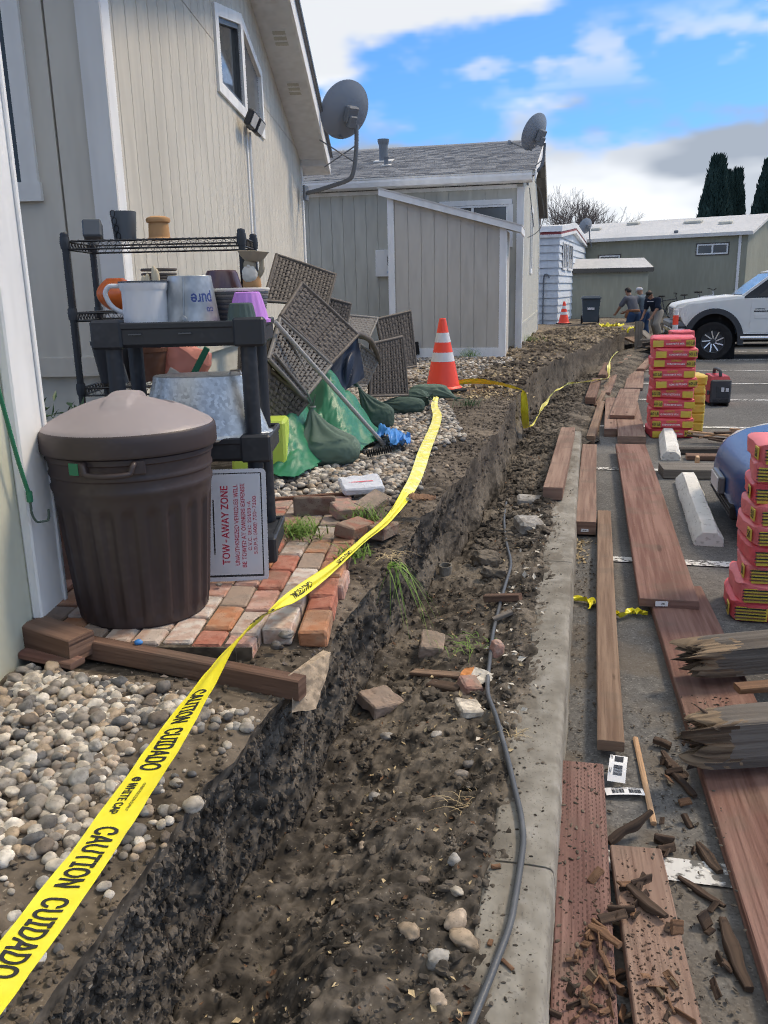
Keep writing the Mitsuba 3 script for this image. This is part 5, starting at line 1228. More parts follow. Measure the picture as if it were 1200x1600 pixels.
plank((.275, 10.47), (.562, 10.34), (.476, 13.17), (.778, 13.18), .135, .040, .288, 'redwood_brown', 'wide board stacked crosswise on top of other boards before the cement bags', 9)
plank((.31, 10.6), (.58, 10.5), (.49, 13.1), (.76, 13.1), .1395 - .0445 - .001, .0, .2, 'redwood_dark', '', 10) if False else None
plank((.212, 9.65), (.342, 9.66), (.255, 12.48), (.405, 12.48), .09, .088, .138, 'redwood_brown', 'narrow board left of the thick wide board', 11)
plank((.576, 14.05), (.869, 14.06), (.797, 17.5), (1.074, 17.5), .052, .040, .286, 'redwood_brown', 'wide flat board left of the tall stack of red bags', 12)
plank((.014, 9.06), (.099, 9.07), (.163, 11.96), (.247, 11.97), .105, .088, .088, 'plank_old', 'square greyish timber next to the end of the visible kerb', 13)
plank((.194, 13.0), (.336, 13.01), (.393, 15.72), (.513, 15.72), .10, .088, .138, 'redwood_brown', 'brown timber with yellow tape over its far end', 14)
plank((-.017, 11.57), (.114, 11.5), (.097, 14.06), (.206, 14.06), .205, .088, .135, 'redwood_dark', 'dark timber perched on the trench edge left of the tape', 15)
plank((.10, 11.6), (.17, 11.6), (.30, 14.0), (.36, 14.0), .10, .06, .06, 'plank_old', 'thin grey timber between the two taped timbers', 16)
plank((.181, 14.58), (.304, 14.58), (.319, 16.94), (.437, 16.94), .205, .09, .135, 'redwood_dark', 'dark timber farther along the trench edge under yellow tape', 17)
plank((.428, 16.33), (.516, 16.2), (.638, 18.76), (.742, 18.75), .105, .088, .09, 'plank_old', 'narrow timber behind the taped ones', 18)
plank((.90, 16.9), (1.05, 16.8), (1.25, 19.4), (1.38, 19.4), .10, .06, .14, 'redwood_brown', 'brown timber pointing towards the three workers', 19)
plank((.72, 18.9), (.84, 18.9), (1.0, 21.5), (1.1, 21.5), .10, .088, .10, 'redwood_brown', 'farthest brown timber lying on the asphalt before the workers', 20)
plank((1.15, 17.0), (1.45, 17.1), (1.40, 20.4), (1.7, 20.4), .055, .04, .286, 'redwood_dark', 'wide dark board behind the tall stack of red bags', 21)
gb0 = np.random.default_rng(61)
# timbers thrown about by the dig
plank((1.2, 21.0), (1.2, 21.25), (2.1, 20.7), (2.1, 20.95), .40, .05, .28, 'wood_grey', 'grey board lying across the rubble heap by the workers', 22)
plank((1.25, 22.6), (1.3, 22.9), (2.3, 22.6), (2.3, 22.9), .32, .10, .16, 'wood_black', 'blackened timber in the rubble heap behind the workers', 23)
board('timber', (1.18, 21.8, .02), (1.16, 21.82, .78), .18, .10, 'wood_grey', 'short grey post standing upright at the end of the trench', 'timber', up=(0, 1, 0), seed=24)
plank((.95, 22.9), (1.05, 23.1), (1.45, 22.1), (1.55, 22.3), .35, .05, .3, 'plank_old', 'slanted grey-brown board leaning in the trench by the workers', 25, zf=.15)
for q, (x, y, z, yw, L_, m) in enumerate(((1.45, 20.4, .10, .5, 1.3, 'wood_black'), (1.75, 21.3, .14, 1.2, 1.1, 'wood_black'), (1.9, 21.9, .22, -.7, 1.2, 'wood_grey'), (1.6, 22.3, .28, .9, 1.3, 'wood_black'), (2.15, 22.5, .18, .2, 1.0, 'wood_grey'), (1.35, 23.3, .2, .7, 1.4, 'wood_black'))):
    d = np.array([math.sin(yw), math.cos(yw), .06]) * L_ / 2
    board('scrap_timber', np.array([x, y, z]) - d, np.array([x, y, z]) + d, .14, .08, m, ['blackened scrap timber at the near end of the rubble heap', 'black scrap timber slanting across the rubble heap', 'grey scrap timber leaning in the middle of the rubble heap', 'black scrap timber below the striding worker', 'pale grey scrap timber at the right of the rubble heap', 'black scrap timber farthest back by the trench end'][q], 'timber', 'scrap timbers in the rubble heap', seed=40 + q, warp=.02)
for q in range(16):
    x, y = 1.35 + .9 * gb0.random(), 21.2 + 2.4 * gb0.random(); yw = gb0.random() * 3.1; d = np.array([math.cos(yw), math.sin(yw), .25 * gb0.normal()]) * (.3 + .4 * gb0.random())
    z_ = .08 + .30 * gb0.random() * math.exp(-((x - 1.8) / .5) ** 2)
    board('rubble_board', np.array([x, y, z_]) - d, np.array([x, y, z_ + .02]) + d, .08 + .12 * gb0.random(), .04, ('wood_black', 'plank_old', 'wood_grey', 'redwood_dark')[q % 4], 'broken board thrown on the rubble heap before the workers', 'board', 'broken boards of the rubble heap', seed=140 + q, warp=.02)
def endtag(p, w, h, label, lines=True, R=None):
    k = thing('board_tag', label, 'tag')
    obj('label', bx(p, [w, .0012, h], R), 'tag_white', k)
    if lines: obj('print', [bx(np.asarray(p) + [-w * .30 + w * .09 * q, -.0009, 0], [w * .03 * (1 + q % 3), .0008, h * .35], R) for q in range(7)], 'print_grey', k)
endtag((.022, 5.6165, .045), .050, .020, 'small white tag on the near end of the brown timber by the kerb')
endtag((.405, 4.2135, .074), .062, .026, 'small white tag on the dark near end of the wide red board', True, rotz(.13))
# grey beam and old boards across the stall
board('old_beam', (.66, 7.66, .085), (2.5, 7.80, .085), .30, .08, 'wood_grey', 'weathered grey beam lying across the stall beyond the first wheel stop', 'timber', seed=50, warp=.008)
board('old_board', (.95, 8.45, .05), (2.6, 8.45, .05), .14, .045, 'redwood_dark', 'dark red-brown board in the debris near the blue car', 'timber', seed=51, warp=.01)
board('old_board', (.88, 8.72, .06), (2.4, 8.88, .06), .10, .05, 'wood_black', 'rotten black board at the back of the debris near the blue car', 'timber', seed=52, warp=.015)
board('old_board', (1.30, 8.12, .07), (2.4, 8.10, .07), .10, .06, 'redwood', 'short reddish board on top of the debris near the blue car', 'timber', seed=53)
board('wood_block', (1.005, 8.02, .10), (1.01, 8.12, .10), .035, .09, 'wood_fresh', 'fresh cut yellow wood block upright on the white stall line', 'block', seed=54)
gd = np.random.default_rng(12)
for q in range(9):
    x, y = 1.2 + .6 * gd.random(), 8.9 + .5 * gd.random(); yw = gd.random() * 3
    d = np.array([math.cos(yw), math.sin(yw) * .4, .12 * gd.random()]) * (.15 + .2 * gd.random())
    board('splinter', np.array([x, y, .05 + .1 * gd.random()]) - d, np.array([x, y, .06 + .1 * gd.random()]) + d, .035, .02, 'wood_chip_dark' if q % 3 else 'wood_fresh', ['fresh pale splinter nearest the wheel stop in the debris pile', 'dark splinter low in the debris pile by the blue car', 'black splinter across the debris pile by the blue car', 'fresh pale splinter in the middle of the debris pile', 'dark splinter pointing up from the debris pile', 'dark flat splinter at the back of the debris pile', 'fresh pale splinter at the back of the debris pile', 'dark splinter at the right of the debris pile', 'dark thin splinter on top of the debris pile'][q], 'splinter', 'splinters of the debris pile', seed=60 + q, warp=.012)

# ------------------------------------------------------------------ rotten posts across the wide board
def rotten(name, p, q, w, t, label, seed, grey):
    """A post whose p end has rotted to splinters."""
    p, q = np.asarray(p, float), np.asarray(q, float); y = q - p; L = np.linalg.norm(y); y /= L
    x = np.cross(y, [0, 0, 1]); x /= np.linalg.norm(x); z = np.cross(x, y)
    nl, ns = 70, 48
    per = np.linspace(0, 1, ns, endpoint=False) * 2 * (w + t)
    sec = []
    for s in per:
        if s < w: sec.append((-w / 2 + s, 0))
        elif s < w + t: sec.append((w / 2, -(s - w)))
        elif s < 2 * w + t: sec.append((w / 2 - (s - w - t), -t))
        else: sec.append((-w / 2, -t + (s - 2 * w - t)))
    sec = np.array(sec); ys = np.linspace(0, 1, nl) ** 1.6 * L
    Vs, Us = [], []
    c0 = np.array([0, -t / 2])
    start = .15 * (fb(np.stack([per * 22, per * 0 + seed, per * 0], -1), 3, seed) - .35) + .07 * (nz(np.stack([per * 120, per * 0 + seed, per * 0], -1), seed) - .5)
    for yy in ys:
        e = np.exp(-yy / .09)
        n_ = fb(np.stack([np.full(ns, yy * 16), sec[:, 0] * 30 + seed, sec[:, 1] * 30], -1), 4, seed + 1)
        groove = nz(np.stack([np.full(ns, yy * 3), per * 160, per * 0 + seed], -1), seed + 2)
        k = 1 - np.exp(-yy / .035) * (.50 * n_ - .02) - .10 * np.exp(-yy / .14) * n_ - .035 * (groove - .5) * (1 + 2.5 * e)
        s2 = c0 + (sec - c0) * k[:, None]
        off = yy + start * np.exp(-yy / .12)
        Vs.append(p + x * s2[:, :1] + z * s2[:, 1:] + y * off[:, None]); Us.append(np.stack([np.full(ns, yy + seed * 3.3), per], 1))
    V_ = np.array(Vs); F = []
    for i in range(nl - 1):
        for j in range(ns):
            k2 = (j + 1) % ns; F += [[i * ns + j, (i + 1) * ns + j, (i + 1) * ns + k2], [i * ns + j, (i + 1) * ns + k2, i * ns + k2]]
    F = np.array(F)
    V2 = V_.reshape(-1, 3); U2 = np.vstack(Us)
    t_ = thing(name, label, 'timber')
    # the rotten part and the sound part are two stretches of one post
    cut = 26 * ns
    row = F.min(1) // ns; rag = fb(np.stack([F.min(1) % ns * .45, row * .16, row * 0 + seed], -1), 3, seed + 5); rot_ = row + (rag - .5) * 36 < 22
    fr = F[rot_]; fs = F[~rot_]
    obj('sound_length', TM(V2, fs), grey, t_, uv=U2)
    cap = []; b0 = len(V2); V3 = np.vstack([V2, p + z * (-t / 2) + y * .10]); U3 = np.vstack([U2, [[.3, .1]]])
    cap = [[b0, (j + 1) % ns, j] for j in range(ns)]
    obj('rotten_end', TM(V3, np.vstack([fr, cap])), 'wood_rot', t_, uv=U3)
    g = np.random.default_rng(seed)
    for i in range(11):
        a = p + x * (g.random() - .5) * w * .9 + z * (-t * g.random()) + y * .08
        b = a - y * (.02 + .09 * g.random() ** 2) + x * g.normal() * .02 + z * g.normal() * .015
        obj('fibre', tube([a, (a + b) / 2 + x * g.normal() * .006, b], [.007, .005, .0012], 5), 'wood_rot' if i % 2 else 'wood_chip_dark', t_)
rotten('rotten_post', (.430, 3.36, .215), (1.10, 3.62, .222), .165, .115, 'thick grey post with a rotten splintered end, farther of the two on the red board', 3, 'post_grey')
rotten('rotten_post', (.360, 2.655, .262), (1.02, 2.90, .252), .125, .165, 'thick dark post with a hollow rotten end, nearer of the two on the red board', 8, 'post_grey')
board('scrap_timber', (.60, 3.02, .13), (1.2, 3.18, .15), .12, .07, 'wood_black', 'blackened board wedged between the two rotten posts', 'timber', seed=71, warp=.02)
board('scrap_timber', (.585, 3.14, .165), (1.1, 3.30, .17), .06, .03, 'wood_chip', 'reddish split board between the two rotten posts', 'timber', seed=72, warp=.02)
board('scrap_timber', (.66, 2.93, .18), (1.1, 2.99, .19), .05, .03, 'wood_fresh', 'pale splintered wood above the nearer rotten post', 'timber', seed=73, warp=.02)
board('wood_block', (.565, 2.255, .085), (.66, 2.16, .083), .045, .032, 'plank_old', 'small brown block on the wide red board at the right edge', 'block', seed=74)
board('stake', (.219, 2.95, .014), (.252, 2.42, .02), .018, .016, 'wood_fresh', 'pointed split wood stake lying on the asphalt by the paper tag', 'stake', seed=75, warp=.004)

# ------------------------------------------------------------------ white paper tags
def curl_tag(c, ex, ey, L, w, curl, label):
    k = thing('paper_tag', label, 'tag'); n = 22
    s = np.linspace(0, L, n); z = curl * np.sin(np.pi * s / L * .9) + .002
    P_ = np.array([[np.asarray(c) + ex * a + ey * b_ + np.array([0, 0, zz]) for b_ in np.linspace(-w / 2, w / 2, 5)] for a, zz in zip(s, z)])
    up = np.array([0, 0, .0006])
    m1 = TM(P_.reshape(-1, 3), grid_faces(n, 5))
    obj('paper', TM(np.vstack([m1.vertices, m1.vertices + up]), np.vstack([m1.faces[:, ::-1], m1.faces + n * 5])), 'tag_white', k, smooth=False)
    bars = []
    g = np.random.default_rng(5)
    for blk in (0.18, .62):
        a = blk * L
        for q in range(14):
            wd = .0010 + .0018 * g.random(); aa = a + .0042 * q * L / .19
            zz = curl * math.sin(math.pi * aa / L * .9) + .0034
            bars.append(beam(np.asarray(c) + ex * aa - ey * w * .28 + [0, 0, zz], np.asarray(c) + ex * aa + ey * w * .22 + [0, 0, zz], wd, .0004))
        for q in range(2):
            zz = curl * math.sin(math.pi * (a + .02) / L * .9) + .0036
            bars.append(beam(np.asarray(c) + ex * a + ey * w * (.34 + .08 * q) + [0, 0, zz], np.asarray(c) + ex * (a + .05) + ey * w * (.34 + .08 * q) + [0, 0, zz], .0016, .0004))
    obj('print', bars, 'print_black', k)
curl_tag((.108, 2.565, .012), np.array([.98, .17, 0]), np.array([-.17, .98, 0]), .125, .042, .004, 'white barcode tag flat on the asphalt beside the incised plank')
curl_tag((.142, 2.60, .030), np.array([.10, .985, .14]), np.array([-.995, .1, 0]), .13, .058, .018, 'white barcode tag curling up against the narrow timber end')

# ------------------------------------------------------------------ wheel stops
def wheel_stop(p, q, label, seed):
    p, q = np.array([*p, 0.0]), np.array([*q, 0.0]); y = q - p; L = np.linalg.norm(y); y /= L; x = np.array([y[1], -y[0], 0])
    sec = np.array([[-.092, .0], [-.088, .045], [-.045, .118], [.045, .118], [.088, .045], [.092, .0]])
    ys = np.r_[0, .012, np.linspace(.06, L - .06, 20), L - .012, L]
    k = np.r_[.93, .99, np.ones(20), .99, .93]
    V_ = []
    for yy, kk in zip(ys, k):
        taper = np.clip(min(yy, L - yy) / .10, 0, 1)
        s2 = sec.copy(); s2[2:4, 1] = .085 + .033 * taper if taper < 1 else .118
        s2 = s2 * [kk, 1]
        V_.append(p + x * s2[:, :1] + y * yy + np.array([0, 0, 1]) * s2[:, 1:])
    V_ = np.vstack(V_); V_ = V_ + (fb(V_ * 22 + seed, 3, seed) - .5)[:, None] * .010
    n2 = len(ys); F = list(map(list, grid_faces(n2, 6)[:, ::-1])) + [[0, i + 1, i + 2] for i in range(4)] + [[(n2 - 1) * 6, (n2 - 1) * 6 + i + 2, (n2 - 1) * 6 + i + 1] for i in range(4)]
    solo('wheel_stop', TM(V_, F), 'white_concrete', label, 'wheel stop', smooth=25)
wheel_stop((.805, 8.36), (.905, 10.2), 'white concrete wheel stop standing against the tall stack of red bags', 1)
wheel_stop((.795, 5.53), (.845, 7.38), 'nearer white concrete wheel stop in front of the blue car', 2)

# ------------------------------------------------------------------ bags of cement
def bag_mesh(L, W, H, seed, droop=.0):
    """A filled paper sack: rounded block, pinched ends, soft wrinkles."""
    g = m3.Manifold.cube([L, W, H], True)
    v, f = trimesh.remesh.subdivide_to_size(*(lambda m: (np.asarray(m.vertices), np.asarray(m.faces)))(cube([-.5, -.5, -.5], [.5, .5, .5])), .075)
    q = v * 2; r = np.abs(q)
    # superellipsoid-like rounding in the height, squarish in plan
    p8 = (r[:, 0] ** 7 + r[:, 1] ** 7 + 1e-9) ** (1 / 7); d = np.maximum(np.maximum(r[:, 0], r[:, 1]), 1e-9)
    plan = (d / np.maximum(p8, 1e-9))
    xy = q[:, :2] * np.minimum(1, plan)[:, None]
    e = np.clip((np.maximum(np.abs(xy[:, 0]), np.abs(xy[:, 1])) - .80) / .20, 0, 1)
    z = q[:, 2] * np.sqrt(np.clip(1 - .62 * e ** 2, .05, 1))
    v = np.stack([xy[:, 0] * L / 2, xy[:, 1] * W / 2, z * H / 2], 1)
    v[:, 0] *= 1 - .035 * (1 - np.abs(q[:, 2])) * 0
    n_ = fb(v * 13 + seed * 5.1, 3, seed) - .5
    v += np.stack([n_ * .018 * np.sign(v[:, 0]), n_ * .014 * np.sign(v[:, 1]), (fb(v * 9 + seed, 2, seed + 3) - .5) * .016], 1)
    return TM(v, f)
def cement_bag(c, yaw, L, W, H, label, group, seed, body='bag_red', panels='bag_yellow', near=True, words=True, flip=False, name='cement_bag'):
    k = thing(name, label, 'bag', group)
    R = rotz(yaw) @ roty(np.random.default_rng(seed).normal() * .02) @ rotx(np.random.default_rng(seed + 50).normal() * .012)
    m = bag_mesh(L, W, H, seed)
    obj('sack', mv(m, R, c), body, k, smooth=60)
    # printed panels lie on the near long face (local -y)
    def on_face(x0, x1, z0, z1, d=.0015):
        n = 7; xs = np.linspace(x0, x1, n); zs = np.linspace(z0, z1, 4); pts = []
        for x in xs:
            for z in zs:
                e = np.clip((abs(z) / (H / 2) - .0), 0, 1)
                pts.append([x, -W / 2 * 1.0 + .004 * e ** 2 - .009 + 0 * d, z])
        P_ = np.array(pts); P2 = P_ + [0, .012, 0]
        F = grid_faces(n, 4)
        return mv(TM(np.vstack([P_, P2]), np.vstack([F[:, ::-1] if False else F, F[:, ::-1] + len(P_)])), R, c)
    s = -1 if flip else 1
    if near:
        a, b = sorted((s * .47 * L * .98, s * .27 * L)); obj('panel', on_face(a, b, -.30 * H, .26 * H), panels, k)
        a, b = sorted((s * -.47 * L * .98, s * -.22 * L)); obj('panel', on_face(a, b, -.34 * H, .24 * H), 'bag_gold', k)
        if words:
            t1 = text('QUIKRETE', .020, .105, .0012); t2 = text('CONCRETE MIX', .0165, .185, .0012)
            for t_, zz, mm in ((t1, .016, 'bag_yellow'), (t2, -.016, 'tag_white')):
                vv = np.asarray(t_.vertices); vv = np.stack([vv[:, 0] - vv[:, 0].max() / 2 + .015 * s, -W / 2 - .0105 - vv[:, 2], vv[:, 1] + zz], 1)
                obj('lettering', mv(TM(vv, t_.faces), R, c), mm, k)
            t3 = text('60 LB', .030, .085, .0012); vv = np.asarray(t3.vertices); vv = np.stack([vv[:, 0] - vv[:, 0].max() / 2 + s * .37 * L, -W / 2 - .0115 - vv[:, 2], vv[:, 1] - .017], 1)
            obj('lettering', mv(TM(vv, t3.faces), R, c), 'print_black', k)
    return k
# the tall stack by the wheel stop
ORD = ['lowest', 'second', 'third', 'fourth', 'fifth', 'sixth', 'seventh', 'eighth', 'ninth', 'topmost']
gb = np.random.default_rng(4)
for i in range(10):
    cement_bag(np.array([.905 + gb.normal() * .006 - .012 * (i / 9), 9.86 + gb.normal() * .012, .055 + i * .1075]), .03 + gb.normal() * .03, .455, .52, .118, f'{ORD[i]} red concrete bag in the tall stack behind the wheel stop' if i not in (1, 2, 3, 4, 5, 6, 7, 8) else f'red concrete bag {ORD[i]} from the ground in the tall stack', 'bags of the tall red stack', 10 + i, flip=i in (1, 2, 3, 4, 6))
for i in range(6):
    cement_bag(np.array([1.185 + gb.normal() * .004, 10.28, .055 + i * .104]), .12 + gb.normal() * .04, .20, .38, .112, f'{ORD[i] if i < 5 else "topmost"} yellow bag of the short stack behind the red bags', 'yellow bags behind the red stack', 30 + i, body='bag_gold', words=False, near=False)
for i in range(7):
    cement_bag(np.array([1.60 + gb.normal() * .01, 16.2, .06 + i * .118]), .02 + gb.normal() * .05, .42 if i < 5 else .40, .5, .12, f'{ORD[i] if i < 6 else "topmost"} red bag in the farther stack before the white truck', 'red bags of the farther stack', 50 + i, words=False, near=i != 6)
# leaning stack at the right edge
for i in range(9):
    z = .05 + i * .0975; c = np.array([1.095 + .006 * (i - 4) + gb.normal() * .009 - (.02 if i < 2 else 0), 4.40 + gb.normal() * .008 + .008 * i, z]); yw = -.02 + gb.normal() * .05
    k = cement_bag(c, yw, .60, .40, .114, ('lowest' if i == 0 else 'topmost') + ' bag in the leaning pinkish red stack at the right edge' if i in (0, 8) else f'bag {ORD[i]} from the ground in the leaning stack at the right edge', 'bags of the leaning right stack', 70 + i, words=False, body='bag_pink' if i % 3 else 'bag_red')
    if i % 2 == 0 or i == 5:
        bxm = cube([-.3085, -.165, -.030], [-.302, -.095, .030], .002)
        obj('weight_box', mv(bxm, rotz(yw), c), 'bag_yellow', k)
        t_ = text('50', .036, .046, .0008); vv = np.asarray(t_.vertices); vv = np.stack([-.3088 - vv[:, 2], -.107 - vv[:, 0], vv[:, 1] - .018], 1)
        obj('lettering', mv(TM(vv, t_.faces), rotz(yw), c), 'print_black', k)
    for q in range(4): obj('stripe', mv(cube([-.285, -.2135, -.026 + .016 * q], [-.14, -.2095, -.020 + .016 * q]), rotz(yw), c), 'print_black' if q % 2 else 'terracotta_dark', k)

# ------------------------------------------------------------------ portable generator
ge = thing('generator', 'small red and black portable generator standing on the asphalt stalls', 'generator')
GE = Frame((1.765, 12.28), (math.cos(.10), math.sin(.10)), (-math.sin(.10), math.cos(.10)))
def sheetbox(lo, hi, ch=0.0): return GE.put(cube(lo, hi, ch))
obj('end_panel', sheetbox([-.135, -.015, .045], [.135, .02, .36], .03), 'gen_black', ge)
obj('housing', GE.put(TM(*(lambda h: (h.vertices, h.faces))(trimesh.convex.convex_hull(np.array([[x * s, y, z] for x in (-.14, .14) for y, z, s in ((.02, .05, 1), (.50, .05, 1), (.02, .33, .97), (.50, .34, .95), (.06, .40, .80), (.44, .41, .76))]))))), 'gen_red', ge, smooth=25)
obj('handle', GE.put(tube(spline([(0, .07, .40), (0, .09, .47), (0, .25, .48), (0, .41, .47), (0, .43, .40)], 24), .022, 8)), 'gen_black', ge, smooth=60)
obj('control_panel', sheetbox([-.06, -.022, .12], [.115, -.0155, .275], .003), 'truck_dark', ge)
for q, (x, z, w_, h_) in enumerate(((.0, .20, .04, .06), (.06, .20, .04, .05), (-.03, .24, .03, .02), (.09, .15, .02, .03))): obj('socket', sheetbox([x, -.027, z], [x + w_, -.0225, z + h_], .002), 'sign_face' if q < 2 else 'gen_black', ge)
for x in (-.11, .09): obj('foot', sheetbox([x, .0, .0], [x + .03, .46, .044], .006), 'rubber_black', ge)
obj('pull_grip', sheetbox([-.175, .0, .16], [-.141, .02, .22], .006), 'gen_black', ge); obj('exhaust_louvre', [sheetbox([-.10, -.0205, .065 + .014 * q], [.10, -.0155, .070 + .014 * q]) for q in range(3)], 'rubber_black', ge)

# ------------------------------------------------------------------ cones
def cone(c, h, label, s=1.0):
    k = thing('traffic_cone', label, 'traffic cone', 'orange traffic cones with white bands')
    c = np.asarray(c, float); R0, R1 = .170 * h / .71, .032 * h / .71
    rad = lambda t: R0 + (R1 - R0) * t
    obj('base', mv(cube([-.19 * h / .71, -.19 * h / .71, 0], [.19 * h / .71, .19 * h / .71, .034], .012), rotz(.5), c), 'cone_base', k)
    segs = [(.0, .39, 'cone_orange', 'body', 0), (.39, .52, 'cone_white', 'band', .0015), (.52, .665, 'cone_orange', 'body', 0), (.665, .80, 'cone_white', 'band', .0015), (.80, 1.0, 'cone_orange', 'tip', 0)]
    for a, b, m, nm, o in segs:
        pr_ = [(rad(a) + o, .034 + a * (h - .034)), (rad(b) + o, .034 + b * (h - .034))]
        if b == 1.0: pr_ += [(R1 * .8, h + .004), (R1 * .7, h - .02)]
        obj(nm, mv(lathe(pr_, 40), rotx(.012), c), m, k, smooth=40)
    obj('foot_ring', mv(lathe([(R0 * 1.12, .03), (R0 * 1.1, .04), (R0 * 1.0, .055)], 40), None, c), 'cone_orange', k, smooth=40)
cone((-1.455, 8.80, .60), .735, 'large orange traffic cone with two white bands on the river stones')
cone(C(5.20, 24.6, .60), .62, 'distant orange traffic cone in front of the lap sided house')
dl = thing('delineator', 'slim orange and white delineator tube in front of the white truck', 'delineator')
for q, (z0, z1, m) in enumerate(((.0, .62, 'rubber_black'), (.62, .78, 'cone_white'), (.781, .98, 'cone_orange'), (.981, 1.10, 'cone_white'))): obj('tube', mv(lathe([(.058, z0), (.058, z1), (.03, z1 + .004)], 20), None, (1.80, 19.6, 0)), m, dl, smooth=40)

# ------------------------------------------------------------------ rubbish cart
ct_ = thing('wheeled_bin', 'dark blue wheeled rubbish bin beside the lap sided house', 'trash can')
WB = Frame(C(6.53, 27.0, 0)[:2], C(math.cos(.2), -math.sin(.2), 0)[:2], C(math.sin(.2), math.cos(.2), 0)[:2])
hb = trimesh.convex.convex_hull(np.array([[x * s, y * s, z] for x in (-.27, .27) for y in (-.28, .28) for z, s in ((.55, .80), (.60, .84), (1.24, 1.0))]))
obj('body', WB.put(TM(hb.vertices, hb.faces)), 'cart_blue', ct_)
hl = trimesh.convex.convex_hull(np.array([[x * s, y * s, z] for x in (-.30, .30) for y in (-.33, .31) for z, s in ((1.245, 1.0), (1.275, 1.0), (1.33, .82))]))
obj('lid', WB.put(TM(hl.vertices, hl.faces)), 'cart_blue', ct_)
obj('label', WB.box([-.11, -.292, .92], [.10, -.276, .99]), 'sign_face', ct_)
for x in (-.25, .25): obj('wheel', WB.put(mv(lathe([(.03, -.03), (.12, -.03), (.13, 0), (.12, .03), (.03, .03)], 20), roty(math.pi / 2), (x, .30, .62))), 'rubber_black', ct_, smooth=40)
# ------------------------------------------------------------------ river stones
def pebble(seed):
    v, f = ico(2); g = np.random.default_rng(seed)
    d = 1 + .36 * (fb(v * 1.25 + seed * 3.7, 3, seed) - .5) * 2
    return TM(v * d[:, None] * [1.0, .74 + .2 * g.random(), .55 + .22 * g.random()], f)
PEB = [pebble(i) for i in range(12)]
PEB1 = [TM(*(lambda v, f: (v * (1 + .25 * (fb(v * 1.1 + i * 3.3, 2, i)[:, None] - .5) * 2) * [1, .8, .62], f))(*ico(1))) for i in range(8)]
gs = np.random.default_rng(17)
def in_near(x, y):
    b = float(bank_u(y)); P = np.array([x, y, 0]); a_ = x * CY + y * SY; d_ = -x * SY + y * CY
    if d_ > 2.35 - .43 * (a_ + 1.02) - .05: return 0
    if a_ < -1.07: return 0
    edge = x - (-1.02 + .12 * math.sin(y * 6) + (.22 if y > 1.75 else 0) - .42 * max(0, 1.42 - y))
    return 1.0 if edge < 0 else max(0, 1 - edge / .16) * .17
near = []
tries = 0
while len(near) < 300 and tries < 60000:
    tries += 1
    x, y = -1.75 + 1.05 * gs.random(), .95 + 1.4 * gs.random()
    if gs.random() > in_near(x, y): continue
    r = .0105 + .0115 * gs.random() ** 1.2
    if gs.random() < .08: r *= 1.35
    if any((x - q[0]) ** 2 + (y - q[1]) ** 2 < (.80 * (r + q[2])) ** 2 for q in near): continue
    near.append((x, y, r))
TONE = ['cream', 'grey-brown', 'dark grey', 'tan', 'whitish', 'dark brown', 'mid grey', 'slate', 'buff', 'light grey']
peb_shapes = {}
WEI = np.array([.16, .13, .09, .11, .10, .08, .11, .06, .08, .08]); WEI /= WEI.sum()
for i, (x, y, r) in enumerate(near):
    si, ci = int(gs.integers(12)), int(gs.choice(10, p=WEI))
    if (si, ci) not in peb_shapes: peb_shapes[si, ci] = shape(PEB[si], f'stone_{ci}', 60)
    R = rotz(gs.random() * 6.28) @ rotx(gs.normal() * .35) @ roty(gs.normal() * .3)
    k = key('river_stone')
    scene[k] = {**peb_shapes[si, ci], 'to_world': T(M4(R, (x, y, float(yard_z(x, y)) + r * (.30 + .60 * gs.random())), r * 1.12))}
    place = ('just below the edging plank' if (-x * SY + y * CY) > 1.98 - .43 * (x * CY + y * SY + 1.02) else 'near the lip of the trench' if x > -.90 else 'under the foot of the porch wall' if x * CY + y * SY < -1.0 else 'under or right beside the caution tape' if abs(x + .86) < .09 else 'towards the bottom left corner' if y < 1.45 else 'at the left of the bed' if x < -1.22 else 'in the middle of the bed' if y < 1.8 else 'in the upper part of the bed')
    shp = ['oval', 'lumpy', 'flat', 'round', 'long', 'blunt', 'egg shaped', 'smooth', 'wedge shaped', 'squarish', 'stubby', 'knobbly'][si]
    sz = 'big ' if r > .0195 else 'small ' if r < .0128 else ''
    tag(k, f'{sz}{TONE[ci]} {shp} river stone {place}', 'stone', 'river stones of the near bed')
def stone_field(name, n, xy, zf, r0, r1, label, seed, shapes=PEB1, lift=.5):
    g = np.random.default_rng(seed); groups = {}
    for _ in range(n):
        q = xy(g)
        if q is None: continue
        x, y = q; r = r0 + (r1 - r0) * g.random(); ci = int(g.choice(10, p=WEI))
        s = shapes[int(g.integers(len(shapes)))]
        R = rotz(g.random() * 6.28) @ rotx(g.normal() * .4)
        groups.setdefault(ci, []).append(mv(s, R * r, (x, y, float(zf(x, y)) + r * lift * (.6 + .9 * g.random()))))
    k0 = thing(name, label, 'stones'); labels[k0]['kind'] = 'stuff'
    for ci, ms in groups.items():
        scene[f'{k0}__{ci + 1:03d}'] = shape(cat(ms), f'stone_{ci}', 60)
        labels[f'{k0}__{ci + 1:03d}'] = {'kind': 'stuff'}
def nb_xy(g):
    x, y = -1.85 + 1.2 * g.random(), .9 + 1.5 * g.random()
    return (x, y) if g.random() < in_near(x, y) ** .7 * .9 + (.10 if x > -1.15 and x < float(bank_u(y)) - .02 and (-x * SY + y * CY) < 2.1 else 0) else None
stone_field('stone_bed', 7600, nb_xy, yard_z, .006, .019, 'small and half buried stones between the loose river stones by the trench', 41, PEB1, .30)
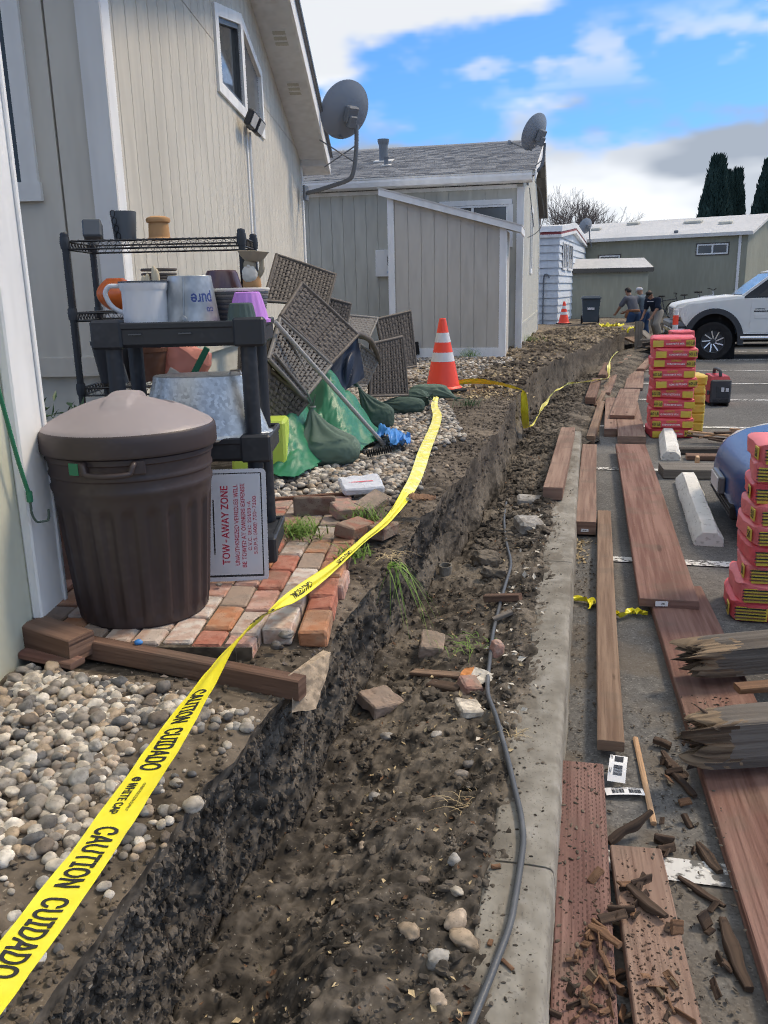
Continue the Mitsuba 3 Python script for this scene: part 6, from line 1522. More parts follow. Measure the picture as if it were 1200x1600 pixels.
def mid_xy(g):
    a, b = -.75 + 1.35 * g.random(), 4.25 + 5.3 * g.random() ** 1.15
    q = C(a, b, 0); d = q[0] - (float(bank_u(q[1])))
    if d > -.10: return None
    lim = -.27 + .08 * math.sin(q[1] * 2.1) - .05 * math.sin(q[1] * 5)
    if d > lim and g.random() > .22 * math.exp(-(d - lim) / .10): return None
    return q[0], q[1]
stone_field('gravel_bed', 10500, mid_xy, yard_z, .013, .027, 'bed of pale rounded river gravel stretching from the patio to the cone', 42, PEB1, .45)
def far_xy(g):
    a, b = -1.2 + 3.2 * g.random(), 9.3 + 4.2 * g.random()
    q = C(a, b, 0)
    if q[0] > float(bank_u(q[1]) + bend(q[1])) - .55 or q[0] < -3.6: return None
    n_ = float(fb(np.array([q[0] * 1.3, q[1] * 1.0, 3.0]), 3, 2))
    return (q[0], q[1]) if n_ > .33 else None
stone_field('gravel_bed', 6800, far_xy, yard_z, .014, .03, 'pale gravel in front of the lean-to shed beyond the cone', 43, [TM(*ico(0))] + PEB1[:3], .5)

# ------------------------------------------------------------------ wicker chairs heaped by the gable wall
def weave(q, nu, nv, parent, tone, name='panel', th=.022, frame=True, open_=False):
    """A woven panel over the quad q: strands in both directions over a dark backing, cane rolled along its edges."""
    q = [C(*p) for p in q]; A, B, C_, D = q
    nrm = np.cross(B - A, D - A); nrm /= np.linalg.norm(nrm)
    eye = np.array([0, 0, EYE]) - (A + C_) / 2
    if nrm @ eye < 0: nrm = -nrm
    P_ = lambda u, v: (A * (1 - u) + B * u) * (1 - v) + (D * (1 - u) + C_ * u) * v
    def strip(u0, v0, u1, v1, w, h, wav=0, ph=0):
        n = 13; s = np.linspace(0, 1, n); pts = np.array([P_(u0 + (u1 - u0) * t_, v0 + (v1 - v0) * t_) for t_ in s])
        d = pts[-1] - pts[0]; d /= np.linalg.norm(d); x = np.cross(d, nrm)
        c_ = pts + nrm[None] * (h + wav * np.cos(np.arange(n) * np.pi + ph))[:, None]
        ring = np.stack([c_ - x * w / 2 - nrm * .003, c_ - x * w * .3 + nrm * .0025, c_ + x * w * .3 + nrm * .0025, c_ + x * w / 2 - nrm * .003], 1)
        return TM(ring.reshape(-1, 3), grid_faces(n, 4))
    nu, nv = max(8, int(nu * .72)), max(7, int(nv * .80))
    Lu, Lv = np.linalg.norm(B - A), np.linalg.norm(D - A)
    k = obj(name, cat([TM([P_(0, 0) - nrm * th, P_(1, 0) - nrm * th, P_(1, 1) - nrm * th, P_(0, 1) - nrm * th, *[P_(a, b) - nrm * .004 for a, b in ((0, 0), (1, 0), (1, 1), (0, 1))]],
        [[4, 5, 6], [4, 6, 7], [0, 2, 1], [0, 3, 2], [0, 1, 5], [0, 5, 4], [1, 2, 6], [1, 6, 5], [2, 3, 7], [2, 7, 6], [3, 0, 4], [3, 4, 7]])]), 'wicker_gap', parent)
    g = np.random.default_rng(int(abs(A[0] * 1000)) % 999)
    s1 = [strip((i + .5) / nu + g.normal() * .003, 0, (i + .5) / nu + g.normal() * .003, 1, Lu / nu * (.86 if not open_ else .62) * (.75 if i % 4 == 3 else 1), .002, .0018, i * math.pi) for i in range(nu)]
    s2 = [strip(0, (i + .5) / nv + g.normal() * .003, 1, (i + .5) / nv + g.normal() * .003, Lv / nv * (.42 if not open_ else .36) * (1.5 if i % 4 == 2 else 1), .003, .002, i * math.pi) for i in range(nv)]
    tag(obj('strand', cat(s1), tone[0], k), kind='stuff'); tag(obj('strand', cat(s2), tone[1], k), kind='stuff')
    if frame:
        for a, b in ((A, B), (B, C_), (C_, D), (D, A)): obj('edge', tube([a + (a - b) * .01, (a + b) / 2 + nrm * .004, b + (b - a) * .01], .012, 8), tone[0], k, smooth=60)
    return k
PAL['wk_brown'] = PAL.get('wk_brown', None); del PAL['wk_brown']
BR, GY, MX = ('wicker_brown', 'wicker_dark'), ('wicker_grey', 'wicker_brown'), ('wicker_brown', 'wicker_dark')
def chair(label): return thing('wicker_chair', label, 'chair', 'wicker chairs heaped by the gable wall')
k = chair('topmost grey wicker chair of the heap, its back leaning on the gable wall'); weave([(-.754, 6.6, 1.898), (-.337, 6.9, 1.752), (-.398, 6.7, 1.52), (-.83, 6.3, 1.57)], 26, 18, k, MX, 'backrest')
k = chair('brown wicker chair lying upside down in the middle of the heap'); weave([(-.482, 5.5, 1.68), (-.153, 6.0, 1.332), (-.323, 5.6, 1.171), (-.586, 5.2, 1.492)], 26, 16, k, BR, 'backrest')
weave([(-.589, 5.15, 1.479), (-.323, 5.6, 1.163), (-.472, 5.2, .995), (-.63, 4.85, 1.264)], 22, 16, k, GY, 'seat', open_=True)
weave([(-.640, 4.95, 1.20), (-.451, 5.22, .973), (-.611, 5.15, .80), (-.70, 4.92, .94)], 14, 10, k, BR, 'front_apron')
for a, b in (((-.55, 5.12, 1.40), (-.42, 5.36, 1.06)), ((-.60, 4.9, 1.30), (-.45, 5.24, 1.02))): obj('seat_rail', tube([C(*a) - [0, 0, .012], C(*b) - [0, 0, .012]], .009, 8), 'wicker_grey', k, smooth=60)
k = chair('small visible corner of a grey wicker chair behind the brown one'); weave([(-.447, 7.1, 1.584), (-.241, 7.4, 1.52), (-.297, 7.3, 1.30), (-.504, 7.0, 1.36)], 14, 12, k, MX, 'backrest')
k = chair('pale-seated wicker chair farthest right at the back of the heap'); weave([(-.294, 7.6, 1.421), (-.018, 8.0, 1.381), (-.102, 7.7, 1.209), (-.314, 7.4, 1.283)], 24, 12, k, GY, 'seat')
weave([(-.03, 8.0, 1.37), (.293, 8.3, 1.43), (.336, 8.2, .92), (.06, 7.9, .906)], 18, 22, k, BR, 'backrest')
k = chair('wicker chair with a curved arm at the front right of the heap'); weave([(-.073, 7.1, 1.204), (.19, 7.5, 1.235), (.232, 7.5, .731), (-.094, 7.0, .787)], 18, 24, k, BR, 'backrest')
weave([(-.16, 6.75, 1.222), (-.013, 7.05, 1.088), (-.122, 6.95, .882), (-.276, 6.55, .918)], 12, 16, k, GY, 'side')
obj('arm', tube(spline([C(-.19, 6.1, 1.335), C(-.093, 6.7, 1.268), C(-.046, 6.9, 1.185), C(-.011, 7.06, 1.06)], 24), .022, 10), 'wicker_brown', k, smooth=60)
k = chair('dark wicker chair half hidden behind the resin shelf legs'); weave([(-.86, 5.3, 1.30), (-.66, 5.2, 1.42), (-.66, 5.0, .92), (-.86, 5.1, .9)], 14, 16, k, BR, 'backrest')
solo('metal_pole', tube([C(-.60, 4.98, 1.465), C(.012, 5.62, .625)], .0135, 12), 'pole_grey', 'long grey metal pole leaning down across the wicker chairs to the stones', 'pole', smooth=60)
u5, v5 = np.meshgrid(np.linspace(0, 1, 30), np.linspace(0, 1, 30), indexing='ij')
q4_ = [np.array(C(*q)) for q in ((-.43, 6.3, 1.12), (-.17, 6.5, 1.30), (-.12, 6.4, 1.00), (-.36, 6.25, .86))]
pw = (q4_[0] * (1 - u5)[..., None] + q4_[1] * u5[..., None]) * (1 - v5)[..., None] + (q4_[3] * (1 - u5)[..., None] + q4_[2] * u5[..., None]) * v5[..., None]
pw = (pw + np.array(C(0, -1, .3)) * ((np.abs(nz(np.stack([u5 * 5 + v5 * 2, v5 * 2, u5 * 0], -1), 3) - .5)) * .10)[..., None]).reshape(-1, 3)
solo('dark_cover', TM(np.vstack([pw, pw + C(0, .004, 0)]), np.vstack([grid_faces(30, 30), grid_faces(30, 30)[:, ::-1] + 900])), 'tarp_navy', 'dark navy cloth showing between the two wicker chairs', 'cloth', smooth=35)

# ------------------------------------------------------------------ green tarp, sandbags, blue sheet
na, nb_ = 110, 110
a_, b_ = np.meshgrid(np.linspace(-.72, .05, na), np.linspace(4.62, 6.5, nb_), indexing='ij')
pk = lambda ac, bc, ra, rb, h: h * np.exp(-(((a_ - ac) / ra) ** 2 + ((b_ - bc) / rb) ** 2) ** 1.0)
hgt = np.maximum.reduce([pk(-.38, 6.0, .22, .50, .46), pk(-.58, 5.4, .16, .50, .40), pk(-.25, 6.0, .15, .40, .34)])
tri = lambda q: np.abs((q % 1) - .5) * 2
wrp = fb(np.stack([a_ * 5, b_ * 3, a_ * 0], -1), 3, 12) * 1.6
fold = np.abs(nz(np.stack([a_ * 5 + b_ * 1.5, b_ * 1.1, a_ * 0], -1), 3) - .5) * .10 + np.abs(fb(np.stack([a_ * 13 - b_ * 3, b_ * 5 + a_ * 2, a_ * 0], -1), 3, 5) - .5) * .085 + (fb(np.stack([a_, b_, a_ * 0], -1) * 26, 3, 9) - .5) * .016
hgt = hgt + fold * np.clip(hgt / .10, 0, 1)
outl = .035 + .05 * (fb(np.stack([a_, b_, a_ * 0], -1) * 4, 3, 6) - .5)
z = .60 + hgt
Pq = np.stack([a_ * CY - b_ * SY, a_ * SY + b_ * CY, z], -1)
fc = grid_faces(na, nb_); keep = (hgt.reshape(-1)[fc] > outl.reshape(-1)[fc]).all(1)
P2 = Pq.reshape(-1, 3)
solo('tarpaulin', TM(np.vstack([P2, P2 - [0, 0, .003]]), np.vstack([fc[keep], fc[keep][:, ::-1] + len(P2)])), 'tarp_green', 'crumpled green tarpaulin heaped under the wicker chairs', 'tarp', smooth=40)
def sandbag(c, size, yaw, neck, label, m, seed, tilt=0):
    k = thing('sandbag', label, 'sandbag', 'green sandbags on the river stones')
    v, f = ico(4); s = np.sign(v) * np.abs(v) ** .80
    v2 = s * (1 + .16 * (fb(v * 2.2 + seed, 3, seed)[:, None] - .5) + .09 * (fb(v * [9, 9, 3] + seed, 2, seed + 1)[:, None] - .5))
    v2 = v2 * size
    nk = np.asarray(neck, float)
    d = nk / np.linalg.norm(nk); w = np.clip((v @ d - .52) / .48, 0, 1) ** 1.5
    ang = np.arctan2(*(v @ np.stack([np.cross(d, [0, 1, .2]), np.cross(d, np.cross(d, [0, 1, .2]))], 1)).T)
    pleat = 1 + .12 * np.cos(ang * 9) * np.clip((v @ d - .25) / .5, 0, 1)
    ax = (v2 @ d)[:, None] * d; v2 = ax + (v2 - ax) * (pleat * (1 - .80 * w))[:, None] + d * (np.linalg.norm(nk) * w ** 1.3)[:, None]
    v2[:, 2] = np.maximum(v2[:, 2], -size[2] * .72)
    R = rotz(yaw)
    obj('sack', mv(TM(v2, f), R, c), m, k, smooth=60)
    tip = nk + d * (np.array(size) * np.abs(d)).sum() * .86
    obj('tie', mv(tube([tip * .86 + np.array([.016 * math.cos(t_), .016 * math.sin(t_), 0]) for t_ in np.arange(14) * 2 * np.pi / 14], .004, 6, closed=True), R, c), 'pole_grey', k, smooth=60)
    obj('tuft', [mv(tube([tip * .86, tip + d * .03 + np.random.default_rng(seed + q).normal(size=3) * .022], [.008, .003], 5), R, c) for q in range(6)], m, k)
sandbag(C(-.335, 5.16, .685), (.20, .15, .105), YAW, (-.05, .03, .15), 'nearest green sandbag with its pointed neck up against the tarpaulin', 'sandbag_green', 2)
sandbag(C(-.03, 6.55, .68), (.125, .12, .105), YAW, (-.09, .01, .15), 'dark green sandbag with a tied neck behind the metal pole', 'sandbag_dark', 5)
sandbag(C(.20, 7.35, .655), (.17, .12, .075), YAW + .2, (-.10, -.02, .02), 'flat dark green sandbag at the foot of the front right wicker chair', 'sandbag_dark', 7)
sandbag(C(.31, 7.75, .665), (.13, .12, .085), YAW - .3, (.05, -.04, .01), 'rounded green sandbag lying between wicker chair and cone', 'sandbag_dark', 9)
sandbag(C(.47, 8.30, .66), (.20, .12, .075), YAW - .25, (.10, -.03, -.02), 'longest green sandbag lying next to the large cone', 'sandbag_green', 11)
ga, gb2 = np.meshgrid(np.linspace(0, 1, 60), np.linspace(0, 1, 40), indexing='ij')
aa = -.06 + .25 * ga; bb = 5.40 + .68 * gb2
hh = .015 + .13 * np.abs(nz(np.stack([ga * 5, gb2 * 4, ga * 0], -1), 3) - .45) + .05 * np.abs(nz(np.stack([ga * 13, gb2 * 9, ga * 0], -1), 5) - .5)
outl = (fb(np.stack([ga * 4, gb2 * 4, ga * 0], -1), 3, 8) - .5) * .5 + ((ga - .5) ** 2 + (gb2 - .5) ** 2) * 1.5 + .35 * np.abs(ga - (1 - gb2 * .9))
fc = grid_faces(60, 40); keep = (outl.reshape(-1)[fc] < .46).all(1)
P2 = np.stack([aa * CY - bb * SY, aa * SY + bb * CY, .625 + hh], -1).reshape(-1, 3)
solo('plastic_sheet', TM(np.vstack([P2, P2 - [0, 0, .003]]), np.vstack([fc[keep], fc[keep][:, ::-1] + len(P2)])), 'tarp_blue', 'scrap of crumpled blue plastic sheet on the stones at the pole foot', 'plastic', smooth=40)
tt_ = np.linspace(0, 1, 150)
cc = np.array([C(-.10 + .16 * t_, 5.16 + .16 * t_, .652) for t_ in tt_]) + np.stack([.022 * np.cos(tt_ * 70) * SY * -1, .022 * np.cos(tt_ * 70) * CY * 1, .020 * np.sin(tt_ * 70)], 1)
solo('coil_spring', tube(cc, .0042, 5), 'rubber_black', 'black coiled spring lying on the stones beside the blue plastic', 'spring', smooth=60)

# ------------------------------------------------------------------ caution tapes
def ribbon_frames(pts, n, w):
    """pts: rows of (x, y, z, roll, width factor); roll 0 = flat, facing up."""
    p = np.asarray(pts, float); s = np.r_[0, np.cumsum(np.linalg.norm(np.diff(p[:, :3], axis=0), axis=1))]
    from scipy.interpolate import PchipInterpolator
    q = PchipInterpolator(s, p)(np.linspace(0, s[-1], n)); ss = np.linspace(0, s[-1], n)
    t = np.gradient(q[:, :3], axis=0); t /= np.linalg.norm(t, axis=1, keepdims=True)
    x = np.cross(t, [0, 0, 1.0]); x /= np.linalg.norm(x, axis=1, keepdims=True); z = np.cross(x, t)
    c_, s_ = np.cos(q[:, 3])[:, None], np.sin(q[:, 3])[:, None]
    return ss, q[:, :3], t, x * c_ + z * s_, -x * s_ + z * c_, q[:, 4] * w
def ribbon(pts, n, w=.076, seed=0, crumple=.004, nc=7):
    ss, c_, t, x, z, ww = ribbon_frames(pts, n, w)
    u = np.linspace(-.5, .5, nc)
    V_ = c_[:, None] + x[:, None] * (ww[:, None] * u[None])[..., None]
    cr = (fb(np.stack([np.repeat(ss[:, None], nc, 1) * 9, np.repeat(u[None], n, 0) * 4, np.full((n, nc), seed * 1.0)], -1), 3, seed) - .5) * 2 * crumple
    cr = cr + (1 - np.clip(ww[:, None] / w, 0, 1)) * .012 * np.cos(u * 9)[None]
    V_ = V_ + z[:, None] * cr[..., None]
    up = z[:, None] * .0004
    F = grid_faces(n, nc)[:, ::-1]; N = n * nc
    return TM(np.vstack([V_.reshape(-1, 3), (V_ - up).reshape(-1, 3)]), np.vstack([F, F[:, ::-1] + N])), (ss, c_, t, x, z, ww, cr)
def letter(fr, s, s0, h, w, off=0.0, flip=1, d=.0012, bold=True):
    ss, c_, t, x, z, ww, cr = fr
    t_ = text(s, h, w, .0003, bold); v, f = trimesh.remesh.subdivide_to_size(np.asarray(t_.vertices), np.asarray(t_.faces), .014)
    sv = s0 + v[:, 0]; y = -(v[:, 1] - h / 2 + off) * flip; f = np.asarray(f)[:, ::-1]
    I = lambda a: np.stack([np.interp(sv, ss, a[:, q]) for q in range(3)], 1)
    wf = np.interp(sv, ss, ww) / .076
    nc = cr.shape[1]; iu = np.clip((y / .076 + .5) * (nc - 1), 0, nc - 1.001); i0 = iu.astype(int); fu = iu - i0
    iv = np.clip(np.interp(sv, ss, np.arange(len(ss))), 0, len(ss) - 1.001); j0 = iv.astype(int); fv = iv - j0
    crv = (cr[j0, i0] * (1 - fu) + cr[j0, i0 + 1] * fu) * (1 - fv) + (cr[j0 + 1, i0] * (1 - fu) + cr[j0 + 1, i0 + 1] * fu) * fv
    return TM(I(c_) + I(x) * (y * wf)[:, None] + I(z) * (crv + d + v[:, 2])[:, None], f)
t1 = thing('caution_tape', 'long yellow caution tape running from the bottom left corner past the patio to the sandbags', 'tape', 'yellow caution tapes along the trench')
pts = [(-1.317, 7.60, .685, .10, .62), (-1.29, 7.35, .66, .05, .72), (-1.147, 6.65, .645, .0, .95), (-.985, 5.25, .64, .10, 1.0), (-.86, 4.15, .642, .35, .80), (-.828, 3.50, .65, .85, .40), (-.852, 3.18, .652, 1.30, .34), (-.875, 2.85, .650, 1.05, .42), (-.90, 2.55, .660, .75, .58), (-.925, 2.18, .685, -.85, .62), (-.905, 1.93, .70, -.55, .72), (-.865, 1.66, .705, -.25, .88), (-.825, 1.40, .71, -.08, 1), (-.785, 1.11, .715, .0, 1), (-.755, .88, .725, .04, 1), (-.72, .55, .75, .05, 1)]
mesh, fr = ribbon(pts, 420, seed=2)
fcs = np.asarray(mesh.faces); ctr = np.asarray(mesh.vertices)[fcs].mean(1)
near_ = ctr[:, 1] < 4.05
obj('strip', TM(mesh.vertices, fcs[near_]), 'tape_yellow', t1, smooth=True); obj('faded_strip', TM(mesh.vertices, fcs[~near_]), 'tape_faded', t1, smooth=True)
def s_at(Yv): return float(np.interp(-Yv, -fr[1][:, 1], fr[0]))
for Y0, words in ((1.165, 0), (1.71, 0), (2.30, 1), (2.62, 2), (3.02, 2)):
    s0 = s_at(Y0)
    if words == 0:
        obj('lettering', letter(fr, 'CAUTION', s0, .040, .165), 'print_black', t1); obj('lettering', letter(fr, 'CUIDADO', s0 + .19, .040, .170), 'print_black', t1)
        if Y0 > 1.5: obj('lettering', [letter(fr, '© WHITE CAP', s0 + .385, .0165, .125, -.012), letter(fr, 'CONSTRUCTION SUPPLY', s0 + .405, .0055, .095, .010, bold=False)], 'print_black', t1)
    elif words == 1: obj('lettering', letter(fr, 'CUIDADO', s0 - .02, .036, .16), 'print_black', t1)
    else: obj('lettering', letter(fr, 'CAUTION', s0, .036, .15), 'print_black', t1)
t2 = thing('caution_tape', 'yellow caution tape from the large cone dipping into the trench towards the timbers', 'tape', 'yellow caution tapes along the trench')
pts = [(-1.36, 9.0, .66, 1.1, .9), (-1.17, 9.05, .675, 1.0, .9), (-.95, 8.95, .67, .9, .8), (-.74, 8.72, .655, .8, .7), (-.62, 8.66, .62, .3, .7), (-.605, 8.72, .42, .2, 1), (-.60, 9.0, .20, .3, .9), (-.57, 9.35, .165, .4, .6), (-.53, 9.9, .20, .9, .7), (-.49, 10.6, .24, .3, .95), (-.45, 11.3, .26, 1.1, .6), (-.37, 12.0, .26, .2, .95), (-.26, 12.6, .27, 1.2, .5), (-.10, 13.0, .25, .2, .6), (.05, 13.2, .25, .8, .5), (.18, 13.6, .23, .2, .6), (.30, 14.2, .18, .4, .8), (.36, 14.9, .16, 1.0, .5), (.36, 15.4, .26, .2, .8), (.40, 16.4, .28, .9, .5), (.60, 18.5, .3, .2, .8)]
mesh, fr2 = ribbon(pts, 420, seed=5, crumple=.008)
fcs = np.asarray(mesh.faces); ctr = np.asarray(mesh.vertices)[fcs].mean(1); near_ = ctr[:, 1] < 9.3
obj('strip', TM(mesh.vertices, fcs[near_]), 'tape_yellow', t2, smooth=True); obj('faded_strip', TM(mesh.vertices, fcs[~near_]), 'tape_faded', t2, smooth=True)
obj('lettering', [letter(fr2, 'CUIDADO', .06, .040, .17), letter(fr2, 'CAUTION', .30, .040, .17), letter(fr2, 'CUIDADO', .82, .036, .14)], 'print_black', t2)
def crumpled(label, p0, yaw, n, seed, sx=.13, sy=.07, h=.05):
    u, v = np.meshgrid(np.linspace(0, 1, n), np.linspace(0, 1, 18), indexing='ij')
    x = (u - .5) * sx * 2 + .03 * (nz(np.stack([u * 6, v * 3, u * 0], -1), seed) - .5); y = (v - .5) * sy * (1 - .5 * np.sin(u * 9 + seed) ** 2) + .03 * np.sin(u * 7 + seed)
    z = .006 + h * np.abs(nz(np.stack([u * 6 + seed, v * 3, u * 0], -1), seed + 1) - .4) + .02 * (v - .5) ** 2
    P_ = np.stack([x, y, z], -1).reshape(-1, 3); F = grid_faces(n, 18)
    return solo('caution_tape', mv(TM(np.vstack([P_, P_ - [0, 0, .002]]), np.vstack([F, F[:, ::-1] + len(P_)])), rotz(yaw), p0), 'tape_yellow', label, 'tape', 'yellow caution tapes along the trench', smooth=50)
crumpled('crumpled piece of yellow tape on the asphalt against the kerb', (.01, 4.36, .004), -1.0, 40, 3, .12, .06, .06)
crumpled('scrap of yellow tape between the narrow timber and the red board', (.245, 4.19, .004), .0, 40, 9, .085, .055, .06)
crumpled('tangle of yellow tape hanging at the far trench edge near the workers', (.95, 23.3, .42), .6, 40, 5, .30, .2, .3)
crumpled('yellow tape scrap lying on the dug earth left of the workers', (.55, 22.6, .62), .2, 40, 7, .3, .2, .2)
# ------------------------------------------------------------------ vehicles
def loft(secs, smooth=40):
    """secs: list of equal-length rings (n x 3); closed in the ring direction, capped."""
    A = np.array(secs, float); m, n = A.shape[:2]; F = []
    for i in range(m - 1):
        for j in range(n):
            k = (j + 1) % n; F += [[i * n + j, (i + 1) * n + j, (i + 1) * n + k], [i * n + j, (i + 1) * n + k, i * n + k]]
    v = np.vstack([A.reshape(-1, 3), A[0].mean(0), A[-1].mean(0)]); c0, c1 = len(v) - 2, len(v) - 1
    for j in range(n):
        k = (j + 1) % n; F += [[c0, j, k], [c1, (m - 1) * n + k, (m - 1) * n + j]]
    return TM(v, F)
def rrect(y0, y1, z0, z1, r, n=5):
    pts = []
    for cy, cz, a in ((y1 - r, z0 + r, -90), (y1 - r, z1 - r, 0), (y0 + r, z1 - r, 90), (y0 + r, z0 + r, 180)):
        for q in range(n): t_ = math.radians(a + 90 * q / (n - 1)); pts.append((cy + r * math.cos(t_), cz + r * math.sin(t_)))
    return pts
def wheel(parent, c, R, ax_y, w, spokes, rimc, name='wheel'):
    """axis along local y"""
    t_ = obj(name, mv(lathe([(R * .60, -w / 2 + .02), (R * .66, -w / 2), (R * .93, -w / 2), (R, -w / 2 + .035), (R, w / 2 - .035), (R * .93, w / 2), (R * .66, w / 2), (R * .60, w / 2 - .02)], 44), ax_y, c), 'rubber_black', parent, smooth=40)
    s = -1
    obj('rim', [mv(lathe([(R * .585, -w / 2 + .02), (R * .62, -w / 2 + .012), (R * .62, -w / 2 - .002), (R * .575, -w / 2 + .006), (R * .55, -w / 2 + .05), (.001, -w / 2 + .06)], 44), ax_y, c)], 'truck_dark', t_, smooth=40)
    ms = []
    for q in range(spokes):
        a = 2 * np.pi * q / spokes
        ms.append(mv(beam((R * .13 * math.cos(a), R * .13 * math.sin(a), -w / 2 + .022), (R * .56 * math.cos(a + .35), R * .56 * math.sin(a + .35), -w / 2 + .005), .026, .02), ax_y, c))
    obj('spokes', ms, rimc, t_); obj('hub', mv(lathe([(.001, -w / 2 - .005), (R * .14, -w / 2 - .002), (R * .15, -w / 2 + .04)], 18), ax_y, c), 'truck_dark', t_, smooth=40)
tk = thing('pickup_truck', 'white lifted pickup truck with black wheels parked facing the trench', 'truck')
TK = Frame((1.72, 20.0), (1, .0), (0, 1))         # x backwards from the front bumper, y away from the camera
def tbox(lo, hi, ch=.02): return TK.put(cube(lo, hi, ch))
WX, WRr = .905, .405
arch = Polygon([(WX + .52 * math.cos(t_), .42 + .60 * math.sin(t_)) for t_ in np.linspace(0, math.pi, 26)] + [(WX - .52, .0), (WX + .52, .0)])
sidep = Polygon([(.28, .80), (.22, .93), (.20, 1.00), (.26, 1.14), (.34, 1.19), (1.30, 1.285), (1.62, 1.30), (5.6, 1.30), (5.6, .55), (1.3, .55), (.5, .55)]).difference(arch)
obj('body', TK.face(sidep, .0, 1.92), 'truck_white', tk)
secs = []
for x, z, dy in ((.10, 1.13, .16), (.16, 1.20, .12), (.40, 1.255, .06), (.9, 1.325, .05), (1.35, 1.365, .05), (1.50, 1.36, .06)):
    secs.append([TK(x, y, zz) for y, zz in rrect(dy, 1.92 - dy, z - .16, z, .055)])
obj('hood', loft(secs), 'truck_white', tk, smooth=35)
cabp = [(1.42, 1.30), (1.55, 1.36), (2.10, 1.82), (2.35, 1.885), (3.9, 1.90), (4.15, 1.80), (4.2, 1.30)]
cab = obj('cab', TK.face([(1.46, 1.30), (2.08, 1.815), (2.34, 1.875), (3.9, 1.89), (4.15, 1.79), (4.2, 1.30)], .12, 1.80), 'truck_dark', tk)
obj('windscreen', loft([[TK(x + .0, y, z) for y in (.10, 1.82)] + [TK(x + .012, 1.82, z - .02), TK(x + .012, .10, z - .02)] for x, z in ((1.46, 1.335), (1.75, 1.585), (2.05, 1.81))]), 'glass_dim', cab)
obj('pillar', [beam(TK(1.44, .105, 1.32), TK(2.10, .115, 1.835), .06, .05), beam(TK(2.10, .115, 1.84), TK(3.9, .115, 1.88), .06, .05)], 'truck_white', cab)
obj('roof', loft([[TK(x, y, zz) for y, zz in rrect(.11, 1.81, z - .07, z, .03)] for x, z in ((2.08, 1.85), (2.35, 1.905), (3.9, 1.91), (4.18, 1.82))]), 'truck_white', cab, smooth=40)
obj('side_window', TK.face([(1.78, 1.335), (2.16, 1.70), (2.36, 1.775), (2.75, 1.79), (2.75, 1.335)], .098, .118), 'glass_pane', cab)
dr1 = obj('door', TK.face([(1.64, .58), (1.64, 1.285), (2.82, 1.285), (2.82, .58)], -.012, -.001), 'truck_white', tk)
obj('door_moulding', tbox([1.72, -.026, .87], [2.82, -.013, .965], .005), 'truck_white', dr1)
obj('emblem', [TK.put(mv(cube([0, -.018, 0], [.20, -.0125, .018]), None, (1.72, 0, 1.065))), TK.put(mv(cube([0, -.018, 0], [.32, -.0125, .026]), None, (1.70, 0, 1.012)))], 'truck_dark', dr1)
flare = Polygon([(WX + .62 * math.cos(t_), .42 + .68 * math.sin(t_)) for t_ in np.linspace(-.15, math.pi + .10, 30)]).difference(Polygon([(WX + .50 * math.cos(t_), .42 + .57 * math.sin(t_)) for t_ in np.linspace(0, math.pi, 26)] + [(WX - .52, .0), (WX + .52, .0)]))
obj('wheel_flare', TK.face(flare, -.07, .05), 'truck_dark', tk)
obj('wheel_well', TK.face(arch.buffer(-.01), .25, .9), 'rubber_black', tk)
wheel(tk, TK(WX, .06, WRr), WRr, np.array([[1, 0, 0], [0, 0, 1], [0, -1, 0.0]]).T if False else np.stack([[1, 0, 0], [0, 0, 1.0], [0, 1.0, 0]], 1), .30, 9, 'chrome')
wheel(tk, TK(WX, 1.80, WRr), WRr, np.stack([[1, 0, 0], [0, 0, 1.0], [0, 1.0, 0]], 1), .30, 9, 'truck_dark'); wheel(tk, TK(4.55, .06, WRr), WRr, np.stack([[1, 0, 0], [0, 0, 1.0], [0, 1.0, 0]], 1), .30, 9, 'chrome')
obj('bumper', tbox([.0, .02, .70], [.36, 1.90, .835], .03), 'mount_grey', tk); obj('bumper_chrome', tbox([.02, .05, .585], [.34, 1.87, .695], .02), 'chrome', tk)
obj('valance', tbox([.10, .12, .43], [.6, 1.80, .58], .03), 'truck_dark', tk)
hl_ = obj('headlight', TK.put(TM(*(lambda h: (h.vertices, h.faces))(trimesh.convex.convex_hull(np.array([(.11, .06, .93), (.30, -.006, .93), (.115, .06, 1.10), (.36, -.006, 1.16), (.11, .40, .93), (.115, .40, 1.12), (.30, .3, .93), (.3, .3, 1.12)]))))), 'headlamp', tk)
obj('lamp_divider', tbox([.095, .04, 1.01], [.335, .40, 1.03], .004), 'truck_dark', hl_); obj('indicator', tbox([.10, .045, .935], [.325, .20, .965], .004), 'paper_orange', hl_)
obj('grille', tbox([.095, .42, .88], [.15, 1.50, 1.12], .01), 'chrome', tk)
mr = obj('mirror', tbox([2.08, -.36, 1.40], [2.20, -.08, 1.66], .03), 'truck_white', tk); obj('mirror_arm', tube([TK(2.2, -.10, 1.50), TK(2.0, -.02, 1.38)], .03, 8), 'truck_dark', mr, smooth=50)
obj('side_step', TK.put(tube([(1.45, -.07, .47), (3.0, -.07, .47)], .045, 10)), 'chrome', tk, smooth=50); obj('sill', tbox([1.45, .03, .45], [4.0, .3, .56], .02), 'truck_dark', tk)
obj('underbody', tbox([.5, .35, .36], [5.4, 1.6, .60], .02), 'rubber_black', tk); obj('wiper_cowl', tbox([1.40, .2, 1.345], [1.50, 1.7, 1.375], .008), 'truck_dark', tk)
obj('aerial', TK.put(tube([(1.30, .12, 1.33), (1.28, .12, 1.50)], .006, 5)), 'truck_dark', tk)

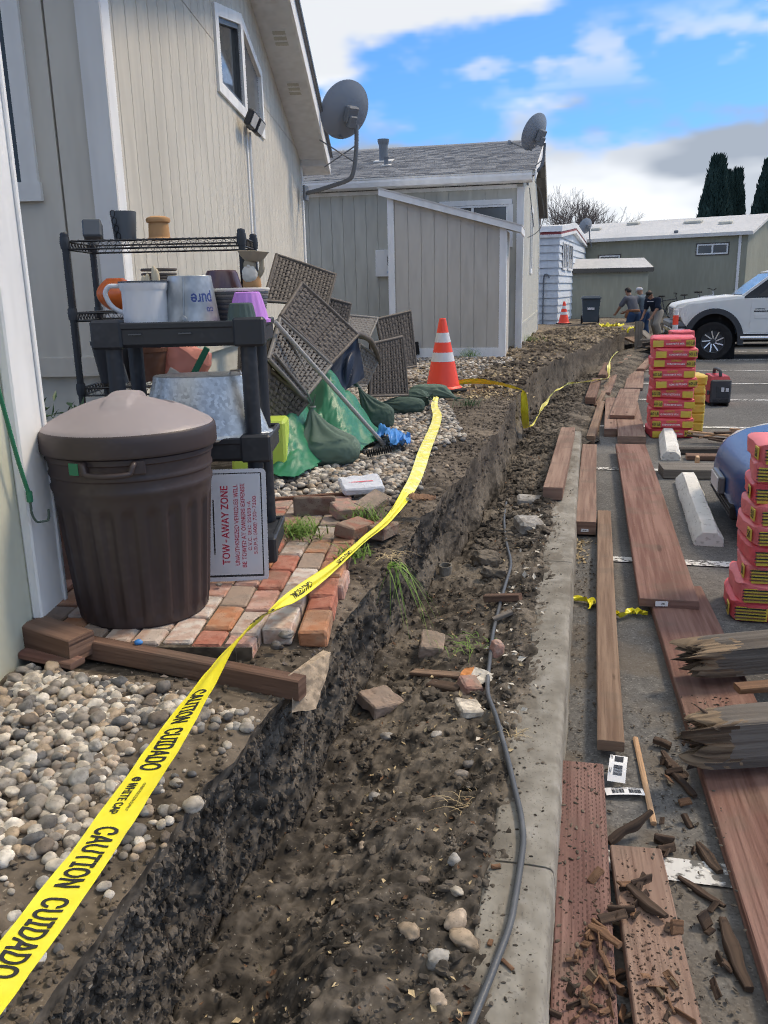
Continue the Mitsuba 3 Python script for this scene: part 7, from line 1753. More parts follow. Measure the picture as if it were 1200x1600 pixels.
def saloon(frame0, label, paint, hz=.0, zs=1.0):
    class _F(Frame):
        def __call__(s, x, y, z): return Frame.__call__(s, x, y, z * zs)
    frame = Frame.__new__(_F); frame.__dict__.update(frame0.__dict__)
    k = thing('parked_car', label, 'car')
    st = [(.0, .42, .30, .52), (.03, .55, .22, .60), (.10, .70, .17, .66), (.25, .81, .15, .73), (.55, .86, .15, .80), (1.0, .88, .16, .87), (1.35, .885, .17, .91), (2.6, .89, .17, .93), (3.6, .87, .18, .95), (4.2, .80, .22, .93), (4.4, .66, .32, .80)]
    secs = [[frame(x, y, zz + hz) for y, zz in rrect(-w, w, a, b, min(.16, (b - a) * .42), 7)] for x, w, a, b in st]
    obj('body', loft(secs), paint, k, smooth=40)
    cs = [(1.15, .74, .90, .93), (1.45, .72, .88, 1.12), (1.85, .66, .88, 1.36), (2.5, .64, .88, 1.42), (3.2, .64, .88, 1.37), (3.7, .68, .88, 1.12), (3.95, .70, .9, .95)]
    obj('cabin', loft([[frame(x, y, zz + hz) for y, zz in rrect(-w, w, a, b, .012 if b - a < .05 else .06, 7)] for x, w, a, b in cs]), 'glass_pane', k, smooth=40)
    obj('roof', loft([[frame(x, y, zz + hz) for y, zz in rrect(-w, w, b - .03, b + .008, .015, 7)] for x, w, b in ((1.80, .665, 1.345), (2.5, .65, 1.425), (3.25, .645, 1.365))]), paint, k, smooth=40)
    Ry = np.stack([frame.ex, [0, 0, 1.0], frame.ey], 1)
    for x in (.78, 3.45):
        for y in (-.78, .78): wheel(k, frame(x, y, .31), .31, Ry, .21, 5, 'steel')
    for s in (-1, 1):
        h = obj('headlight', loft([[frame(x, s * y, zz + hz) for y, zz in ((w - .26, a), (w + .006, a + .02), (w + .008, b - .02), (w - .20, b))] for x, w, a, b in ((.085, .66, .545, .625), (.20, .785, .56, .70), (.42, .855, .62, .765))]), 'headlamp', k)
        obj('lamp_insert', loft([[frame(x - .006, s * y, zz + hz) for y, zz in ((w - .16, a), (w - .04, a), (w - .04, b), (w - .16, b))] for x, w, a, b in ((.105, .68, .57, .61), (.22, .80, .60, .67))]), 'truck_dark', h)
    obj('lower_grille', frame.put(cube([-.006, -.48, (.205 + hz) * zs], [.06, .48, (.33 + hz) * zs], .015)), 'rubber_black', k)
    for q in range(3): obj('grille_bar', frame.put(cube([-.012, -.46, (.235 + .03 * q + hz) * zs], [.0, .46, (.243 + .03 * q + hz) * zs])), 'truck_dark', k)
    obj('plate_holder', frame.put(cube([-.045, -.17, (.33 + hz) * zs], [-.003, .17, (.475 + hz) * zs], .008)), 'car_grey', k); obj('licence_plate', frame.put(cube([-.052, -.155, (.345 + hz) * zs], [-.0455, .155, (.465 + hz) * zs], .003)), 'sign_face', k)
    return k
CB = Frame((.93, 6.10), (1, 0), (0, 1))
saloon(CB, 'blue car with its rounded nose showing behind the leaning stack of bags', 'car_blue', -.02, .80)
saloon(Frame((2.02, 24.6), (1, .02), (-.02, 1)), 'dark grey car mostly hidden beyond the white pickup truck', 'car_grey')

# ------------------------------------------------------------------ people
def hull_body(bones, cell=.035, it=8):
    ms = []
    for (a, ra), (b, rb) in bones:
        P_ = []
        for c_, r in ((a, ra), (b, rb)):
            r3 = np.broadcast_to(np.asarray(r, float), (3,))
            v, _ = ico(2); P_.append(np.asarray(c_) + v * r3)
        ms.append(m3.Manifold.hull_points(np.vstack(P_)))
    u = m3.Manifold.batch_boolean(ms, m3.OpType.Add).refine_to_length(cell).to_mesh()
    t_ = trimesh.Trimesh(u.vert_properties[:, :3], u.tri_verts, process=True)
    trimesh.smoothing.filter_taubin(t_, .5, .52, it)
    return TM(t_.vertices, t_.faces)
def person(origin, yaw, J, label, shirt, trousers, cap=None, extra=()):
    """J: joints in metres, x right, y forward (faced), z up; the body is one surface, clothes are shells over it."""
    k = thing('person', label, 'person'); R = rotz(yaw); o = np.asarray(origin, float)
    put = lambda m: mv(m, R, o)
    j = {n: np.array(p, float) for n, p in J.items()}
    hd = j['head']; up = hd - j['neck']; up /= np.linalg.norm(up); fw = np.array(J.get('face', (0, 1, 0)), float); fw -= up * (fw @ up); fw /= np.linalg.norm(fw); sd = np.cross(fw, up)
    B = [((j['pelvis'], (.155, .11, .10)), (j['waist'], (.145, .10, .09))), ((j['waist'], (.145, .10, .09)), (j['chest'], (.165, .115, .12))), ((j['chest'], (.15, .10, .10)), (j['neck'] - up * .03, .06)),
         ((j['neck'], .056), (hd - up * .02, .06)), ((hd - up * .035 + fw * .012, (.066, .078, .075)), (hd + up * .035 - fw * .008, (.075, .09, .085))), ((hd - up * .085 + fw * .045, .035), (hd - up * .03 + fw * .05, .045)),
         ((hd - up * .015 + fw * .088, .013), (hd - up * .038 + fw * .108, .011)), ((hd - up * .075 + fw * .075, .014), (hd - up * .078 + fw * .060, .02))]
    for s in (-1, 1): B.append(((hd + sd * s * .078 - up * .03, .014), (hd + sd * s * .082 + up * .012, .016)))
    for s in ('l', 'r'):
        B += [((j['sho_' + s], .062), (j['elb_' + s], .045)), ((j['elb_' + s], .045), (j['wri_' + s], .030)), ((j['chest'], .09), (j['sho_' + s], .062)),
              ((j['hip_' + s], .10), (j['kne_' + s], .066)), ((j['kne_' + s], .066), (j['ank_' + s], .043)), ((j['pelvis'], .10), (j['hip_' + s], .10))]
        d = j['wri_' + s] - j['elb_' + s]; d /= np.linalg.norm(d); x = np.cross(d, [0, 1, .3]); x /= np.linalg.norm(x); pz = np.cross(x, d)
        w_ = j['wri_' + s]; B += [((w_, .028), (w_ + d * .075, (.034, .02, .034)))]
        for q, (ox, L) in enumerate(((-.027, .065), (-.009, .078), (.009, .075), (.026, .058))):
            a = w_ + d * .085 + x * ox; m_ = a + d * L * .55 + pz * .008; B += [((a, .0105), (m_, .0095)), ((m_, .0095), (m_ + d * L * .4 + pz * .022, .008))]
        a = w_ + d * .03 + x * -.035; B += [((a, .013), (a + d * .03 - x * .022 + pz * .012, .011)), ((a + d * .03 - x * .022 + pz * .012, .011), (a + d * .06 - x * .022 + pz * .022, .009))]
    obj('body', put(hull_body(B, .03, 6)), 'skin', k, smooth=True)
    e = .022
    S_ = [((j['pelvis'] + [0, 0, .02], (.165 + e, .12 + e, .09)), (j['waist'], (.15 + e, .105 + e, .09))), ((j['waist'], (.15 + e, .105 + e, .09)), (j['chest'], (.172 + e, .12 + e, .13))), ((j['chest'], (.16 + e, .11 + e, .10)), (j['neck'] - up * .06, .075))]
    T_ = [((j['pelvis'], (.165 + e * .5, .12 + e * .5, .11)), (j['pelvis'] + [0, 0, .06], (.16 + e * .5, .115 + e * .5, .06)))]
    for s in ('l', 'r'):
        mid = j['sho_' + s] * .25 + j['elb_' + s] * .75
        S_ += [((j['chest'], .10 + e), (j['sho_' + s], .064 + e)), ((j['sho_' + s], .062 + e), (mid, .056 + e))]
        T_ += [((j['pelvis'], .11), (j['hip_' + s], .105 + e)), ((j['hip_' + s], .105 + e), (j['kne_' + s], .075 + e)), ((j['kne_' + s], .075 + e), (j['ank_' + s] + [0, 0, .02], .066 + e))]
        ft = np.array(J.get('toe_' + s, j['ank_' + s] + [0, .2, -.05]), float)
        obj('shoe', put(hull_body([((j['ank_' + s] - [0, .03, .04], (.05, .06, .05)), (ft, (.045, .05, .035)))], .03, 4)), 'boot', k, smooth=True)
    obj('trousers', put(hull_body(T_, .04, 6)), trousers, k, smooth=True); obj('shirt', put(hull_body(S_, .04, 6)), shirt, k, smooth=True)
    if cap: obj('cap', put(hull_body([((hd + up * .055, (.092, .10, .062)), (hd + up * .05 - fw * .01, (.092, .10, .065))), ((hd + up * .04 + fw * .06, (.07, .04, .012)), (hd + up * .035 + fw * .15, (.055, .02, .010)))], .03, 4)), cap, k, smooth=True)
    else: obj('hair', put(hull_body([((hd + up * .045 - fw * .014, (.088, .098, .078)), (hd - up * .005 - fw * .040, (.084, .072, .075)))], .03, 5)), 'hair_dark', k, smooth=True)
    for nm, bones, m in extra: obj(nm, put(hull_body(bones, .03, 4)), m, k, smooth=True)
    return k
# facing away and to the left; x right, y forward
person((1.30, 27.35, .0), .75, dict(pelvis=(0, 0, .80), waist=(.0, .03, .96), chest=(-.01, .12, 1.17), neck=(-.01, .20, 1.33), head=(-.01, .27, 1.44), face=(-.15, 1, -.55), sho_l=(-.21, .14, 1.23), elb_l=(-.27, .30, 1.00), wri_l=(-.22, .50, .82),
       sho_r=(.20, .14, 1.23), elb_r=(.24, .26, .98), wri_r=(.14, .48, .84), hip_l=(-.10, 0, .76), kne_l=(-.13, .05, .43), ank_l=(-.14, -.03, .10), hip_r=(.10, 0, .76), kne_r=(.14, .03, .42), ank_r=(.16, -.06, .10), toe_l=(-.15, .15, .05), toe_r=(.18, .12, .05)),
       'worker in grey shirt and jeans with a tool belt looking down into the trench', 'shirt_grey', 'jeans',
       extra=(('tool_belt', [(((-.0, 0, .86), (.205, .155, .03)), ((0, 0, .90), (.205, .155, .03)))], 'leather'), ('tool_pouch', [(((-.19, .06, .80), (.05, .07, .09)), ((-.20, .10, .72), (.045, .06, .06)))], 'leather'), ('tool_pouch', [(((.20, .0, .80), (.045, .07, .08)), ((.21, .0, .74), (.04, .06, .05)))], 'leather')))
person((1.66, 28.1, .0), .9, dict(pelvis=(0, 0, .82), waist=(0, .03, .97), chest=(0, .10, 1.18), neck=(0, .16, 1.34), head=(0, .22, 1.45), face=(0, 1, -.5), sho_l=(-.20, .11, 1.24), elb_l=(-.24, .25, 1.0), wri_l=(-.18, .42, .85),
       sho_r=(.20, .11, 1.24), elb_r=(.25, .16, .97), wri_r=(.24, .30, .76), hip_l=(-.10, 0, .78), kne_l=(-.12, .05, .44), ank_l=(-.12, -.02, .10), hip_r=(.10, 0, .78), kne_r=(.12, .05, .44), ank_r=(.12, -.02, .10)),
       'worker in white cap and slate shirt standing behind the one with the tool belt', 'shirt_slate', 'jeans', cap='cap_white')
person((1.93, 26.9, .06), 2.35, dict(pelvis=(0, 0, .80), waist=(0, .06, .93), chest=(0, .17, 1.08), neck=(0, .27, 1.20), head=(0, .34, 1.28), face=(0, .8, -.8), sho_l=(-.20, .19, 1.13), elb_l=(-.25, .28, .88), wri_l=(-.20, .42, .68),
       sho_r=(.20, .19, 1.13), elb_r=(.26, .18, .86), wri_r=(.22, .34, .66), hip_l=(-.10, 0, .76), kne_l=(-.20, .22, .44), ank_l=(-.26, .12, .10), hip_r=(.10, 0, .76), kne_r=(.16, -.08, .43), ank_r=(.24, -.30, .12), toe_l=(-.28, .32, .05), toe_r=(.26, -.14, .04)),
       'stooping worker in navy jacket and khaki trousers striding over the rubble', 'shirt_navy', 'khaki', cap='hair_dark', extra=(('reflective_strip', [(((-.10, .30, 1.09), (.03, .012, .010)), ((.10, .30, 1.09), (.03, .012, .010)))], 'tag_white'),))

# ------------------------------------------------------------------ bicycles
def bicycle(o, yaw, s, label, paint):
    k = thing('bicycle', label, 'bicycle', 'bicycles parked along the olive house'); R = rotz(yaw); o = np.asarray(o, float)
    P_ = lambda x, y, z: np.asarray(o) + R @ (np.array([x, y, z]) * s)
    for x in (-.50, .50):
        w = obj('wheel', tube([P_(x + .32 * math.cos(t_), 0, .335 + .32 * math.sin(t_)) for t_ in np.arange(30) * 2 * np.pi / 30], .022 * s, 6, closed=True), 'rubber_black', k, smooth=60)
        obj('spokes', [tube([P_(x, 0, .335), P_(x + .30 * math.cos(t_), 0, .335 + .30 * math.sin(t_))], .003 * s, 4) for t_ in np.arange(14) * 2 * np.pi / 14], 'steel', w)
    A, B_, S_, H_ = (-.06, 0, .30), (-.16, 0, .72), (-.19, 0, .86), (.34, 0, .78)
    obj('frame', [tube([P_(*A), P_(*S_)], .018 * s, 8), tube([P_(*A), P_(.36, 0, .70)], .02 * s, 8), tube([P_(*B_), P_(*H_)], .018 * s, 8), tube([P_(-.5, .03, .335), P_(*A)], .012 * s, 6), tube([P_(-.5, .03, .335), P_(*B_)], .012 * s, 6), tube([P_(.5, .03, .335), P_(.32, 0, .92)], .016 * s, 8)], paint, k, smooth=60)
    obj('saddle', bx(P_(-.20, 0, .89), np.array([.25, .13, .05]) * s, R, .02 * s), 'rubber_black', k)
    obj('handlebar', tube(spline([P_(.27, -.28, 1.0), P_(.34, -.14, .98), P_(.32, 0, .94), P_(.34, .14, .98), P_(.27, .28, 1.0)], 20), .013 * s, 6), 'rubber_black', k, smooth=60)
    obj('crank', [tube([P_(*A) + R @ np.array([0, -.06 * s, 0]), P_(.02, -.06, .16)], .01 * s, 5), bx(P_(.03, -.10, .15), np.array([.09, .09, .02]) * s, R)], 'mount_grey', k)
bicycle(C(10.25, 31.2, .40), YAW - .2, .92, 'dark bicycle leaning at the left of the row by the olive house', 'truck_dark')
bicycle(C(10.95, 30.9, .40), YAW - .45, .95, 'black bicycle in the middle of the row by the olive house', 'gen_black')
bicycle(C(11.55, 31.2, .40), YAW + .15, 1.05, 'white framed bicycle nearest the truck windscreen by the olive house', 'enamel_white')

# ------------------------------------------------------------------ trees and pole
def cypress(c, h, r, label, seed, n=5200):
    g = np.random.default_rng(seed); k = thing('cypress_tree', label, 'tree', 'tall cypress trees behind the olive house'); c = np.asarray(c, float)
    t_ = g.random(n) ** .85; a = g.random(n) * 2 * np.pi
    prof_ = np.sin(np.pi * np.clip(t_ * .93 + .07, 0, 1)) ** .62 * (1 - t_ ** 2.2) ** .55
    rr_ = r * (.25 + prof_) * (.72 + .42 * fb(np.stack([np.cos(a) * 1.6 + seed, np.sin(a) * 1.6, t_ * h * .55], -1), 4, seed)) * (.55 + .45 * g.random(n) ** .4)
    p_ = np.stack([c[0] + rr_ * np.cos(a), c[1] + rr_ * np.sin(a), c[2] + .4 + t_ * (h - .5)], 1)
    L = .28 + .34 * g.random(n); W_ = .07 + .08 * g.random(n)
    out = np.stack([np.cos(a), np.sin(a), 0 * a], 1); up = np.stack([.28 * out[:, 0] + g.normal(size=n) * .15, .28 * out[:, 1] + g.normal(size=n) * .15, np.ones(n)], 1); up /= np.linalg.norm(up, axis=1, keepdims=True)
    sd = np.cross(up, out + g.normal(size=(n, 3)) * .6); sd /= np.linalg.norm(sd, axis=1, keepdims=True); nn = np.cross(sd, up)
    v = np.stack([p_ - sd * W_[:, None], p_ + sd * W_[:, None], p_ + up * L[:, None] + nn * .03, p_ + up * L[:, None] * .4 + nn * W_[:, None]], 1).reshape(-1, 3)
    i = np.arange(n)[:, None] * 4; f = np.vstack([i + [0, 1, 3], i + [1, 2, 3], i + [2, 0, 3], i + [0, 2, 1]])
    obj('crown', TM(v, f), 'cypress', k); obj('trunk', tube([c, c + [0, 0, h * .5], c + [0, 0, h * .93]], [.28, .2, .05], 8), 'bark', k, smooth=60)
    core = lathe([(.05, .5), (r * .62, h * .18), (r * .70, h * .42), (r * .48, h * .7), (r * .18, h * .9), (.02, h * .97)], 14, c)
    obj('inner_foliage', core, 'cypress', k)
for q, (a, b, zt, r, s) in enumerate(((24.45, 65, 10.25, 1.15, 'leftmost tall dark cypress rising behind the olive house roof'), (25.55, 66, 9.3, .80, 'slimmer cypress second from the left behind the olive house'), (26.55, 66.5, 9.5, .62, 'thin pointed cypress third from the left behind the olive house'), (27.75, 64, 9.75, 1.0, 'fourth cypress from the left by the carport roof'), (28.55, 62, 8.6, 1.25, 'broad cypress at the right edge above the carport'), (29.8, 63, 9.3, 1.3, 'cypress cut by the right edge of the picture'))):
    cypress(C(a, b, 0), zt, r, s, 20 + q)
def bare(c, h, label, seed):
    g = np.random.default_rng(seed); k = thing('bare_tree', label, 'tree'); segs = []
    def grow(p, d, L, r, lv):
        q = p + d * L; m_ = (p + q) / 2 + g.normal(size=3) * L * .05
        segs.append(tube([p, m_, q], [r, r * .85, r * .7], 5 if lv < 2 else 4, caps=False))
        if lv >= 5: return
        for _ in range(3 if lv < 3 else 2):
            d2 = d + g.normal(size=3) * [.42, .42, .28] + [0, 0, .12]; d2 /= np.linalg.norm(d2); grow(q, d2, L * (.66 + .2 * g.random()), r * .62, lv + 1)
    c = np.asarray(c, float); obj('trunk', tube([c, c + [0, 0, h * .28]], [.22, .17], 8), 'bark', k, smooth=60)
    for _ in range(6):
        d = np.array([g.normal() * .5, g.normal() * .5, 1]); d /= np.linalg.norm(d); grow(c + [0, 0, h * .26], d, h * .24, .09, 0)
    tag(obj('branches', cat(segs), 'bark', k), kind='stuff')
bare(C(13.0, 60, 0), 7.2, 'leafless grey tree above the lap sided house roof', 3); bare(C(14.6, 62, 0), 6.8, 'second leafless tree behind the long olive house roof', 8)
up_ = thing('utility_pole', 'slim wooden utility pole beyond the lap sided house', 'pole')
obj('pole', tube([C(8.13, 45, .0), C(8.13, 45, 5.75)], .085, 8), 'bark', up_, smooth=60); obj('crossarm', beam(C(7.75, 45, 5.15), C(8.5, 45, 5.15), .08, .10), 'bark', up_)
for q in (-.3, -.12, .2): obj('insulator', mv(lathe([(.03, 0), (.04, .05), (.02, .12), (.001, .13)], 8), None, C(8.13 + q, 45, 5.2)), 'mount_grey', up_)
# ------------------------------------------------------------------ things lying in the trench
def fz(x, y, d=0.0): return float(floor_z(x, y)) + d
cab_pts = [(-.55, 6.25, 0), (-.521, 5.711, 0), (-.45, 5.1, 0), (-.376, 4.511, 0), (-.374, 4.1, .01), (-.373, 3.733, -.002), (-.347, 3.231, .01), (-.319, 2.917, .01), (-.265, 2.70, .015), (-.213, 2.498, .06), (-.165, 2.28, .07), (-.134, 2.13, .06), (-.122, 2.017, .05), (-.128, 1.746, .05), (-.152, 1.58, .05), (-.179, 1.434, .05), (-.235, 1.15, .03), (-.33, .8, .02)]
P_ = [(x, y, (.1665 if -.215 < x and d >= .05 else max(fz(x, y), .0) + .013 + d)) for x, y, d in cab_pts]
solo('electric_cable', tube(spline(P_, 160), .0090, 12), 'cable_grey', 'grey electric cable winding along the trench and over the kerb', 'cable', smooth=60)
def chunk(name, c, size, yaw, tilt, m, label, cat_, seed, ch=.012, roll=0.0, amp=.014):
    h = cube(-np.array(size) / 2, np.array(size) / 2, ch); vv, ff = trimesh.remesh.subdivide_to_size(np.asarray(h.vertices), np.asarray(h.faces), max(.018, max(size) / 9))
    vv = vv + (fb(vv * 22 + seed * 3.1, 3, seed)[:, None] - .5) * amp * np.sign(vv)
    return solo(name, mv(TM(vv, ff), rotz(yaw) @ roty(tilt) @ rotx(roll), c), m, label, cat_, smooth=False)
chunk('loose_brick', (-.63, 3.47, fz(-.63, 3.47, .012)), (.105, .16, .065), .10, .10, 'brick_grey', 'dusty grey brick half buried in the trench floor below the patio', 'brick', 3, .006, .10)
chunk('paving_slab', (-.735, 2.94, fz(-.72, 2.94, .018)), (.14, .15, .05), .75, .06, 'brick_grey', 'flat dusty paver lying against the foot of the trench bank', 'paver', 5, .006, .05)
chunk('stone_slab', (-.372, 2.80, fz(-.372, 2.80, .014)), (.085, .12, .035), .35, .05, 'stone_0', 'pale flat stone slab beside the cable in the trench', 'stone', 7, .008, -.08)
chunk('loose_brick', (-.40, 3.02, fz(-.40, 3.02, .010)), (.075, .085, .06), .5, .15, 'brick_pink', 'broken pinkish brick end under the torn paper in the trench', 'brick', 9, .008, .2)
chunk('stone_block', (-.325, 5.36, fz(-.325, 5.36, .02)), (.17, .24, .09), .3, .08, 'stone_6', 'large grey stone between the cable and the kerb', 'stone', 11, .02)
chunk('stone_block', (-.36, 6.05, fz(-.36, 6.05, .012)), (.20, .16, .06), .1, .05, 'stone_6', 'flat grey stone under the near end of the kerbside timber', 'stone', 12, .015)
chunk('stone_block', (-.33, 3.36, fz(-.33, 3.36, .02)), (.05, .06, .085), .6, .3, 'brick_pink', 'small pointed pinkish stone right of the cable', 'stone', 13, .012)
chunk('loose_brick', (-.70, 6.9, fz(-.60, 6.9, .03)), (.10, .19, .06), .15, .1, 'brick_grey', 'dusty brick at the foot of the far trench bank', 'brick', 14, .006)
chunk('wood_stump', (-.52, 4.66, fz(-.52, 4.66, .03)), (.17, .15, .10), .4, .2, 'soil_mat', 'dark rotten root stump in the middle of the trench', 'stump', 15, .03, 0, .06)
chunk('wood_stump', (-.46, 4.42, fz(-.46, 4.42, .02)), (.15, .08, .06), .1, .1, 'soil_mat', 'dark clump of roots behind the tan soil in the trench', 'stump', 19, .02, 0, .05)
board('wood_scrap', (-.46, 4.0, fz(-.4, 4.0, .055)), (-.28, 3.94, fz(-.30, 3.94, .05)), .04, .035, 'redwood_dark', 'red-brown stick of wood lying across the grey cable', 'wood', seed=81, warp=.006)
board('wood_scrap', (-.66, 3.19, fz(-.66, 3.19, .03)), (-.37, 3.08, fz(-.38, 3.08, .045)), .05, .014, 'plank_old', 'thin brown lath pointing at the torn paper in the trench', 'wood', seed=82, warp=.008)
board('wood_scrap', (-.56, 3.07, fz(-.56, 3.07, .012)), (-.43, 3.02, fz(-.43, 3.02, .02)), .06, .03, 'wood_chip_dark', 'dark board end below the thin lath in the trench', 'wood', seed=83, warp=.008)
board('wood_scrap', (-.30, 3.75, fz(-.30, 3.75, .03)), (-.385, 3.71, fz(-.385, 3.71, .035)), .03, .02, 'wood_grey', 'short grey stick lying on the cable below the red-brown one', 'wood', seed=84, warp=.006)
u, v = np.meshgrid(np.linspace(-1, 1, 26), np.linspace(-1, 1, 20), indexing='ij')
zc = .02 + .02 * fb(np.stack([u * 2, v * 2, u * 0], -1), 3, 4) + .012 * np.abs(nz(np.stack([u * 5, v * 5, u * 0], -1), 6) - .5)
Pp = np.stack([u * .065, v * .045, zc], -1).reshape(-1, 3); F = grid_faces(26, 20)
kp = ((np.abs(u) ** 2.4 + np.abs(v) ** 2.4 + .9 * (nz(np.stack([u * 3, v * 3, u * 0], -1), 9) - .5)).reshape(-1)[F] < 1.15).all(1)
tp = thing('torn_paper', 'torn white paper wrapper with an orange patch lying over the cable in the trench', 'paper')
hl = (Pp[F][:, :, 0].mean(1) < -.022)
c0 = np.array([-.378, 3.075, fz(-.38, 3.075, .015)])
for sel, m in ((kp & ~hl, 'paper'), (kp & hl, 'paper_orange')): obj('sheet', mv(TM(np.vstack([Pp, Pp - [0, 0, .002]]), np.vstack([F[sel], F[sel][:, ::-1] + len(Pp)])), rotz(-.2) @ rotx(.18), c0), m, tp, smooth=50)
solo('pipe_end', mv(lathe([(.030, -.03), (.036, -.03), (.036, .03), (.030, .03), (.030, -.03)], 26), rotx(.12), (-.735, 4.50, fz(-.70, 4.50, .025))), 'concrete', 'buried grey pipe end standing up from the trench floor', 'pipe', smooth=40)
solo('stake', tube([(-.47, 16.4, .0), (-.47, 16.4, .46)], .03, 6), 'wood_grey', 'grey stake sticking up in the far part of the trench', 'stake') if False else None
board('stake', (-.47, 16.5, .02), (-.49, 16.5, .50), .07, .05, 'wood_grey', 'grey stake sticking up by the bank in the far part of the trench', 'stake', up=(0, 1, 0), seed=85)
board('wood_scrap', (-.50, 16.2, .08), (-.46, 16.85, .10), .10, .06, 'wood_grey', 'grey board end lying beside the far stake', 'wood', seed=86)
solo('bark_curl', mv(TM(*(lambda v, f: (v * [.075, .045, .010] + (fb(v * 3, 3, 3)[:, None] - .5) * .03, f))(*ico(3))), rotz(.6) @ roty(.15), (-.765, 3.98, .640)), 'wood_chip', 'curled rusty orange piece of bark on the lip of the bank', 'bark', smooth=40)
TON2 = ['pale rounded stone', 'grey-brown stone', 'dark stone', 'tan stone', 'near white stone']
for i, (x, y, r, ci) in enumerate(((-.344, 2.388, .024, 1), (-.258, 1.711, .030, 8), (-.228, 1.655, .030, 3), (-.279, 1.585, .026, 6), (-.262, 1.475, .022, 8), (-.371, 1.874, .016, 5), (-.296, 1.936, .020, 6), (-.272, 1.82, .015, 0), (-.33, 2.46, .018, 2), (-.36, 1.655, .026, 3), (-.62, 2.35, .020, 6), (-.58, 2.05, .014, 8), (-.66, 2.7, .02, 6), (-.46, 2.62, .018, 9))):
    solo('trench_stone', mv(rock(300 + i, 2, .55, 1.1), rotz(i * 1.3) @ np.diag([1.15, .85, .7]) * r, (x, y, fz(x, y, r * .25))), f'stone_{ci}', ['rounded brown stone in front of the straw in the trench', 'larger buff stone of the pair beside the kerb', 'pale buff stone touching the kerb of the pair', 'grey stone next to the broken kerb edge', 'tan stone at the bottom edge beside the kerb', 'small dark stone uphill of the kerb pair', 'light grey elongated stone left of the kerb edge', 'small white round stone by the kerb', 'dark stone left of the straw tuft', 'tan angular flat stone in the near trench', 'grey stone below the concrete scrap', 'small pale stone in the near trench middle', 'grey stone at the bank foot before the flat paver', 'whitish stone left of the pale slab'][i], 'stone', smooth=60)
# wood crumbs and chips
gc = np.random.default_rng(33)
CHIP = []
for i in range(8):
    L, W_, H_ = .020 + .045 * gc.random() ** 1.3, .007 + .014 * gc.random(), .003 + .008 * gc.random()
    m = cube([-L / 2, -W_ / 2, -H_ / 2], [L / 2, W_ / 2, H_ / 2], .0015); vv, ff = trimesh.remesh.subdivide_to_size(np.asarray(m.vertices), np.asarray(m.faces), .02)
    vv = vv + np.stack([nz(vv * 60 + i * 5 + q * 9, i + q) - .5 for q in range(3)], 1) * [.007, .004, .004]
    CHIP.append(TM(vv, ff))
chip_shapes = {(i, m): shape(CHIP[i], m, uv=np.stack([CHIP[i].vertices[:, 0] + i, CHIP[i].vertices[:, 1] + CHIP[i].vertices[:, 2]], 1)) for i in range(8) for m in ('wood_chip', 'wood_chip_dark', 'wood_rot')}
def surf(x, y):
    t_ = (y - .9) / 1.753
    if -.046 + .034 * (1 - t_) < x < .10 + .034 * (1 - t_) and y < 2.65: return .062
    t2 = (y - .95) / 1.3
    if .20 - .084 * t2 < x < .345 - .087 * t2 and y < 2.25: return .060
    if x > .36 + (3.2 - y) * .045 and x < .66 + (3.2 - y) * .045: return .052
    return .004
def chips(n, cx, cy, sx, sy, label, big=1.0, dark=.3, grp='chips of rotten wood on the boards'):
    for _ in range(n):
        x, y = cx + gc.normal() * sx, cy + gc.normal() * sy
        m = 'wood_chip_dark' if gc.random() < dark else ('wood_rot' if gc.random() < .2 else 'wood_chip')
        R = rotz(gc.normal() * .7 + 1.2) @ roty(gc.normal() * .25) @ rotx(gc.random() * 6.3)
        k = key('wood_chip'); s_ = big * (.7 + .6 * gc.random()); si = int(gc.integers(8))
        scene[k] = {**chip_shapes[si, m], 'to_world': T(M4(R, (x, y, surf(x, y) + .006 * s_ + .006 * gc.random()), s_))}
        tag(k, ('large ' if s_ > big * 1.12 else 'small ' if s_ < big * .86 else '') + ['long', 'short', 'blocky', 'flat', 'split', 'chunky', 'narrow', 'stubby'][si] + ' ' + (label.replace('brown ', 'frayed ', 1).replace('dark ', 'frayed ', 1) if m == 'wood_rot' else label), 'wood chip', grp)
chips(26, .085, 1.74, .035, .07, 'brown wood chip in the densest heap between the two bottom planks', 1.05, .2)
chips(14, .185, 1.66, .05, .05, 'brown wood chip on the plank right of the densest chip heap', 1.0, .2)
chips(12, .05, 1.60, .03, .04, 'brown wood chip on the incised plank at the bottom edge', 1.0, .2)
chips(14, .17, 1.98, .04, .06, 'dark wood chip in the clump across both bottom planks', 1.3, .8)
chips(9, .37, 2.80, .03, .10, 'dark bark chip on the asphalt left of the rotten posts', 1.5, .9, 'bark chips beside the wide red board')
chips(6, .30, 2.32, .03, .10, 'dark wood chip on the asphalt by the white paint patch', 1.3, .9, 'bark chips beside the wide red board')
chips(6, .36, 1.95, .02, .12, 'dark wood chip on the asphalt beside the widest red board', 1.5, .8, 'bark chips beside the wide red board')
chips(7, .52, 2.85, .05, .08, 'dark wood crumb on the red board between the rotten posts', .9, .8, 'crumbs on the wide red board')
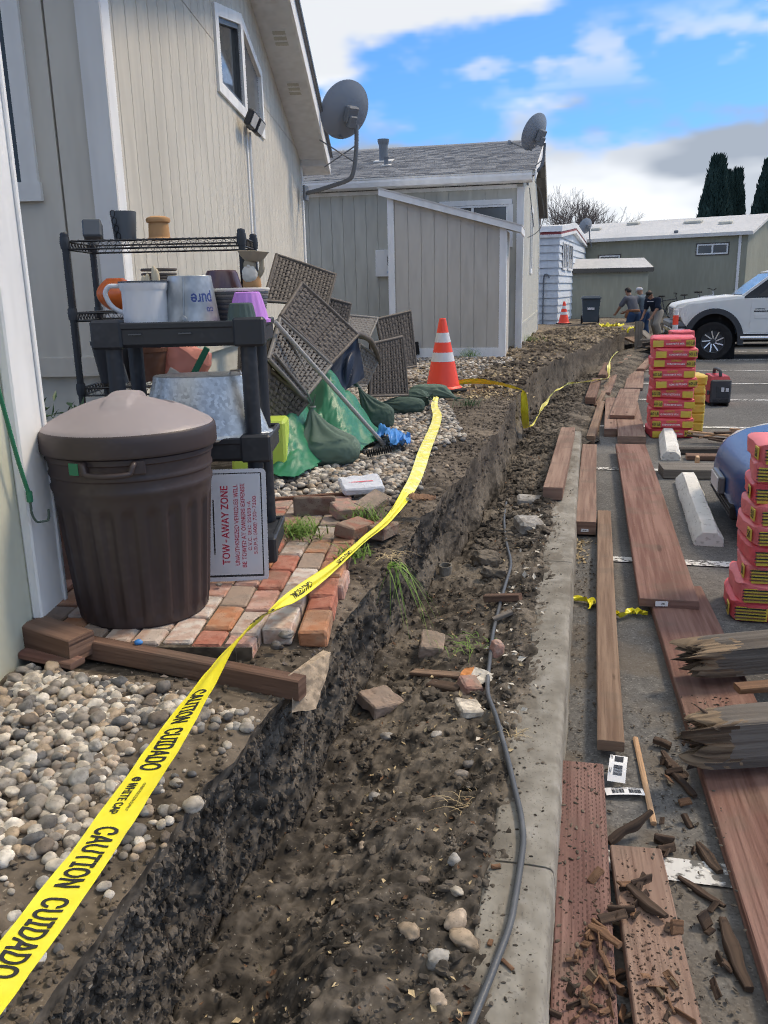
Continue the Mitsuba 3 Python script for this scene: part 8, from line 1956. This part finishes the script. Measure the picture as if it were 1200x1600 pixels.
for i, (a, b, w_, h_, lb) in enumerate((((.105, 2.29, .03), (.235, 2.40, .075), .032, .026, 'long dark rotten stick lying across the ends of the bottom planks'), ((.37, 2.69, .02), (.31, 2.86, .02), .035, .022, 'dark bark strip on the asphalt in front of the nearer rotten post'), ((.40, 2.60, .02), (.335, 2.74, .02), .03, .022, 'second dark bark strip beside the first by the nearer rotten post'), ((.36, 2.34, .02), (.41, 2.22, .02), .03, .025, 'dark wood strip lying on the white paint patch'), ((.30, 2.18, .015), (.41, 2.08, .018), .022, .016, 'thin dark stick below the white paint patch'), ((.16, 2.03, .085), (.25, 1.93, .085), .030, .022, 'thick dark splinter in the middle of the right bottom plank'), ((.40, 2.03, .02), (.43, 1.80, .02), .04, .03, 'thick dark splinter against the edge of the widest red board'), ((.06, 1.86, .085), (.13, 1.80, .09), .025, .018, 'brown splinter over the gap between the bottom planks'))):
    board('splinter', a, b, w_, h_, 'wood_chip_dark' if i != 7 else 'wood_chip', lb, 'splinter', seed=90 + i, warp=.006, rag=.65)
def dust(n, f, m, name, label, seed, r0=.002, r1=.006):
    g = np.random.default_rng(seed); vs, fs, m0 = [], [], 0
    s_ = [rock(seed + q, 0, .4, 1.3) for q in range(6)]
    for _ in range(n):
        x, y = f(g); r = r0 + (r1 - r0) * g.random() ** 2; R = rotz(g.random() * 6.3) @ rotx(g.random())
        v = (np.asarray(s_[int(g.integers(6))].vertices) * [1.6, .8, .5]) @ R.T * r; vs.append(v + [x, y, surf(x, y) + r * .4]); fs.append(s_[0].faces + m0); m0 += len(v)
    tag(obj(name, TM(np.vstack(vs), np.vstack(fs)), m), label, 'crumbs', kind='stuff')
dust(1000, lambda g: (.13 + g.normal() * .07, 1.72 + g.normal() * .22), 'wood_chip_dark', 'wood_crumb', 'fine dark crumbs of rotten wood over the bottom planks and asphalt', 3, .0010, .0042)
dust(420, lambda g: (.33 + g.normal() * .06, 1.6 + 1.6 * g.random()), 'soil_mat', 'dirt_crumb', 'fine dirt crumbs on the asphalt beside the widest red board', 4, .0015, .006)
dust(700, lambda g: (.02 + g.normal() * .05, 1.2 + 5 * g.random()), 'yard_mat', 'gutter_grit', 'grit and dirt in the gutter along the kerb', 5, .002, .007)
dust(220, lambda g: (.50 + g.normal() * .07, 2.75 + .5 * g.random()), 'soil_mat', 'board_dirt', 'dirt crumbs on the wide red board around the rotten posts', 6)
for i in range(7):
    board('gutter_splinter', (gc.normal() * .006 - .018, 1.5 + i * .12, .01), (gc.normal() * .006 - .012, 1.58 + i * .12, .02 + .01 * gc.random()), .014, .010, 'wood_chip' if i % 2 else 'wood_chip_dark', 'brown splinter fallen into the gap between kerb and incised plank', 'splinter', 'splinters in the kerb gap', seed=120 + i, rag=.5)
# dry leaves and pale flecks in the trench
def litter(n, f, zf, m, name, label, seed, L0=.008, L1=.026):
    g = np.random.default_rng(seed); ms = []
    for _ in range(n):
        x, y = f(g); L = L0 + (L1 - L0) * g.random() ** 1.5
        ms.append(mv(leaf(L, L * (.35 + .4 * g.random())), rotz(g.random() * 6.3) @ rotx(g.normal() * .5) @ roty(g.normal() * .5), (x, y, float(zf(x, y)) + .010)))
    tag(obj(name, cat(ms), m), label, 'litter', kind='stuff')
litter(420, trench_xy(1.2, 6.0, 1.2), floor_z, 'straw_dry', 'dry_leaf', 'pale dry leaf bits and flecks on the trench floor', 51)
litter(520, trench_xy(1.2, 8.0, 1.2), floor_z, 'wood_chip', 'bark_bit', 'brown bark bits on the trench floor', 52)
litter(160, lambda g: (-.28 + .05 * g.normal(), 2.5 + 3.2 * g.random()), floor_z, 'paper', 'pale_leaf', 'pale withered leaves along the left side of the kerb', 53, .014, .04)
litter(70, lambda g: (-.03 + .04 * abs(g.normal()), 5.0 + .5 * g.random()), lambda x, y: 0.0, 'straw_dry', 'gutter_leaf', 'small pile of withered leaves in the gutter by the brown timber', 54, .02, .05)
litter(260, lambda g: (-1.02 + .16 * g.normal(), 8.75 + .30 * g.normal()), yard_z, 'straw_dry', 'straw_patch', 'patch of orange dry straw on the bank beside the large cone', 55, .02, .07)
litter(2600, spoil_xy, yard_z, 'straw_dry', 'straw_litter', 'dry straw and pale bark litter over the far bank', 56, .02, .07)
litter(1200, lambda g: (float(bank_u(q_ := 2.0 + 10 * g.random())) - .5 * g.random() + float(bend(q_)), q_), yard_z, 'bark', 'bark_litter', 'grey bark and twig litter along the lip of the bank', 57, .008, .03)
dust2 = np.random.default_rng(8)
def blades(c, n, L, spread, m, name, label, cat_, seed, droop=.5, lean=(0, 0, 1), w=.0035):
    g = np.random.default_rng(seed); ms = []
    for _ in range(n):
        b0 = np.asarray(c) + np.array([g.normal() * spread, g.normal() * spread, 0]); l_ = L * (.5 + .7 * g.random()); a = g.random() * 6.28
        d = np.array([math.cos(a) * .5, math.sin(a) * .5, 0]) * (.3 + g.random()) + np.asarray(lean) * (.6 + .5 * g.random()); d /= np.linalg.norm(d)
        t_ = np.linspace(0, 1, 6)[:, None]; p_ = b0 + d * l_ * t_ + np.array([math.cos(a) * .4, math.sin(a) * .4, -droop]) * l_ * t_ ** 2
        s_ = np.cross(d, [0, 0, 1.0]) + [1e-4, 0, 0]; s_ /= np.linalg.norm(s_); ww = w * (1 - t_ * .9)
        ms.append(TM(np.stack([p_ - s_ * ww, p_ + s_ * ww], 1).reshape(-1, 3), grid_faces(6, 2)))
    solo(name, cat(ms), m, label, cat_)
blades((-1.20, 3.40, .60), 190, .11, .055, 'grass_blade', 'grass_tuft', 'tuft of green grass growing between the bricks in front of the sign', 'grass', 1)
blades((-.875, 3.12, .60), 70, .09, .035, 'grass_blade', 'grass_tuft', 'small grass tuft under the tape at the patio edge', 'grass', 2)
blades((-.95, 3.62, .60), 60, .12, .04, 'grass_blade', 'grass_tuft', 'upright grass blades behind the tipped red brick', 'grass', 3, .3)
blades((-.775, 3.36, .50), 34, .15, .018, 'grass_blade', 'hanging_grass', 'long green grass hanging down the bank below the patio', 'grass', 4, 1.7, (.16, -.05, .05), .0034)
blades((-.285, 2.26, .115), 60, .11, .03, 'straw_dry', 'straw_tuft', 'dry straw tuft against the left edge of the kerb', 'straw', 5, .8, (.2, -.1, .4), .0016)
blades((-.20, 2.62, .15), 14, .10, .012, 'straw_dry', 'straw_tuft', 'wisp of dry straw on top of the kerb', 'straw', 6, .7, (.2, .3, .3), .0016)
blades((-.73, 3.15, .60), 40, .06, .03, 'straw_dry', 'straw_tuft', 'withered straw at the brick edge above the hanging grass', 'straw', 7, .8, (.2, 0, .3), .002)
blades((-.47, 3.45, .12), 41, .09, .05, 'grass_blade', 'grass_tuft', 'few green blades lying in the trench left of the cable', 'grass', 8, .9, (.2, .1, .2), .0021)
blades((-1.0, 7.5, .62), 60, .14, .05, 'leaf_green', 'weed', 'green weed at the end of the tape beside the cone', 'plant', 9, .5)
blades((-1.75, 13.2, .62), 70, .20, .09, 'grass_blade', 'weed', 'green weed at the foot of the lean-to shed behind the cone', 'plant', 10, .3)
blades((-1.2, 16.5, .66), 90, .25, .25, 'grass_blade', 'weed', 'low green weed on the spoil heap by the grey house corner', 'plant', 11, .5)
gr = np.random.default_rng(71)
for q in range(9): pass
rootm = []
for q in range(46):
    y = 1.3 + 7 * gr.random() ** 1.3; x = float(bank_u(y)) + .01; z = .54 - .26 * gr.random()
    p_ = np.array([x, y, z]); pts = [p_]
    for _ in range(4): p_ = p_ + [.004 * gr.normal() + .004, .010 * gr.normal(), -.030 * gr.random()]; pts.append(p_)
    rootm.append(tube(pts, [.0015, .0013, .0011, .0009, .0005], 4))
tag(obj('roots', cat(rootm), 'wood_chip_dark'), 'thin dark roots hanging out of the cut trench bank', 'roots', kind='stuff')
solo('stone_ball', mv(PEB[3], np.eye(3) * .012, C(-.60, 2.90, .612)), 'stone_6', 'small grey stone lying in front of the leaning sign', 'stone', smooth=60)
solo('glass_bit', mv(PEB[5], np.eye(3) * .012, (-1.27, 2.12, .625)), 'tarp_blue', 'small blue plastic cap among the stones below the dustbin', 'cap', smooth=60)
for q, (x, y, r, ci) in enumerate(((-.895, 2.36, .026, 6), (-.90, 2.28, .018, 7), (-.84, 2.40, .010, 3), (-.80, 1.80, .020, 9), (-.79, 1.47, .022, 0), (-.80, 1.36, .013, 5), (-.93, 1.52, .02, 1))):
    solo('loose_stone', mv(PEB[(q * 5) % 12], rotz(q) * r, (x, y, float(yard_z(x, y)) + r * .6 + (.02 if q < 3 else 0))), f'stone_{ci}', ['grey oval stone in the gap at the front of the patio', 'dark slate stone in front of the grey oval one on the patio', 'small orange stone in the gap at the front of the patio', 'light stone at the lip of the trench below the plank end', 'cream stone at the very lip of the trench', 'brown stone at the lip of the trench near the picture bottom', 'grey-brown stone on bare soil right of the tape'][q], 'stone', smooth=60)

def kerb_xy(g):
    y = 1.3 + 6.5 * g.random() ** 1.4; return -.20 + .13 * g.random() ** 1.8, y
def kerb_top(n, m, name, label, seed, r0, r1):
    g = np.random.default_rng(seed); s_ = [rock(seed + q, 0, .5, 1.4) for q in range(6)]; vs, fs, m0 = [], [], 0
    for _ in range(n):
        x, y = kerb_xy(g); r = r0 + (r1 - r0) * g.random() ** 2.5; v = (np.asarray(s_[int(g.integers(6))].vertices) * [1.3, .8, .55]) @ rotz(g.random() * 6.3).T * r
        vs.append(v + [x, y, .152 + r * .3]); fs.append(s_[0].faces + m0); m0 += len(v)
    tag(obj(name, TM(np.vstack(vs), np.vstack(fs)), m), label, 'crumbs', kind='stuff')
kerb_top(900, 'soil_mat', 'kerb_dirt', 'crumbs of soil spilled on the top of the kerb', 7, .001, .006)
for i, (x, y) in enumerate(((-.185, 1.93), (-.17, 1.66), (-.125, 1.60), (-.19, 1.45))):
    k = key('wood_chip'); scene[k] = {**chip_shapes[i, 'wood_chip'], 'to_world': T(M4(rotz(.4 + i), (x, y, .158), .75))}
    tag(k, ['orange-brown wood chip at the crack across the kerb', 'brown wood chip on the soil-stained kerb edge', 'brown wood chip on the kerb beside the cable', 'brown wood chip on the kerb nearest the bottom edge'][i], 'wood chip')
